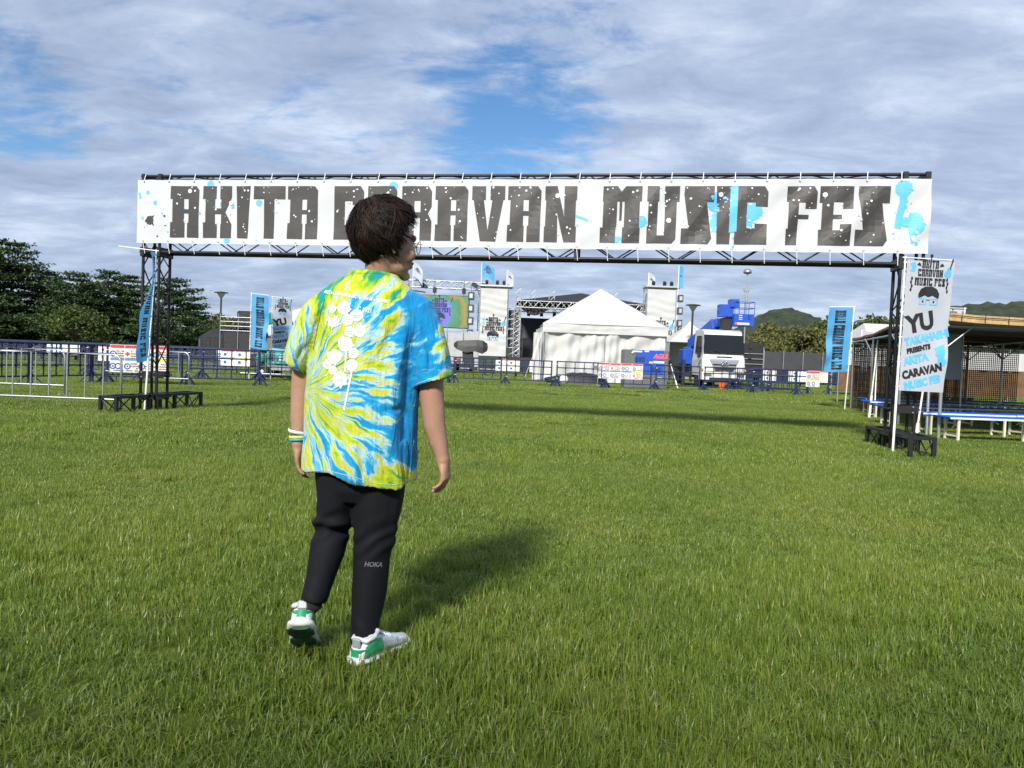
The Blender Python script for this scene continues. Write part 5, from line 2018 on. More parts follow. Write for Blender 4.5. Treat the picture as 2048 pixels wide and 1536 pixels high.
# work basket
c = tl(1483, 640, 38.8)
bz0, bz1, bzr = tl(1483, 653, 38.8).z, tl(1483, 629, 38.8).z, tl(1483, 605, 38.8).z
bk = bpy.data.objects.new('basket', None)
COL.objects.link(bk)
bk.parent = trk
bk.location = (c.x, c.y, bz0)
bw_, bd = .50, .40
h1, h2 = bz1 - bz0, bzr - bz0
for nm, cc, ss in (('basket_wall', (0, -bd, h1 / 2), (2 * bw_, .04, h1)), ('basket_wall', (0, bd, h1 / 2), (2 * bw_, .04, h1)),
                   ('basket_wall', (-bw_, 0, h1 / 2), (.04, 2 * bd - .05, h1)), ('basket_wall', (bw_, 0, h1 / 2), (.04, 2 * bd - .05, h1)), ('basket_floor', (0, 0, .02), (2 * bw_ - .05, 2 * bd - .05, .05))):
    mk(nm, MB().box(cc, ss), LIFTBLUE, bk, bevel=.008)
for k in range(2):
    for q in range(3):
        mk('vent_slot', MB().box((-.2 + .45 * k, -bd - .022, h1 * (.88 - .16 * q)), (.18, .008, .035)), STAGEBLACK if k else INK_WHITE, bk)
mk('warning_label', MB().box((-.05, -bd - .023, h1 * .2), (.62, .006, .10)), INK_WHITE, bk)
mk('warning_label', MB().box((-.42, -bd - .026, h1 * .2), (.10, .006, .10)), ORANGE, bk)
for x in (-bw_, 0, bw_):
    for y in (-bd, bd):
        member('rail_post', (x, y, h1), (x, y, h2), .035, LIFTBLUE, bk)
for z in (h2, (h1 + h2) / 2):
    for y in (-bd, bd):
        member('rail', (-bw_, y, z), (bw_, y, z), .035, LIFTBLUE, bk)
    for x in (-bw_, bw_):
        member('rail', (x, -bd, z), (x, bd, z), .035, LIFTBLUE, bk)
mk('control_box', MB().box((-bw_ - .35, 0, h1 + .15), (.7, .5, .62)), LIFTBLUE, bk, bevel=.03)
mk('control_box', MB().box((-bw_ + .02, -.1, h2 - .08), (.45, .5, .42)), LIFTBLUE, bk, bevel=.03)
# grey side steps and racks behind the cab
for k in range(4):
    mk('rack_shelf', MB().box((1.05, 2.6, 1.3 + .22 * k), (.55, .9, .05)), GALV, trk)
mk('rack_panel', MB().box((1.0, 3.1, 1.7), (.7, .05, 1.3)), mat('grey_panel', (.12, .125, .13), .5), trk)
dk = thing('dark_equipment_trailer', 'dark sheeted trailer with pale rails standing behind the truck cab', 'trailer', (P(1502, 710, 45).x, 45, 0))
mk('trailer_body', MB().box((0, .8, 1.5), (1.25, 2.2, 2.0)), TARP, dk, bevel=.04)
for k in range(4):
    member('rail', (-.6, -.35, 1.0 + .3 * k), (.62, -.35, 1.0 + .3 * k), .05, GALV, dk)
for x in (-.6, .62):
    member('rail_post', (x, -.35, .3), (x, -.35, 2.3), .05, GALV, dk)
    w_ = mk('wheel', MB().lathe([(.12, -.1), (.34, -.1), (.36, 0), (.34, .1), (.12, .1)], 16), RUBBER, dk)
    w_.location = (x * .8, .5, .36)
    w_.rotation_euler = (0, math.pi / 2, 0)
bk2 = thing('orange_bucket', 'small orange bucket on the grass under the truck front', 'bucket', P(1444, 765, 36.9) * Vector((1, 1, 0)) if False else (P(1444, 760, 37.4).x, 37.4, 0))
mk('bucket_body', MB().lathe([(.12, .0), (.16, .30), (.17, .30), (.17, .32)], 14), ORANGE, bk2)
mk('bucket_handle', MB().path([(-.16, 0, .30), (-.1, 0, .40), (.1, 0, .40), (.16, 0, .30)], .012, 5), PLASTIC, bk2)

# ================================================================== generator and clutter before the tent
GREYP = mat('grey_steel_paint', (0.11, 0.115, 0.12), .5, var=.12, vscale=3)
ga, gb = G(1247, 777), G(1337, 779)
gcx, gy = (P(1247, 740, 34.2).x + P(1337, 740, 34.2).x) / 2, 34.2
gw2 = (P(1337, 740, 34.2).x - P(1247, 740, 34.2).x) / 2
gen = thing('generator', 'blue and grey diesel generator on a grey tank base before the white tent', 'generator', (gcx, gy, 0))
zt, zb = P(1290, 700, 34.2).z, P(1290, 749, 34.2).z
mk('tank_base', MB().box((0, .5, zb / 2), (2 * gw2 * .96, 1.05, zb)), GREYP, gen, bevel=.015)
mk('end_panel', MB().box((-gw2 + .27, .5, (zt + zb) / 2), (.54, 1.0, zt - zb)), GREYP, gen, bevel=.03)
mk('canopy', MB().box((.17, .5, (zt + zb) / 2), (2 * gw2 - .74, 1.02, zt - zb - .004)), LIFTBLUE, gen, bevel=.03)
mk('end_panel', MB().box((gw2 - .13, .5, (zt + zb) / 2), (.25, 1.0, zt - zb)), GREYP, gen, bevel=.03)
H = zt - zb
for cx, cz in ((-.30, .62), (.42, .22)):
    v = mk('vent', MB().box((cx, -.02, zb + H * cz), (.44, .02, .19)), STAGEBLACK, gen)
    for k in range(7):
        mk('louvre', MB().box((cx - .18 + .06 * k, -.035, zb + H * cz), (.02, .02, .19)), LIFTBLUE, v)
for cx, cz, w_, h_ in ((-.42, .93, .42, .07), (.0, .95, .2, .07), (.55, .52, .48, .10), (.2, .5, .16, .08)):
    mk('white_label', MB().box((cx, -.018, zb + H * cz), (w_, .012, h_)), INK_WHITE, gen)
decal('lettering', text_bm('AGLS', .26, .012, 'CENTER', 1.0, .25), lambda u, v, off: Vector((u + .62, -.016 - off, zb + H * .76 + v)), mat('pink_red_print', (.75, .12, .16), .5, var=0), gen, 0, .006)
mk('underline', MB().box((.62, -.02, zb + H * .66), (.55, .012, .02)), mat('pink_red_print', (.75, .12, .16), .5), gen)
mk('exhaust_cap', MB().box((-.62, .1, zt + .015), (.1, .1, .03)), GREYP, gen)
mk('dial', MB().lathe([(.045, 0), (.05, .02), (.02, .03)], 12, (0, 0, 0)), SILVER, gen).matrix_local = Matrix.Translation((-gw2 + .38, -.01, zb + H * .86)) @ Matrix.Rotation(math.pi / 2, 4, 'X')
decal('lettering', text_bm('B-2706', .10, .002), lambda u, v, off: Vector((u + .58, -.03 - off, zb * .78 + v)), INK_WHITE, gen, 0, .004)
# pallet of dark gear with tarps at the tent foot
pal = thing('gear_pallet', 'low pile of dark gear on a pallet at the white tent foot', 'pallet', (P(1165, 762, 36.5).x, 36.5, 0))
for k in range(5):
    mk('plank', MB().box((0, -.45 + .22 * k, .12), (2.2, .16, .03)), mat('pallet_wood', (.22, .15, .09), .8, var=.2), pal)
for x in (-.95, 0, .95):
    mk('bearer', MB().box((x, 0, .05), (.1, 1.0, .1)), mat('pallet_wood', (.22, .15, .09), .8), pal)
vs = []
rg_ = random.Random(5)
for j in range(9):
    for i in range(17):
        u, v = i / 16, j / 8
        z = .14 + .42 * math.sin(math.pi * min(1, u * 1.05)) ** .4 * math.sin(math.pi * v) ** .5 + rg_.uniform(-.03, .03)
        vs.append((-1.25 + 2.5 * u, -.55 + 1.1 * v, z if 0 < v < 1 and 0 < u < 1 else .02))
fs = [(j * 17 + i, j * 17 + i + 1, (j + 1) * 17 + i + 1, (j + 1) * 17 + i) for j in range(8) for i in range(16)]
mk('tarp', MB().add(vs, fs), TARP, pal, smooth=True)
bag = thing('clear_bag', 'pale translucent plastic bag lying by the pile at the tent foot', 'bag', (P(1128, 765, 36.0).x, 36.0, 0))
mb = MB()
mb.ell((0, 0, .2), (.22, .18, .2), 12, 8)
for i, v in enumerate(mb.v):
    k = 1 + .25 * mnoise.noise((v[0] * 7, v[1] * 7, v[2] * 7))
    mb.v[i] = (v[0] * k, v[1] * k, max(0, v[2] * k))
mk('bag_film', mb, mat('bag_film', (.5, .52, .53), .35, var=.2), bag, smooth=True)
bag2 = thing('black_bag', 'black sack slumped at the corner of the white tent', 'bag', (P(1112, 768, 36.6).x, 36.6, 0))
mb = MB()
mb.ell((0, 0, .16), (.6, .3, .2), 14, 8)
for i, v in enumerate(mb.v):
    k = 1 + .25 * mnoise.noise((v[0] * 4, v[1] * 4, v[2] * 4 + 3))
    mb.v[i] = (v[0] * k, v[1] * k, max(0, v[2] * k))
mk('sack', mb, TARP, bag2, smooth=True)
# fan heater on a stand by the sheet
fan = thing('site_fan', 'grey floor fan on a stand behind the rules sheet at the tent', 'fan', (P(1196, 740, 35.2).x, 35.2, 0))
member('stand', (0, 0, 0), (0, 0, .8), .05, GALV, fan)
mb = MB()
for r_ in (.10, .2, .29):
    pts = [(r_ * math.cos(2 * math.pi * k / 16), -.06, .86 + r_ * math.sin(2 * math.pi * k / 16)) for k in range(17)]
    mb.path(pts, .012, 5)
mk('guard', mb, GALV, fan)
mk('motor', MB().tube((0, -.05, .86), (0, .16, .86), .09, 10), GREYP, fan)
for k in range(4):
    a = k * math.pi / 2
    mk('blade', MB().box((.13 * math.cos(a), -.02, .86 + .13 * math.sin(a)), (.2, .02, .09), Matrix.Rotation(-a, 3, 'Y')), GREYP, fan)
for s in (-1, 1):
    member('foot', (0, 0, .03), (s * .25, -.15, .02), .04, GALV, fan)
# leaning pole with a dark knob on top, beside the generator
lp = thing('leaning_pole', 'white pole with dark knob leaning beside the generator and the truck', 'pole', (P(1356, 770, 35.6).x, 35.6, 0))
p1 = P(1340, 724, 35.6) - Vector(lp.location)
member('pole', (0, 0, 0), p1, .05, WHITE_PLASTIC, lp)
mk('pole_head', MB().ell(p1 + Vector((-.06, 0, .06)), (.16, .14, .17), 12, 8), PLASTIC, lp, smooth=True)
member('pole_sleeve', (0, 0, .0), p1 * .3, .075, WHITE_PLASTIC, lp)

# ================================================================== teal aerial lift beside the sleeve
TEAL = mat('teal_paint', (0.015, 0.24, 0.22), .4, var=.12, coat=.2)
gl_ = thing('teal_lift', 'teal wheeled lift with rubber tyres half hidden by the tie-dyed sleeve', 'machine', (P(552, 740, 29.0).x, 29.0, 0))
mk('chassis', MB().box((.35, .3, .42), (1.75, 1.1, .22)), GALV, gl_, bevel=.03)
mk('engine_cover', MB().loft([[(-.25, -.3, .55), (1.3, -.3, .55), (1.3, .9, .55), (-.25, .9, .55)], [(-.28, -.3, 1.02), (1.3, -.3, 1.02), (1.3, .9, 1.02), (-.28, .9, 1.02)], [(-.12, -.22, 1.18), (1.2, -.22, 1.18), (1.2, .8, 1.18), (-.12, .8, 1.18)]]), TEAL, gl_, bevel=.03)
mk('front_cover', MB().loft([[(-.75, -.25, .6), (-.40, -.25, .6), (-.40, .8, .6), (-.75, .8, .6)], [(-.70, -.2, .88), (-.40, -.25, .92), (-.40, .8, .92), (-.70, .8, .88)]]), TEAL, gl_, bevel=.05)
mk('control_panel', MB().box((-.08, -.32, .86), (.2, .05, .3)), PLASTIC, gl_)
mk('white_label', MB().box((.45, -.315, .78), (.5, .02, .14)), INK_WHITE, gl_)
for k in range(4):
    mk('bolt', MB().box((.0 + .16 * k, -.312, .62), (.05, .02, .03)), INK_WHITE, gl_)
for y in (-.25, .85):
    for x in (-.42, .92):
        w_ = mk('wheel', MB().lathe([(.12, -.10), (.25, -.10), (.28, -.06), (.28, .06), (.25, .10), (.12, .10)], 20), RUBBER, gl_)
        w_.location = (x, y, .28)
        w_.rotation_euler = (math.pi / 2, 0, 0)
        mk('rim', MB().lathe([(.03, -.105), (.14, -.09), (.15, 0), (.14, .09), (.03, .105)], 12), mat('pale_rim', (.55, .54, .5), .5), w_)
# folded mast wrapped in white and green sheets above it
cov = thing('wrapped_mast', 'mast wrapped in white sheet with a green band, behind the white emblem flag', 'mast', (P(556, 720, 30.5).x, 30.5, 0))
zt, zb = P(556, 618, 30.5).z, P(556, 672, 30.5).z


def wrap(z0, z1, w0, w1, m, nm):
    rings = []
    for j in range(9):
        q = j / 8
        w_ = w0 + (w1 - w0) * q
        rings.append([(w_ * (1 + .10 * math.sin(5 * a + q * 3)) * math.cos(a), .6 * w_ * (1 + .1 * math.sin(4 * a)) * math.sin(a), z0 + (z1 - z0) * q + .04 * math.sin(3 * a)) for a in [2 * math.pi * k / 24 for k in range(24)]])
    mk(nm, MB().loft(rings, True, True), m, cov, smooth=True)


wrap(zb, zt - .62, .42, .50, cloth_mat('white_wrap', (.62, .64, .68), .7, .2, .4, 4), 'white_sheet')
wrap(zt - .62, zt - .18, .52, .40, cloth_mat('green_wrap', (.01, .17, .12), .7, .1, .4, 4), 'green_sheet')
wrap(zt - .18, zt + .12, .30, .14, cloth_mat('beige_wrap', (.5, .46, .40), .7, .1, .4, 4), 'top_wrap')
member('mast_tube', (.1, 0, 0), (.1, 0, zb + .1), .2, GALV, cov)
mk('cabinet', MB().box((-.22, .1, .95), (.4, .5, 1.2)), GREYP, cov, bevel=.02)

# ================================================================== reed-roofed rest shelter with benches
REED = mat('reed_tan', (0.42, 0.29, 0.14), .8, var=.3, vscale=5, bump=.4, bscale=30)
REED_D = mat('reed_brown', (0.16, 0.085, 0.04), .85, var=.35, vscale=4, bump=.4, bscale=20)
NETM = mat('brown_net', (0.15, 0.085, 0.035), .8, var=.2)
BENCHB = mat('blue_bench_top', (0.012, 0.11, 0.55), .65, var=.1, vscale=2, spec=.12)
CREAM = mat('cream_leg_paint', (0.68, 0.64, 0.50), .5, var=.08)
RH = 2.08
# corners of the roof on the ground: near-left, far-left, far-right, near-right
cN, cF = P(1896, 652, 13.3), P(1706, 683, 23.2)
nl, fl = Vector((cN.x, 13.3, 0)), Vector((cF.x, 23.2, 0))
nr, fr = Vector((cN.x + 9.5, 13.0, 0)), Vector((cF.x + 10.5, 23.4, 0))
shl = thing('reed_shelter', 'rest shelter with flat reed mat roof on grey steel posts beside the archway', 'shelter', (0, 0, 0))


def rp(u, v, z):
    q = (nl * (1 - u) + nr * u) * (1 - v) + (fl * (1 - u) + fr * u) * v
    sag = -.05 * abs(math.sin(u * 9)) - .07 * abs(math.sin(v * 6.3)) + .03 * mnoise.noise((u * 8, v * 8, 1))
    return Vector((q.x, q.y, z + sag + .10 * math.sin(math.pi * v)))


# reed mats: long stems laid side by side, each mat its own part
nm_ = 10
for k in range(nm_):
    v0, v1 = k / nm_, (k + 1) / nm_ + .012
    mb = MB()
    nstem = 16
    for j in range(nstem):
        v = v0 + (v1 - v0) * (j + .5) / nstem
        pts = [rp(u / 12, v, RH + .012 * (j % 2) + .006 * (k % 2)) for u in range(13)]
        mb.path(pts, (v1 - v0) * 10 / nstem * .56, 4)
    mk('reed_mat', mb, REED_D if k else REED, shl)
mb = MB()
pts = [rp(u / 20, -.005, RH + .05) for u in range(21)]
for j in range(5):
    mb.path([p + Vector((0, .02 * math.sin(j), .025 * j - .04)) for p in pts], .022, 5)
mk('rolled_reed_edge', mb, REED, shl)
for k in range(24):
    p = rp((k + .5) / 24, -.005, RH + .06)
    member('binding_cord', p + Vector((0, -.03, -.08)), p + Vector((0, -.03, .10)), .012, STAGEBLACK, shl)
for u in (0, .33, .66, 1):
    for v in (0.02, .34, .67, .98):
        p = rp(u, v, 0)
        member('post', (p.x, p.y, 0), (p.x, p.y, RH - .05), .06, GALV, shl)
        for dx, dy in ((.5, 0), (-.5, 0), (0, .5)):
            if 0 <= u + dx * .1 <= 1:
                member('knee_brace', (p.x, p.y, RH - .5), (p.x + dx, p.y + dy, RH - .08), .03, GALV, shl)
for v in (0.02, .34, .67, .98):
    a, b = rp(0, v, RH - .08), rp(1, v, RH - .08)
    member('beam', a, b, .05, GALV, shl)
for u in (0, .33, .66, 1):
    member('beam', rp(u, 0, RH - .08), rp(u, 1, RH - .08), .05, GALV, shl)
# guy poles with weights at the corners
for px, py, qx, qy, Y0, Y1 in ((1738, 838, 1756, 678, 19.0, 19.6), (1832, 874, 1846, 780, 13.9, 14.2)):
    a, b = G(px, py), P(qx, qy, Y1)
    member('guy_pole', a, b, .035, CREAM, shl)
    member('guy_sleeve', a, a + (b - a) * .28, .06, CREAM, shl)
member('guy_pole', G(1748, 836), P(1757, 672, 19.8), .055, GALV, shl)
member('guy_pole', G(1853, 871), P(1862, 690, 14.5), .055, GALV, shl)


# hanging net on the far-left side and reed screens along the back
def screen(name, a, b, z0, z1, m, hstep, vstep, r, kind='stuff'):
    a, b = Vector(a), Vector(b)
    mb = MB()
    L = (b - a).length
    n = int(L / vstep)
    for i in range(n + 1):
        p = a + (b - a) * (i / n)
        mb.bar((p.x, p.y, z0), (p.x, p.y, z1 + .02 * math.sin(i)), r)
    k = int((z1 - z0) / hstep)
    for j in range(k + 1):
        z = z0 + (z1 - z0) * j / k
        mb.bar((a.x, a.y + .004, z), (b.x, b.y + .004, z), r)
    o = mk(name, mb, m, shl)
    o['kind'] = kind
    return o


screen('hanging_net', (fl.x, fl.y, 0), (fl.x + 1.6, fl.y - 3.2, 0), .0, RH - .1, NETM, .045, .045, .016)
screen('hanging_net', (fl.x + .02, fl.y + .03, 0), (fl.x + 5.2, fl.y + .3, 0), .25, RH - .1, NETM, .06, .06, .016)
# solid reed screens behind
for k in range(6):
    x = fl.x + 1.0 + 2.0 * k
    y = fl.y + 3.2 + .12 * k
    mb = MB()
    for j in range(34):
        mb.bar((x, y, .45 + .026 * j), (x + 1.96, y + .02, .45 + .026 * j + .006 * math.sin(j * k)), .024)
    mk('reed_screen', mb, REED_D, shl)
    member('screen_post', (x, y + .06, 0), (x, y + .06, 1.75), .05, GALV, shl)
    vs, fs = [], []
    for i in range(13):
        dy = .05 * math.sin(i * 1.4 + k)
        vs += [(x + 1.96 * i / 12, y - .05 + dy, 1.34), (x + 1.96 * i / 12, y - .05 - dy, 1.95)]
        if i:
            fs.append((2 * i - 2, 2 * i, 2 * i + 1, 2 * i - 1))
    mk('white_sheet', MB().add(vs, fs), WTENT, shl, smooth=True)


# benches
def bench_proto():
    t = thing('folding_bench', '', 'bench')
    L, D, hh = 1.82, .42, .42
    mk('bench_top', MB().box((0, 0, hh), (L, D, .035)), BENCHB, t, bevel=.01)
    mk('edge_trim', MB().box((0, -D / 2 - .004, hh - .012), (L + .01, .012, .03)), mat('bench_trim', (.7, .7, .68), .4), t)
    for s in (-1, 1):
        x = s * (L / 2 - .18)
        for y in (-.17, .17):
            member('leg', (x, y, 0), (x, y, hh - .02), .035, CREAM, t, 'box')
        member('leg_bar', (x, -.17, .1), (x, .17, .1), .025, CREAM, t, 'box')
        member('leg_brace', (x, 0, .24), (x - s * .28, 0, hh - .02), .022, CREAM, t)
    return t


b0_ = bench_proto()
spots = []
q = G(1900, 872)
base = Vector((q.x + .72, q.y + .2, 0))
rowdir = Vector((.985, .12, 0))
lbls = []
ends = [G(1884, 833, .42), G(1832, 824, .42), G(1756, 811, .42), G(1730, 802, .42), G(1722, 796, .42)]
for r_ in range(5):
    for c_ in range(3):
        pos = Vector((ends[r_].x + .93 + 1.9 * c_, ends[r_].y + .1 + .3 * c_, 0))
        spots.append((pos, rad(5 + 2 * ((r_ * 3 + c_) % 3)), 'blue-topped folding bench under the reed roof, row %s from the front, %s from the archway' % (('one', 'two', 'three', 'four', 'five')[r_], ORD[c_])))
for i, (pos, a, lb) in enumerate(spots):
    o = b0_ if i == 0 else copy_tree(b0_)
    o.location = pos
    o.rotation_euler = (0, 0, a)
    tag(o, lb, 'bench', 'blue folding benches under the shelter')
# crates behind the net
for k, (px, c_, w_) in enumerate(((1895, (.05, .35, .25), .9), (1775, (.04, .22, .14), .5), (1925, (.10, .10, .28), .5), (1858, (.3, .1, .08), .5))):
    cr = thing('plastic_crate', ('mint green', 'dark green', 'violet', 'red brown')[k] + ' plastic crate stacked behind the shelter net', 'crate', (P(px, 790, 27.5).x, 27.5, 0), 0, 'crates behind the shelter')
    m_ = mat('crate_%d' % k, c_, .5, var=.1)
    mk('crate_wall', MB().box((0, 0, .16), (w_, .5, .32)), m_, cr, bevel=.02)
    mk('crate_rim', MB().box((0, 0, .33), (w_ + .05, .55, .04)), m_, cr)
# white tent roof and small flags behind the shelter
wt = thing('low_white_tent', 'white tent roof showing just above the reed shelter', 'tent', (P(1770, 700, 34).x, 34, 0))
mb = MB()
mb.add([(-1.6, -2, 2.3), (4.4, -2, 2.3), (4.4, 2, 2.3), (-1.6, 2, 2.3), (-1.0, 0, 3.25), (3.8, 0, 3.25)], [(0, 1, 5, 4), (2, 3, 4, 5), (0, 4, 3), (1, 2, 5), (0, 3, 2, 1)])
mk('roof', mb, WTENT, wt)
for x in (-1.5, 4.3):
    for y in (-1.9, 1.9):
        member('leg', (x, y, 0), (x, y, 2.3), .06, GALV, wt)
pb, pt = (P(1930, 700, 17.5).x, 17.5, 0), P(1929, 617, 17.5)
nobori('white emblem flag standing behind the reed roof, only its top showing', (P(1924, 760, 17.6).x, 17.6, 0), (P(1930, 615, 17.6).x, 17.6, P(1930, 615, 17.6).z), .5, 1.6, rad(182), 'white', .04, detail=False, mirror=True, flip=-1)
nobori('narrow furled white flag beside the net at the shelter corner', (P(1716, 760, 24.5).x, 24.5, 0), (P(1724, 660, 24.5).x, 24.5, P(1724, 660, 24.5).z), .35, 1.6, rad(10), 'white', .05, detail=False, slack=.5)

# ================================================================== the walking person
PY = 2.87
PO = Vector((P(740, 1000, PY).x, PY, 0))
person = thing('person', 'person in tie-dyed T-shirt and black trousers walking away over the grass, head turned aside', 'person', PO)


def pp(px, py, dy=0.0):
    return P(px, py, PY + dy) - PO


def px_of(p):
    q = CAM_R.transposed() @ (Vector(p) + PO - Vector((0, 0, CAM_H)))
    return 1024 + FPX * q.x / -q.z, 768 - FPX * q.y / -q.z


def remeshed(name, mb, voxel, smooth=4, fac=.5):
    me = mb.mesh(name)
    o = bpy.data.objects.new(name, me)
    COL.objects.link(o)
    r = o.modifiers.new('r', 'REMESH')
    r.mode = 'VOXEL'
    r.voxel_size = voxel
    s = o.modifiers.new('s', 'SMOOTH')
    s.factor = fac
    s.iterations = smooth
    dg = bpy.context.evaluated_depsgraph_get()
    out = bpy.data.meshes.new_from_object(o.evaluated_get(dg))
    out.name = name
    bpy.data.objects.remove(o)
    out.polygons.foreach_set('use_smooth', [True] * len(out.polygons))
    return out


def oval_ring(c, ax, a, b, n=28, ref=Vector((0, 1, 0)), k=2.0):
    """ring round c, perpendicular to ax; b is the half size along ref, a across it"""
    ax = Vector(ax).normalized()
    y = (ref - ax * ref.dot(ax)).normalized()
    x = y.cross(ax)
    out = []
    for i in range(n):
        t = 2 * math.pi * i / n
        ct, st = math.cos(t), math.sin(t)
        e = 2.0 / k
        out.append(Vector(c) + x * (a * math.copysign(abs(ct) ** e, ct)) + y * (b * math.copysign(abs(st) ** e, st)))
    return out


def limb(mb, pts, n=20):
    """pts: (centre, half width across view, half depth)"""
    cs = [Vector(p[0]) for p in pts]
    rings = []
    for i, (c, a, b) in enumerate(pts):
        ax = cs[min(i + 1, len(cs) - 1)] - cs[max(i - 1, 0)]
        rings.append(oval_ring(c, ax, a, b, n))
    mb.loft(rings)


# ---- head frame
F_ = Vector((.86, .51, -.04)).normalized()
R_ = Vector((F_.y, -F_.x, 0)).normalized()
U_ = R_.cross(F_).normalized()
HEADM = Matrix((F_, R_, U_)).transposed()
HO = pp(772, 494)


def hd(f, r, u):
    return HO + (F_ * f + R_ * r + U_ * u) * 1.05


SKIN = mat('skin', (.36, .205, .14), .5, var=.14, vscale=9, bump=.06, bscale=120, spec=.35)


def build_body():
    mb = MB()
    # head
    mb.ell(hd(-.012, 0, .052), (.100, .077, .090), 24, 16, HEADM)
    mb.ell(hd(.042, 0, -.010), (.056, .062, .092), 20, 14, HEADM)
    mb.ell(hd(.036, 0, -.066), (.056, .054, .038), 18, 12, HEADM)
    mb.ell(hd(.078, 0, -.094), (.020, .026, .018), 14, 10, HEADM)
    mb.ell(hd(.092, 0, .040), (.012, .050, .018), 14, 10, HEADM)
    mb.ell(hd(.078, .034, -.018), (.022, .026, .03), 14, 10, HEADM)
    mb.ell(hd(.078, -.034, -.018), (.022, .026, .03), 14, 10, HEADM)
    mb.loft([[hd(.088, -.008, .03), hd(.088, .008, .03), hd(.098, 0, .03)], [hd(.095, -.013, -.012), hd(.095, .013, -.012), hd(.122, 0, -.010)], [hd(.088, -.014, -.024), hd(.088, .014, -.024), hd(.106, 0, -.024)]])
    mb.ell(hd(.096, 0, -.046), (.014, .024, .0075), 14, 10, HEADM)
    mb.ell(hd(.092, 0, -.060), (.014, .022, .0085), 14, 10, HEADM)
    for s in (-1, 1):
        er = HEADM @ Matrix.Rotation(rad(-14), 3, 'Y') @ Matrix.Rotation(rad(-20 * s), 3, 'Z')
        mb.ell(hd(-.006, s * .079, .004), (.019, .007, .032), 14, 10, er)
        mb.ell(hd(-.013, s * .084, .012), (.013, .007, .022), 12, 8, er)
        mb.ell(hd(.002, s * .078, -.024), (.010, .006, .011), 10, 8, er)
    # neck, trunk
    nb = pp(748, 575, .02)
    mb.loft([oval_ring(nb + Vector((0, 0, -.05)), (0, 0, 1), .085, .075), oval_ring(nb, (.1, .0, 1), .066, .062), oval_ring((nb + hd(0, 0, -.06)) / 2, (.1, 0, 1), .056, .058), oval_ring(hd(-.015, 0, -.04), (.1, 0, 1), .056, .060), oval_ring(hd(-.01, 0, .02), (0, 0, 1), .05, .055)])
    tr = []
    for py, a, b in ((575, .10, .07), (600, .165, .085), (640, .185, .10), (720, .17, .10), (830, .15, .095), (930, .14, .08), (985, .07, .05)):
        tr.append(oval_ring(pp({575: 745, 600: 742, 640: 737, 720: 730, 830: 724, 930: 720, 985: 718}[py], py), (0, 0, 1), a, b))
    mb.loft(tr)
    # arms
    limb(mb, [(pp(838, 612), .05, .05), (pp(850, 660), .052, .054), (pp(860, 740), .050, .052), (pp(864, 800), .045, .048), (pp(869, 850), .042, .044), (pp(877, 885), .035, .038), (pp(884, 912), .026, .031), (pp(886, 922), .026, .032)])
    limb(mb, [(pp(640, 612), .05, .05), (pp(622, 660, .02), .05, .052), (pp(608, 740, .03), .045, .048), (pp(603, 800, .04), .040, .042), (pp(600, 840, .04), .036, .038), (pp(598, 872, .03), .027, .031), (pp(597, 890, .03), .026, .031)])

    # hands
    def hand(wr, kn, across, nrm, curl, s=1.0, thumb=1):
        """wrist point, middle knuckle, axis index->little, back-of-hand normal, finger directions"""
        ax = (kn - wr).normalized()
        ac = (across - ax * across.dot(ax)).normalized()
        n = ac.cross(ax).normalized()
        L = (kn - wr).length
        rr = []
        for q, wd, th in ((-.12, .026, .027), (.1, .029, .025), (.35, .035, .020), (.65, .041, .015), (1.0, .041, .012), (1.08, .036, .008)):
            c = wr + ax * (L * q)
            rr.append([c + ac * (wd * math.cos(t)) + n * (th * math.sin(t)) for t in [2 * math.pi * k / 16 for k in range(16)]])
        mb.loft(rr)
        for k, (o, l, r) in enumerate(((-.031, .92, .0090), (-.0105, 1.05, .0092), (.010, 1.0, .0088), (.030, .80, .0078))):
            p = kn + ac * o - ax * (.012 + .004 * abs(k - 1.2))
            pts, rad_ = [p], [r * 1.12]
            for d, ln in zip(curl, (.042, .027, .022)):
                p = p + (d.normalized() + ac * (o * 1.5)).normalized() * (ln * l)
                pts.append(p)
                rad_.append(r * (1.0 if len(pts) < 4 else .75))
            mb.path(pts, rad_, 8)
        tb = wr + ax * (L * .30) - ac * .026
        t1 = tb + (ax * .7 - ac * .55 + curl[1].normalized() * .45).normalized() * .04
        t2 = t1 + (ax * .9 - ac * .1 + curl[1].normalized() * .6).normalized() * .03
        t3 = t2 + (ax * .8 + curl[1].normalized() * .7).normalized() * .024
        mb.path([tb, t1, t2, t3], [.014, .0115, .0105, .008], 8)
    hand(pp(886, 920), pp(893, 957), Vector((-.15, -.85, -.35)), None, [Vector((-.20, .05, -1)), Vector((-.85, .1, -.75)), Vector((-1, .1, -.25))])
    hand(pp(597, 888, .03), pp(597, 922, .04), Vector((.1, -.9, -.1)), None, [Vector((.12, .05, -1)), Vector((.5, .1, -.85)), Vector((.9, .1, -.4))])
    # legs, ankles
    limb(mb, [(pp(676, 960), .06, .07), (pp(668, 1040, .03), .046, .05), (pp(650, 1120, 0), .04, .046), (pp(632, 1190, -.05), .028, .032)])
    limb(mb, [(pp(762, 960), .065, .08), (pp(752, 1050), .048, .055), (pp(744, 1150), .042, .05), (pp(734, 1250), .03, .036), (pp(733, 1285), .028, .034)])
    me = remeshed('person_body', mb, .0050, 5)
    o = link('body', me, SKIN, person)
    return o


build_body()

# ---- T-shirt
tee_rows = [(553, 700, 797, .070), (560, 682, 808, .085), (572, 660, 824, .10), (592, 640, 840, .118), (620, 630, 850, .130), (660, 624, 848, .138), (700, 619, 843, .142), (760, 614, 838, .145),
            (820, 611, 835, .148), (880, 608, 835, .152), (930, 605, 833, .156), (962, 603, 831, .158)]


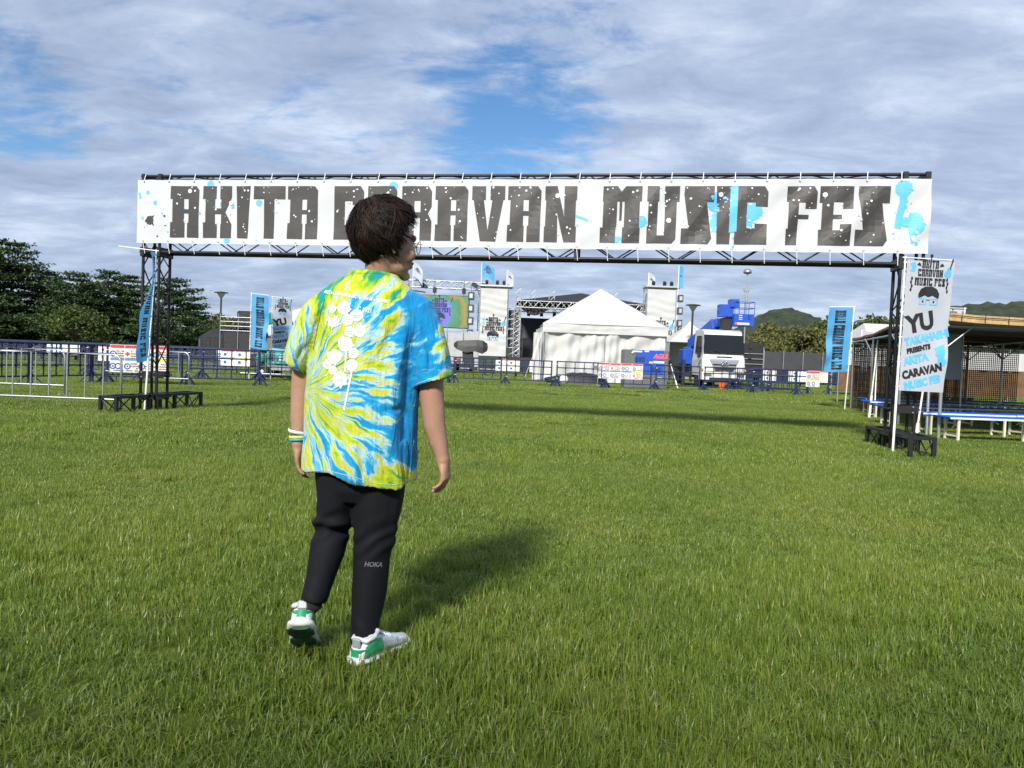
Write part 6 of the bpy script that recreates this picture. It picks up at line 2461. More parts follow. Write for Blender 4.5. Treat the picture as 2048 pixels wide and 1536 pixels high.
# creases as photo-column, photo-row, run, width, depth: pulls from the armpits, drape down the side
FOLDS = ((820, 690, -6, 270, 11, -.015), (790, 700, -8, 220, 13, .010), (768, 690, 30, 140, 9, -.008), (640, 640, -24, 130, 9, -.011), (655, 650, -14, 190, 10, .007),
         (700, 800, 40, 160, 16, -.008), (660, 820, -30, 130, 14, -.008), (845, 640, 20, 110, 8, -.009), (770, 822, 40, -6, 6, -.008), (720, 590, 30, 60, 12, -.004), (612, 690, -22, 35, 7, -.007),
         (800, 640, -50, 90, 9, -.006), (812, 660, -30, 120, 7, .005), (735, 880, 40, 85, 12, .008), (690, 870, 26, 90, 11, .007), (640, 870, -16, 80, 10, .007), (865, 690, -12, 70, 7, -.006),
         (880, 680, 10, 60, 6, .005), (596, 690, -8, 40, 6, .005), (690, 560, -50, 40, 8, .003), (700, 640, 90, 30, 8, -.003), (690, 720, 100, 25, 9, -.003))


def build_shirt():
    mb = MB()
    rings = []

    def row(py, x0, x1, b, grow=0.0, hem=False):
        c = pp((x0 + x1) / 2, py, .01)
        a = (pp(x1, py) - pp(x0, py)).length / 2
        rg_ = oval_ring(c, (0, 0, 1), a - grow, b - grow, 44, Vector((.10, .995, 0)), 2.35)
        if hem:
            for i, p in enumerate(rg_):
                u = (px_of(p)[0] - 603) / 228
                t = 2 * math.pi * i / 44
                tgt = np.interp(u, [0, .2, .42, .62, .82, 1.0], [953, 949, 960, 974, 978, 969])
                p.z += (962 - tgt) / 536.0 + .024
                p += Vector((math.cos(t), math.sin(t), 0)) * .006 * math.sin(t * 7)
        return rg_
    for r in tee_rows:
        rings.append(row(*r, hem=r[0] > 925))
    # turn in at the hem so that the bottom stays open
    for dz, g in ((0.0, .012), (-40, .018), (-90, .02)):
        r = tee_rows[-1]
        rings.append([p + Vector((0, 0, -dz / 536.0)) for p in row(r[0], r[1], r[2], r[3], g, True)])
    mb.loft(rings)
    # sleeves, also open below

    def sleeve(pts, inner):
        cs = [Vector(p[0]) for p in pts]
        rr = []
        for i, (c, a, b) in enumerate(pts):
            ax = cs[min(i + 1, len(cs) - 1)] - cs[max(i - 1, 0)]
            if i == len(pts) - 1:
                ax = inner
            rr.append(oval_ring(c, ax, a, b, 30))
        c, a, b = pts[-1]
        up = (cs[-2] - cs[-1]).normalized()
        for d, g in ((0, .011), (.05, .017)):
            rr.append(oval_ring(Vector(c) + up * d, inner, a - g, b - g, 30))
        mb.loft(rr)
    sleeve([(pp(800, 600), .06, .075), (pp(832, 625), .075, .085), (pp(850, 668), .076, .09), (pp(860, 715), .076, .092), (pp(866, 764), .078, .092)], Vector((.32, 0, -1)))
    sleeve([(pp(672, 600), .06, .075), (pp(640, 628), .066, .085), (pp(617, 670, .01), .062, .09), (pp(602, 705, .015), .056, .09), (pp(592, 731, .02), .050, .09)], Vector((-.62, 0, -.9)))
    me = remeshed('t_shirt', mb, .0054, 3)
    n = len(me.vertices)
    co = np.empty(n * 3, np.float32)
    no = np.empty(n * 3, np.float32)
    me.vertices.foreach_get('co', co)
    me.vertices.foreach_get('normal', no)
    co, no = co.reshape(-1, 3), no.reshape(-1, 3)
    cm = np.array(CAM_R.transposed())
    qq = (co + np.array(PO) - np.array((0, 0, CAM_H))) @ cm.T
    UU, VV = 1024 + FPX * qq[:, 0] / -qq[:, 2], 768 - FPX * qq[:, 1] / -qq[:, 2]
    FD = np.zeros(n)
    for (ux, vx, dx, dv, wd, am) in FOLDS:
        L2 = dx * dx + dv * dv
        t = ((UU - ux) * dx + (VV - vx) * dv) / L2
        e = np.abs((UU - ux) * dv - (VV - vx) * dx) / math.sqrt(L2)
        w = np.where((t > -.15) & (t < 1.15) & (no[:, 1] < .35), np.exp(-(e / wd) ** 2) * np.sin(np.pi * np.clip((t + .15) / 1.3, 0, 1)), 0)
        FD += 1.45 * am * w
    for i in range(n):
        x, y, z = (float(c) for c in co[i])
        low = min(1, max(0, (VV[i] - 600) / 340))
        d = .006 * mnoise.noise((x * 9, y * 9, z * 4.0)) + .0030 * mnoise.noise((x * 24 + z * 9, y * 24, z * 12 - x * 10))
        d += .015 * low * mnoise.noise((x * 11 + 4 - z * 1.5, y * 8, z * 1.7))
        d += FD[i]
        co[i] += no[i] * d
    me.vertices.foreach_set('co', co.reshape(-1))
    me.update()
    return me


def tie_dye():
    m = bpy.data.materials.new('tie_dye_cotton')
    m.use_nodes = True
    nt = m.node_tree
    N, Lk = nt.nodes.new, nt.links.new
    b = nt.nodes['Principled BSDF']
    b.inputs['Roughness'].default_value = .85
    b.inputs['Specular IOR Level'].default_value = .15
    b.inputs['Sheen Weight'].default_value = .15

    def mth(op, a, c=None, clamp=False):
        n = N('ShaderNodeMath')
        n.operation = op
        n.use_clamp = clamp
        for i, s in enumerate((a, c)):
            if s is None:
                continue
            if isinstance(s, (int, float)):
                n.inputs[i].default_value = s
            else:
                Lk(s, n.inputs[i])
        return n.outputs[0]

    def sstep(x, lo, hi):
        n = N('ShaderNodeMapRange')
        n.interpolation_type = 'SMOOTHSTEP'
        Lk(x, n.inputs[0])
        n.inputs[1].default_value, n.inputs[2].default_value = lo, hi
        return n.outputs[0]

    def noise(vec, sc_, det=4, ro=.55, dist=0.0):
        n = N('ShaderNodeTexNoise')
        n.inputs['Scale'].default_value = sc_
        n.inputs['Detail'].default_value = det
        n.inputs['Roughness'].default_value = ro
        n.inputs['Distortion'].default_value = dist
        Lk(vec, n.inputs['Vector'])
        return n.outputs[0]
    tc = N('ShaderNodeTexCoord')
    warp = N('ShaderNodeTexNoise')
    warp.inputs['Scale'].default_value = 7
    warp.inputs['Detail'].default_value = 3
    Lk(tc.outputs['Object'], warp.inputs['Vector'])
    wv = N('ShaderNodeVectorMath')
    wv.operation = 'MULTIPLY_ADD'
    Lk(warp.outputs['Color'], wv.inputs[0])
    wv.inputs[1].default_value = (.09, .09, .09)
    Lk(tc.outputs['Object'], wv.inputs[2])
    sp = N('ShaderNodeSeparateXYZ')
    Lk(wv.outputs[0], sp.inputs[0])
    cen = pp(618, 778)
    X = mth('SUBTRACT', sp.outputs[0], cen.x + .045)
    Z = mth('SUBTRACT', sp.outputs[2], cen.z + .045)
    ang = mth('ARCTAN2', Z, X)
    r = mth('SQRT', mth('ADD', mth('MULTIPLY', X, X), mth('MULTIPLY', Z, Z)))
    cb = N('ShaderNodeCombineXYZ')
    Lk(mth('MULTIPLY', ang, 5.4), cb.inputs[0])
    Lk(mth('MULTIPLY', r, 3.4), cb.inputs[1])
    Lk(mth('MULTIPLY', sp.outputs[1], 2.0), cb.inputs[2])
    rays = noise(cb.outputs[0], 1.9, 5, .6, .4)
    cb2 = N('ShaderNodeCombineXYZ')
    Lk(mth('MULTIPLY', ang, 20.0), cb2.inputs[0])
    Lk(mth('MULTIPLY', r, 9.0), cb2.inputs[1])
    Lk(mth('MULTIPLY', sp.outputs[1], 6.0), cb2.inputs[2])
    fine = noise(cb2.outputs[0], 1.6, 6, .65, .3)
    # broad layout of the dye: blue to one side, yellow and lime over the other shoulder and the far hem corner
    px_ = lambda px, py=750: pp(px, py).x
    pz_ = lambda py, px=740: pp(px, py).z
    OX, OZ = sp.outputs[0], sp.outputs[2]
    side = sstep(OX, px_(772) + .055, px_(820) + .055)
    up = sstep(OZ, pz_(640) + .055, pz_(585) + .055)
    lowc = mth('MULTIPLY', sstep(OX, px_(735) + .055, px_(800) + .055), sstep(OZ, pz_(905) + .055, pz_(950) + .055))
    slv = mth('MULTIPLY', sstep(OX, px_(850) + .055, px_(885) + .055), 1.0)
    lft = sstep(OX, px_(628) + .055, px_(600) + .055)
    t = mth('ADD', mth('MULTIPLY', mth('SUBTRACT', rays, .5), 2.1), .485)
    t = mth('SUBTRACT', t, mth('MULTIPLY', side, .36))
    t = mth('ADD', t, mth('MULTIPLY', mth('MULTIPLY', up, mth('SUBTRACT', 1.0, side)), .22))
    t = mth('ADD', t, mth('MULTIPLY', lowc, .60))
    t = mth('ADD', t, mth('MULTIPLY', mth('SUBTRACT', 1.0, sstep(OX, px_(650) + .055, px_(760) + .055)), .11))
    t = mth('ADD', t, mth('MULTIPLY', slv, .55))
    t = mth('SUBTRACT', t, mth('MULTIPLY', sstep(OZ, pz_(800) + .055, pz_(900) + .055), .10))
    ramp = N('ShaderNodeValToRGB')
    els = ramp.color_ramp.elements
    stops = [(.0, (.003, .19, .45)), (.33, (.006, .27, .52)), (.42, (.17, .43, .56)), (.50, (.38, .54, .56)), (.57, (.42, .48, .14)), (.68, (.47, .49, .015)), (.80, (.27, .43, .015)), (.92, (.02, .26, .085)), (1.0, (.008, .23, .25))]
    while len(els) < len(stops):
        els.new(.5)
    for e, (p_, c) in zip(els, stops):
        e.position, e.color = p_, (*c, 1)
    Lk(t, ramp.inputs[0])
    st = sstep(fine, .60, .76)
    mx = N('ShaderNodeMix')
    mx.data_type = 'RGBA'
    Lk(mth('MULTIPLY', st, .75), mx.inputs[0])
    Lk(ramp.outputs[0], mx.inputs[6])
    mx.inputs[7].default_value = (.37, .49, .52, 1)
    gr = sstep(fine, .42, .30)
    mx2 = N('ShaderNodeMix')
    mx2.data_type = 'RGBA'
    Lk(mth('MULTIPLY', gr, .14), mx2.inputs[0])
    Lk(mx.outputs[2], mx2.inputs[6])
    mx2.inputs[7].default_value = (.02, .33, .35, 1)
    Lk(mx2.outputs[2], b.inputs['Base Color'])
    n2 = N('ShaderNodeTexNoise')
    n2.inputs['Scale'].default_value = 420
    Lk(tc.outputs['Object'], n2.inputs['Vector'])
    bp = N('ShaderNodeBump')
    bp.inputs['Strength'].default_value = .25
    bp.inputs['Distance'].default_value = .002
    Lk(n2.outputs[0], bp.inputs['Height'])
    # soft creases of worn cotton, running mostly down and slightly across
    mpw = N('ShaderNodeMapping')
    mpw.inputs['Rotation'].default_value = (0, rad(18), 0)
    mpw.inputs['Scale'].default_value = (15, 15, 4.2)
    Lk(tc.outputs['Object'], mpw.inputs[0])
    cr = noise(mpw.outputs[0], 1.0, 5, .55, 1.2)
    mpx = N('ShaderNodeMapping')
    mpx.inputs['Rotation'].default_value = (0, rad(-62), 0)
    mpx.inputs['Scale'].default_value = (22, 22, 5)
    Lk(tc.outputs['Object'], mpx.inputs[0])
    cr2 = noise(mpx.outputs[0], 1.0, 3, .5, .8)
    bp2 = N('ShaderNodeBump')
    bp2.inputs['Strength'].default_value = .85
    bp2.inputs['Distance'].default_value = .022
    Lk(mth('ADD', cr, mth('MULTIPLY', cr2, .45)), bp2.inputs['Height'])
    Lk(bp.outputs[0], bp2.inputs['Normal'])
    Lk(bp2.outputs[0], b.inputs['Normal'])
    return m


DYE = tie_dye()
shirt_me = build_shirt()
shirt = link('t_shirt', shirt_me, DYE, person)
_bm = bmesh.new()
_bm.from_mesh(shirt_me)
BV = BVHTree.FromBMesh(_bm)
_bm.free()


def on_mesh(bv):
    o = Vector((0, 0, CAM_H)) - PO

    def f(u, v, off):
        d = ray(u, v).normalized()
        h = bv.ray_cast(o, d)
        if h[0] is None:
            return o + d * 2.85
        n = h[1] if h[1].dot(d) < 0 else -h[1]
        return h[0] + n * (off + .0006)
    return f


on_shirt = on_mesh(BV)
PRINT = mat('white_ink', (.64, .66, .65), .7, var=.05)
PRINT_G = mat('pale_grey_ink', (.42, .47, .45), .7, var=.05)


def px_text(name, txt, size, cx, cy, ang, m, surf, parent, bold=0.0, xs=1.0, step=9.0, off=.0012, shear=0.0):
    bm = text_bm(txt, size, bold, 'CENTER', xs, shear)
    for v in bm.verts:
        v.co.y *= -1
    xf(bm, ang, 1.0, (cx, cy))
    return decal(name, bm, surf, m, parent, step, off)


def build_print():
    px_text('back_print', 'AKITA CARAVAN MUSIC FES 2024 #8 in NOSHIRO', 9.6, 714, 594, rad(9.0), PRINT, on_shirt, shirt, .25, .62)
    px_text('back_print', '0921', 12, 735, 621, rad(6), PRINT, on_shirt, shirt, .3, .8)
    rg_ = random.Random(4)
    for cx, cy, r, spike in ((665.6, 618, 7, .3), (688, 615.6, 12.5, .4), (714, 631, 11.5, .25), (695.7, 640, 11, .2), (668, 645, 9, 1.1), (720, 662, 11, .3), (700, 664, 9.5, .4), (691, 688, 14, .5),
                             (707.5, 706, 9.5, .5), (670, 713, 13, .5), (655, 729.5, 7.5, .6), (665.6, 740.5, 8, .3), (704, 730.5, 11.5, .15), (680, 759, 13, .6)):
        decal('paint_blot', poly_bm([[splat_loop(cx, cy, r, rg_, 30, spike)]]), on_shirt, PRINT, shirt, 7.0, .0010 + .0006 * rg_.random())
        for q in (-2.2, 1.6):
            w_ = r * 1.1
            decal('blot_name', [poly_bm([[[(cx - w_ * .5 + k * w_ / 5, cy + q + 0), (cx - w_ * .5 + (k + .7) * w_ / 5, cy + q), (cx - w_ * .5 + (k + .7) * w_ / 5, cy + q + 2.2), (cx - w_ * .5 + k * w_ / 5, cy + q + 2.2)]]]) for k in range(5)],
                  on_shirt, PRINT_G, shirt, 0, .0026)['kind'] = 'stuff'
    fl = []
    for k in range(60):
        cx, cy = rg_.uniform(650, 722), rg_.uniform(605, 770)
        fl.append([disc_loop(cx, cy, rg_.uniform(.6, 1.5), 7)])
    decal('paint_fleck', [poly_bm([l]) for l in fl], on_shirt, PRINT, shirt, 0, .0012)['kind'] = 'stuff'
    for a, b, w_ in (((704, 742), (688, 821), 1.9), ((693, 700), (690, 744), 1.6), ((727, 656), (737, 650), 1.5)):
        d = (Vector(b) - Vector(a)).normalized()
        n = Vector((-d.y, d.x)) * w_
        decal('print_stick', poly_bm([[[(a[0] + n.x, a[1] + n.y), (b[0] + n.x, b[1] + n.y), (b[0] - n.x, b[1] - n.y), (a[0] - n.x, a[1] - n.y)]]]), on_shirt, PRINT, shirt, 6.0, .0016)


build_print()
SEAM = mat('seam_thread', (.03, .16, .20), .85, var=.1)
SEAM_L = mat('hem_thread', (.42, .55, .50), .85, var=.1)


def seam(pts, w_, m, nm):
    L_, R2 = [], []
    for i, p_ in enumerate(pts):
        d = (Vector(pts[min(i + 1, len(pts) - 1)]) - Vector(pts[max(i - 1, 0)])).normalized()
        L_.append((p_[0] - d.y * w_, p_[1] + d.x * w_))
        R2.append((p_[0] + d.y * w_, p_[1] - d.x * w_))
    decal(nm, [poly_bm([[[L_[i], L_[i + 1], R2[i + 1], R2[i]]]]) for i in range(len(pts) - 1)], on_shirt, m, shirt, 5.0, .0012)


hx_ = np.linspace(607, 828, 46)
hy_ = np.interp((hx_ - 603) / 228, [0, .2, .42, .62, .82, 1.0], [955, 951, 963, 977, 981, 970])
seam([(float(a), float(b) - 11.5) for a, b in zip(hx_, hy_)], .55, SEAM_L, 'hem_stitch')
seam([(826, 612), (829, 632), (827, 655), (824, 680), (822, 702)], .7, SEAM, 'armhole_seam')
seam([(650, 598), (642, 620), (637, 645), (632, 672), (626, 700)], .7, SEAM, 'armhole_seam')
seam([(835, 767), (850, 762), (866, 756), (882, 748), (896, 741)], .5, SEAM_L, 'cuff_stitch')
seam([(576, 706), (586, 714), (597, 723), (607, 734)], .5, SEAM_L, 'cuff_stitch')
cpts = []
for i in range(33):
    t = 2 * math.pi * i / 32
    c = pp(749, 557, .012)
    a_ = (pp(799, 552) - pp(699, 547)).length / 2
    q = c + Vector((a_ * math.cos(t) * .99, .069 * math.sin(t), -.006 * math.cos(t) + .010 * math.sin(t) * -1 + .004))
    cpts.append(q)
crr = [oval_ring(p_, cpts[(i + 1) % 32] - cpts[(i - 1) % 32], .006, .011, 8, Vector((0, 0, 1)) if False else Vector((0, .2, 1))) for i, p_ in enumerate(cpts)]
mk('neckband', MB().loft(crr, False, False), DYE, shirt, smooth=True)

# ---- trousers
TROUSER = mat('black_trouser_cloth', (.0055, .006, .009), .8, var=.2, vscale=5, bump=.15, bscale=300, spec=.25)


def build_trousers():
    mb = MB()

    def leg(rows, top):
        pts = []
        for py, x0, x1, b, dy in rows:
            c = pp((x0 + x1) / 2, py, dy)
            pts.append((c, (pp(x1, py, dy) - pp(x0, py, dy)).length / 2, b))
        cs = [p[0] for p in pts]
        rr = [oval_ring(c, cs[min(i + 1, len(cs) - 1)] - cs[max(i - 1, 0)], a, b, 30) for i, (c, a, b) in enumerate(pts)]
        c, a, b = pts[-1]
        up = (cs[-2] - cs[-1]).normalized()
        rr.append(oval_ring(c, up, a - .010, b - .010, 30))
        rr.append(oval_ring(c + up * .04, up, a - .014, b - .014, 30))
        mb.loft(rr)
    leg([(900, 632, 722, .105, 0), (950, 630, 718, .105, 0), (1000, 634, 712, .095, .01), (1040, 630, 706, .085, .03), (1056, 630, 702, .082, .03), (1075, 623, 697, .08, .02), (1104, 617, 689, .075, .0), (1159, 611, 668, .068, -.03), (1190, 603, 658, .065, -.05), (1207, 601, 653, .062, -.06)], 0)
    leg([(900, 700, 815, .115, 0), (950, 702, 814, .115, 0), (995, 704, 809, .105, 0), (1049, 706, 796, .092, 0), (1080, 707, 789, .086, 0), (1115, 707, 779, .08, 0), (1186, 704, 772, .074, -.01), (1241, 702, 761, .068, -.02), (1275, 701, 754, .064, -.03), (1292, 702, 749, .062, -.035)], 0)
    rr = []
    for py, x0, x1, b in ((850, 640, 805, .11), (900, 634, 814, .12), (940, 632, 814, .12), (975, 640, 806, .11), (1000, 660, 790, .085)):
        rr.append(oval_ring(pp((x0 + x1) / 2, py), (0, 0, 1), (pp(x1, py) - pp(x0, py)).length / 2, b, 30))
    mb.loft(rr)
    me = remeshed('trousers', mb, .0066, 4)
    CT = CAM_R.transposed()
    o_ = PO - Vector((0, 0, CAM_H))
    nrm_ = [v.normal.copy() for v in me.vertices]
    for v in me.vertices:
        q_ = CT @ (v.co + o_)
        u, w = 1024 + FPX * q_.x / -q_.z, 768 - FPX * q_.y / -q_.z
        d = -.002 + .003 * mnoise.noise(v.co * 9) + .004 * mnoise.noise((v.co.x * 8, v.co.y * 8, v.co.z * 3 + 7))
        kn = math.exp(-((w - 1055) / 26) ** 2) if u < 708 else .6 * math.exp(-((w - 1085) / 40) ** 2)
        d += .0055 * kn * math.sin(w * .17 + u * .11 + 3.5 * mnoise.noise(v.co * 7))
        an = max(0, (w - (1165 if u < 690 else 1215)) / 60)
        d += .0035 * min(1, an) * math.sin(w * .2 - u * .12 + 4 * mnoise.noise(v.co * 8))
        if u < 708:
            d += .011 * math.exp(-((w - 1046 - .06 * (u - 660)) / 8) ** 2) - .008 * math.exp(-((w - 1062 - .06 * (u - 660)) / 7) ** 2)
        else:
            d += .006 * math.exp(-((u - 795 + .1 * (w - 1000)) / 7) ** 2) - .005 * math.exp(-((w - 1065 + .5 * (u - 760)) / 8) ** 2)
        v.co += nrm_[v.index] * d
    me.update()
    return me


tr_me = build_trousers()
trousers = link('trousers', tr_me, TROUSER, person)
_bm = bmesh.new()
_bm.from_mesh(tr_me)
BVT = BVHTree.FromBMesh(_bm)
_bm.free()
px_text('calf_print', 'HOKA', 13.5, 746, 1129, rad(2), mat('grey_reflective_print', (.16, .165, .18), .4, var=.05), on_mesh(BVT), trousers, .35, .9, shear=.25)

# ---- shoes
SHOEW = mat('white_shoe_mesh', (.62, .64, .66), .6, var=.1, vscale=60, bump=.3, bscale=160)
SHOEG = mat('green_shoe_panel', (.02, .30, .12), .4, var=.2, vscale=20)
SOLE = mat('white_foam_sole', (.68, .69, .67), .55, var=.06)
OUTS = mat('black_outsole', (.014, .02, .016), .7, var=.5, vscale=14, col2=(.02, .11, .045))
SILV = mat('silver_overlay', (.52, .54, .55), .3, .5, var=.15)


def shoe(M, flexed):
    s = bpy.data.objects.new('shoe', None)
    COL.objects.link(s)
    s.parent = person
    s.matrix_local = M @ Matrix.Diagonal((1.06, 1.18, 1.15, 1))
    # x forward, heel at 0, sole bottom at z = 0
    secs = [(-.004, .022, .050), (.012, .033, .072), (.05, .038, .098), (.09, .037, .090), (.13, .038, .076), (.17, .043, .062), (.21, .046, .052), (.245, .040, .043), (.268, .022, .032)]

    def sec(x, w, zt, zb, n=18):
        r = []
        for k in range(n):
            t = 2 * math.pi * k / n
            r.append(Vector((x, w * math.cos(t) * (1.0 if math.sin(t) < 0 else .93), zb + (zt - zb) * (.5 + .5 * math.copysign(abs(math.sin(t)) ** .75, math.sin(t))))))
        return r
    mk('upper', MB().loft([sec(x, w, zt, .018) for x, w, zt in secs]), SHOEW, s, smooth=True)
    mk('midsole', MB().loft([[Vector((x, w * 1.10 * math.cos(t), .006 + .013 * (1 + math.sin(t)) + (.006 if x > .24 else 0) + (.004 if x < .02 else 0))) for t in [2 * math.pi * k / 16 for k in range(16)]] for x, w, z in
                              [(-.014, .020, 0), (.004, .036, 0), (.05, .041, 0), (.10, .037, 0), (.15, .041, 0), (.21, .049, 0), (.25, .042, 0), (.274, .022, 0)]]), SOLE, s, smooth=True)
    for x0, x1, w in ((-.012, .075, .038), (.085, .17, .038), (.18, .268, .042)):
        mk('outsole_pad', MB().loft([[Vector((x, ww * math.cos(t), .001 + .006 * math.sin(t) + (.005 if x > .25 else 0))) for t in [2 * math.pi * k / 12 for k in range(12)]] for x, ww in ((x0, w * .7), (x0 + .02, w * 1.05), (x1 - .02, w * 1.08), (x1, w * .75))]), OUTS, s)
    # heel counter and side panels follow the upper, a little proud of it

    def patch(nm, x0, x1, t0, t1, m, grow=.0018, nx=8, nt=8):
        vs, fs = [], []
        for i in range(nx + 1):
            x = x0 + (x1 - x0) * i / nx
            for j, (xa, wa, za) in enumerate(secs[:-1]):
                if xa <= x <= secs[j + 1][0] or j == len(secs) - 2:
                    q = min(1, max(0, (x - xa) / (secs[j + 1][0] - xa)))
                    w, zt = wa + (secs[j + 1][1] - wa) * q, za + (secs[j + 1][2] - za) * q
                    break
            for k in range(nt + 1):
                t = t0 + (t1 - t0) * k / nt
                st = math.sin(t)
                vs.append((x, (w + grow) * math.cos(t) * (1.0 if st < 0 else .93), .018 + (zt + grow - .018) * (.5 + .5 * math.copysign(abs(st) ** .75, st))))
        for i in range(nx):
            for k in range(nt):
                a = i * (nt + 1) + k
                fs.append((a, a + 1, a + nt + 2, a + nt + 1))
        mk(nm, MB().add(vs, fs), m, s, smooth=True)
    for a, b in ((-.55, .55), (math.pi - .55, math.pi + .55)):
        patch('green_panel', .015, .10, a, b, SHOEG)
        patch('silver_overlay', .10, .19, a - .1, b - .25, SILV)
        patch('silver_overlay', .205, .262, a, b, SILV)
    # moulded heel clip, collar, tab
    mk('heel_clip', MB().loft([[Vector((-.010 + .03 * abs(math.cos(t)) ** 2, .034 * math.cos(t), z)) for t in [math.pi * k / 10 - 0 for k in range(11)]] for z in (.022, .040, .060)], False, False, False), SHOEG, s, smooth=True)
    mk('collar', MB().path([(.012, 0, .088), (.02, .026, .083), (.05, .033, .090), (.085, .025, .098), (.09, 0, .104), (.085, -.025, .098), (.05, -.033, .090), (.02, -.026, .083), (.012, 0, .088)], .008, 6), SHOEW, s, smooth=True)
    mk('heel_tab', MB().box((.002, 0, .078), (.012, .03, .03)), SILV, s, bevel=.004)
    for k in range(5):
        x = .10 + .019 * k
        z = .094 - .0085 * k
        mk('lace', MB().path([(x, -.022, z - .008), (x + .004, 0, z + .003), (x, .022, z - .008)], .0035, 5), mat('black_lace', (.02, .02, .02), .7) if k == 0 else SOLE, s)
    return s


# planted foot, toes turned out
heel = G(706, 1342) - PO
M1 = Matrix.Translation(heel + Vector((0.004, .02, .004))) @ Matrix.Rotation(math.atan2(.88, .47), 4, 'Z')
shoe(M1, False)
# trailing foot: toe on the grass, heel raised
toe = Vector((P(612, 1280, 2.915).x, 2.915, 0.0)) - PO
M2 = Matrix.Translation(toe) @ Matrix.Rotation(math.atan2(.98, -.14), 4, 'Z') @ Matrix.Rotation(rad(38), 4, 'Y') @ Matrix.Translation((-.25, 0, -.004))
shoe(M2, True)
# socks close the gap between hem and shoe
SOCK = mat('black_sock', (.012, .012, .013), .85, var=.1)
for a, b in ((pp(736, 1282, -.03), heel + Vector((.04, .07, .06))), (pp(629, 1200, -.06), Vector(M2 @ Vector((.05, 0, .085))))):
    mk('sock', MB().path([a, (a + b) / 2, b], [.04, .038, .037], 12), SOCK, person, smooth=True)

# ---- hair
HAIRM = bpy.data.materials.new('dark_brown_hair')
HAIRM.use_nodes = True
_nt = HAIRM.node_tree
_b = _nt.nodes['Principled BSDF']
_b.inputs['Roughness'].default_value = .52
_b.inputs['Specular IOR Level'].default_value = .13
_at = _nt.nodes.new('ShaderNodeAttribute')
_at.attribute_name = 'rnd'
_r = _nt.nodes.new('ShaderNodeValToRGB')
_r.color_ramp.elements[0].color = (.0035, .003, .0028, 1)
_r.color_ramp.elements[1].color = (.020, .0095, .006, 1)
_r.color_ramp.elements[1].position = .95
_nt.links.new(_at.outputs['Fac'], _r.inputs[0])
_nt.links.new(_r.outputs[0], _b.inputs['Base Color'])


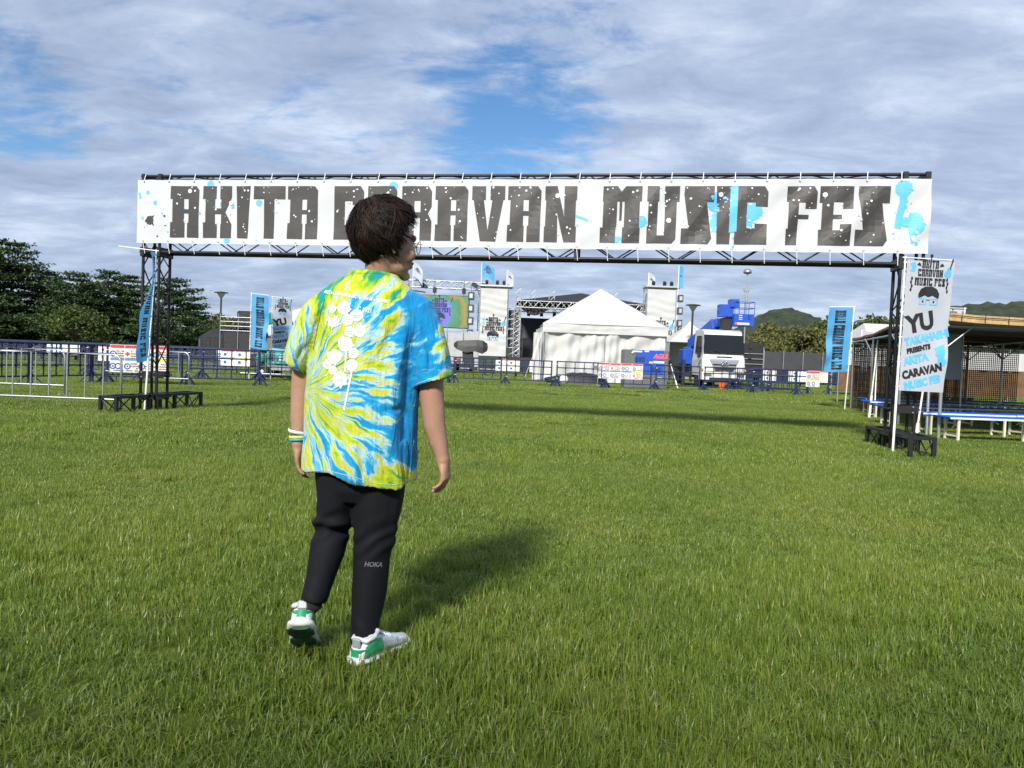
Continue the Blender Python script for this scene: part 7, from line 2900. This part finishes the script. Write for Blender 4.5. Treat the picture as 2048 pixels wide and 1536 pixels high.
def build_hair():
    rg_ = np.random.default_rng(8)
    C0 = hd(-.010, 0, .050)
    RAD = Vector((.133, .106, .128))
    crown = (U_ - F_ * .42).normalized()
    e1 = (F_ - crown * F_.dot(crown)).normalized()          # azimuth 0 = towards the forehead
    e2 = crown.cross(e1)

    def limit(phi):
        """how far down from the crown the hair reaches, by direction round the head"""
        a = abs((phi + math.pi) % (2 * math.pi) - math.pi)
        if a < .75:
            return 1.56                     # fringe
        if a < 1.3:
            return 1.56 + (a - .75) / .55 * .22
        if a < 1.75:
            return 1.78 + (a - 1.3) / .45 * .42
        return 2.25 + (a - 1.75) / 1.39 * .32

    def pt(th, phi, k):
        d = crown * math.cos(th) + (e1 * math.cos(phi) + e2 * math.sin(phi)) * math.sin(th)
        l = Vector((d.dot(F_), d.dot(R_), d.dot(U_)))
        narrow = 1.0
        return C0 + (F_ * (l.x * RAD.x) + R_ * (l.y * RAD.y) + U_ * (l.z * RAD.z)) * (k * narrow)
    V, Fc, RN = [], [], []

    def ribbon(pts, w, rnd):
        n0 = len(V)
        for i, p in enumerate(pts):
            t = (pts[min(i + 1, len(pts) - 1)] - pts[max(i - 1, 0)]).normalized()
            out = (p - C0).normalized()
            s = t.cross(out).normalized()
            ww = w * (1 - (i / (len(pts) - 1)) ** 2.2 * .93)
            V.extend([p - s * ww - out * ww * .35, p + out * ww * .35, p + s * ww - out * ww * .35])
            RN.extend([rnd] * 3)
        for i in range(len(pts) - 1):
            a = n0 + 3 * i
            Fc.append((a, a + 1, a + 4, a + 3))
            Fc.append((a + 1, a + 2, a + 5, a + 4))
    # inner cap
    n0 = len(V)
    NT, NP = 14, 48
    for i in range(NT + 1):
        for k in range(NP):
            phi = 2 * math.pi * k / NP
            th = max(.02, (limit(phi) - .10) * i / NT)
            V.append(pt(th, phi, .90 + .02 * math.sin(k * 3.0)))
            RN.append(.05)
    for i in range(NT):
        for k in range(NP):
            k2 = (k + 1) % NP
            Fc.append((n0 + i * NP + k, n0 + i * NP + k2, n0 + (i + 1) * NP + k2, n0 + (i + 1) * NP + k))
    for c in range(560):
        phi = rg_.uniform(-math.pi, math.pi)
        lim = limit(phi) + rg_.normal(.02, .10)
        th1 = lim * (1 - .82 * rg_.random() ** 1.7)
        L = rg_.uniform(.55, 1.05)
        kick = rg_.normal(.03, .07)
        sweep = rg_.normal(.18, .38)
        lift = rg_.uniform(.0, .13)
        wob = rg_.uniform(0, 6.28)
        tone = rg_.random() ** 2
        for s in range(9):
            th0 = max(.03, th1 - L)
            dphi = rg_.normal(0, .085) / max(.35, math.sin(min(1.57, th0 + .3)))
            dth = rg_.normal(0, .05)
            k0 = rg_.uniform(.88, .97)
            pts = []
            for i in range(8):
                q = i / 7
                th = th0 + (th1 - th0) * q + dth * (1 - .5 * q)
                ph = phi + sweep * q * q + dphi * (1 - .72 * q) + .06 * math.sin(wob + q * 4)
                k = k0 + (.03 + lift) * math.sin(math.pi * min(1, q * 1.15)) * .8 + kick * q * q
                pts.append(pt(max(.02, th), ph, k))
            ribbon(pts, rg_.uniform(.0014, .0034), float(min(1, tone + .25 * rg_.random())))
    # stray tips past the outline
    for s in range(420):
        phi = rg_.uniform(-math.pi, math.pi)
        lim = limit(phi)
        th1 = lim * rg_.uniform(.45, 1.06)
        wild = rg_.random()
        pts = [pt(max(.03, th1 - .5 + .5 * q), phi + .2 * q, 1.0 + (.05 + .10 * wild) * q * q) for q in [i / 6 for i in range(7)]]
        ribbon(pts, .0010, float(rg_.random()))
    me = bpy.data.meshes.new('hair')
    me.from_pydata([tuple(v) for v in V], [], Fc)
    at = me.attributes.new('rnd', 'FLOAT', 'POINT')
    at.data.foreach_set('value', RN)
    me.update()
    link('hair', me, HAIRM, person, True)


build_hair()

# ---- spectacles, eyes, wristbands
GOLD = mat('thin_gold_frame', (.35, .28, .2), .3, .8, var=.05)
gls = bpy.data.objects.new('glasses', None)
COL.objects.link(gls)
gls.parent = person
lens_m = mat('lens_glass', (.9, .92, .92), .03, var=0, alpha=.22)
for s in (-1, 1):
    c = hd(.112, s * .034, .010)
    ring_ = [c + R_ * (.026 * math.cos(t)) + U_ * (.023 * math.sin(t)) - F_ * (.006 * abs(s * math.cos(t)) * (1 if math.cos(t) * s > 0 else 0)) for t in [2 * math.pi * k / 20 for k in range(20)]]
    mk('rim', MB().path(ring_ + [ring_[0]], .0015, 6), GOLD, gls, smooth=True)
    mk('lens', MB().add(ring_, [tuple(range(20))]), lens_m, gls)
    mk('temple', MB().path([c + R_ * (s * .026) + U_ * .008, hd(.09, s * .072, .016), hd(.0, s * .084, .018), hd(-.02, s * .083, .0)], .0016, 6), GOLD, gls)
    e = mk('eye', MB().ell(hd(.088, s * .032, .012), (.012, .013, .012), 12, 8, HEADM), mat('eye_white', (.6, .58, .55), .2, var=0), person, smooth=True)
    mk('iris', MB().ell(hd(.0985, s * .032, .012), (.003, .006, .006), 10, 6, HEADM), mat('dark_iris', (.02, .012, .008), .1, var=0), e)
mk('bridge', MB().path([hd(.114, -.009, .014), hd(.118, 0, .017), hd(.114, .009, .014)], .0014, 6), GOLD, gls)
for py, c_, nm, r_ in ((863, (.72, .72, .66), 'white_wristband', .037), (873, (.45, .55, .10), 'yellow_wristband', .034)):
    cc = pp(598, py, .032)
    rr = [[p for p in oval_ring(cc + Vector((0, 0, dz)), (.15 if py < 870 else -.08, 0, 1), r_ + g, r_ + .002 + g, 20)] for dz, g in ((-.006, 0), (-.006, .003), (.006, .003), (.006, 0))]
    mk(nm, MB().loft(rr, False, False), mat(nm, c_, .5, var=.25, vscale=30), person, smooth=True)
mk('blue_wristband', MB().loft([[p for p in oval_ring(pp(598, 878, .032) + Vector((0, 0, dz)), (-.08, 0, 1), .0345 + g, .0365 + g, 20)] for dz, g in ((-.003, 0), (-.003, .003), (.003, .003), (.003, 0))], False, False), mat('blue_wristband', (.05, .35, .5), .5), person, smooth=True)
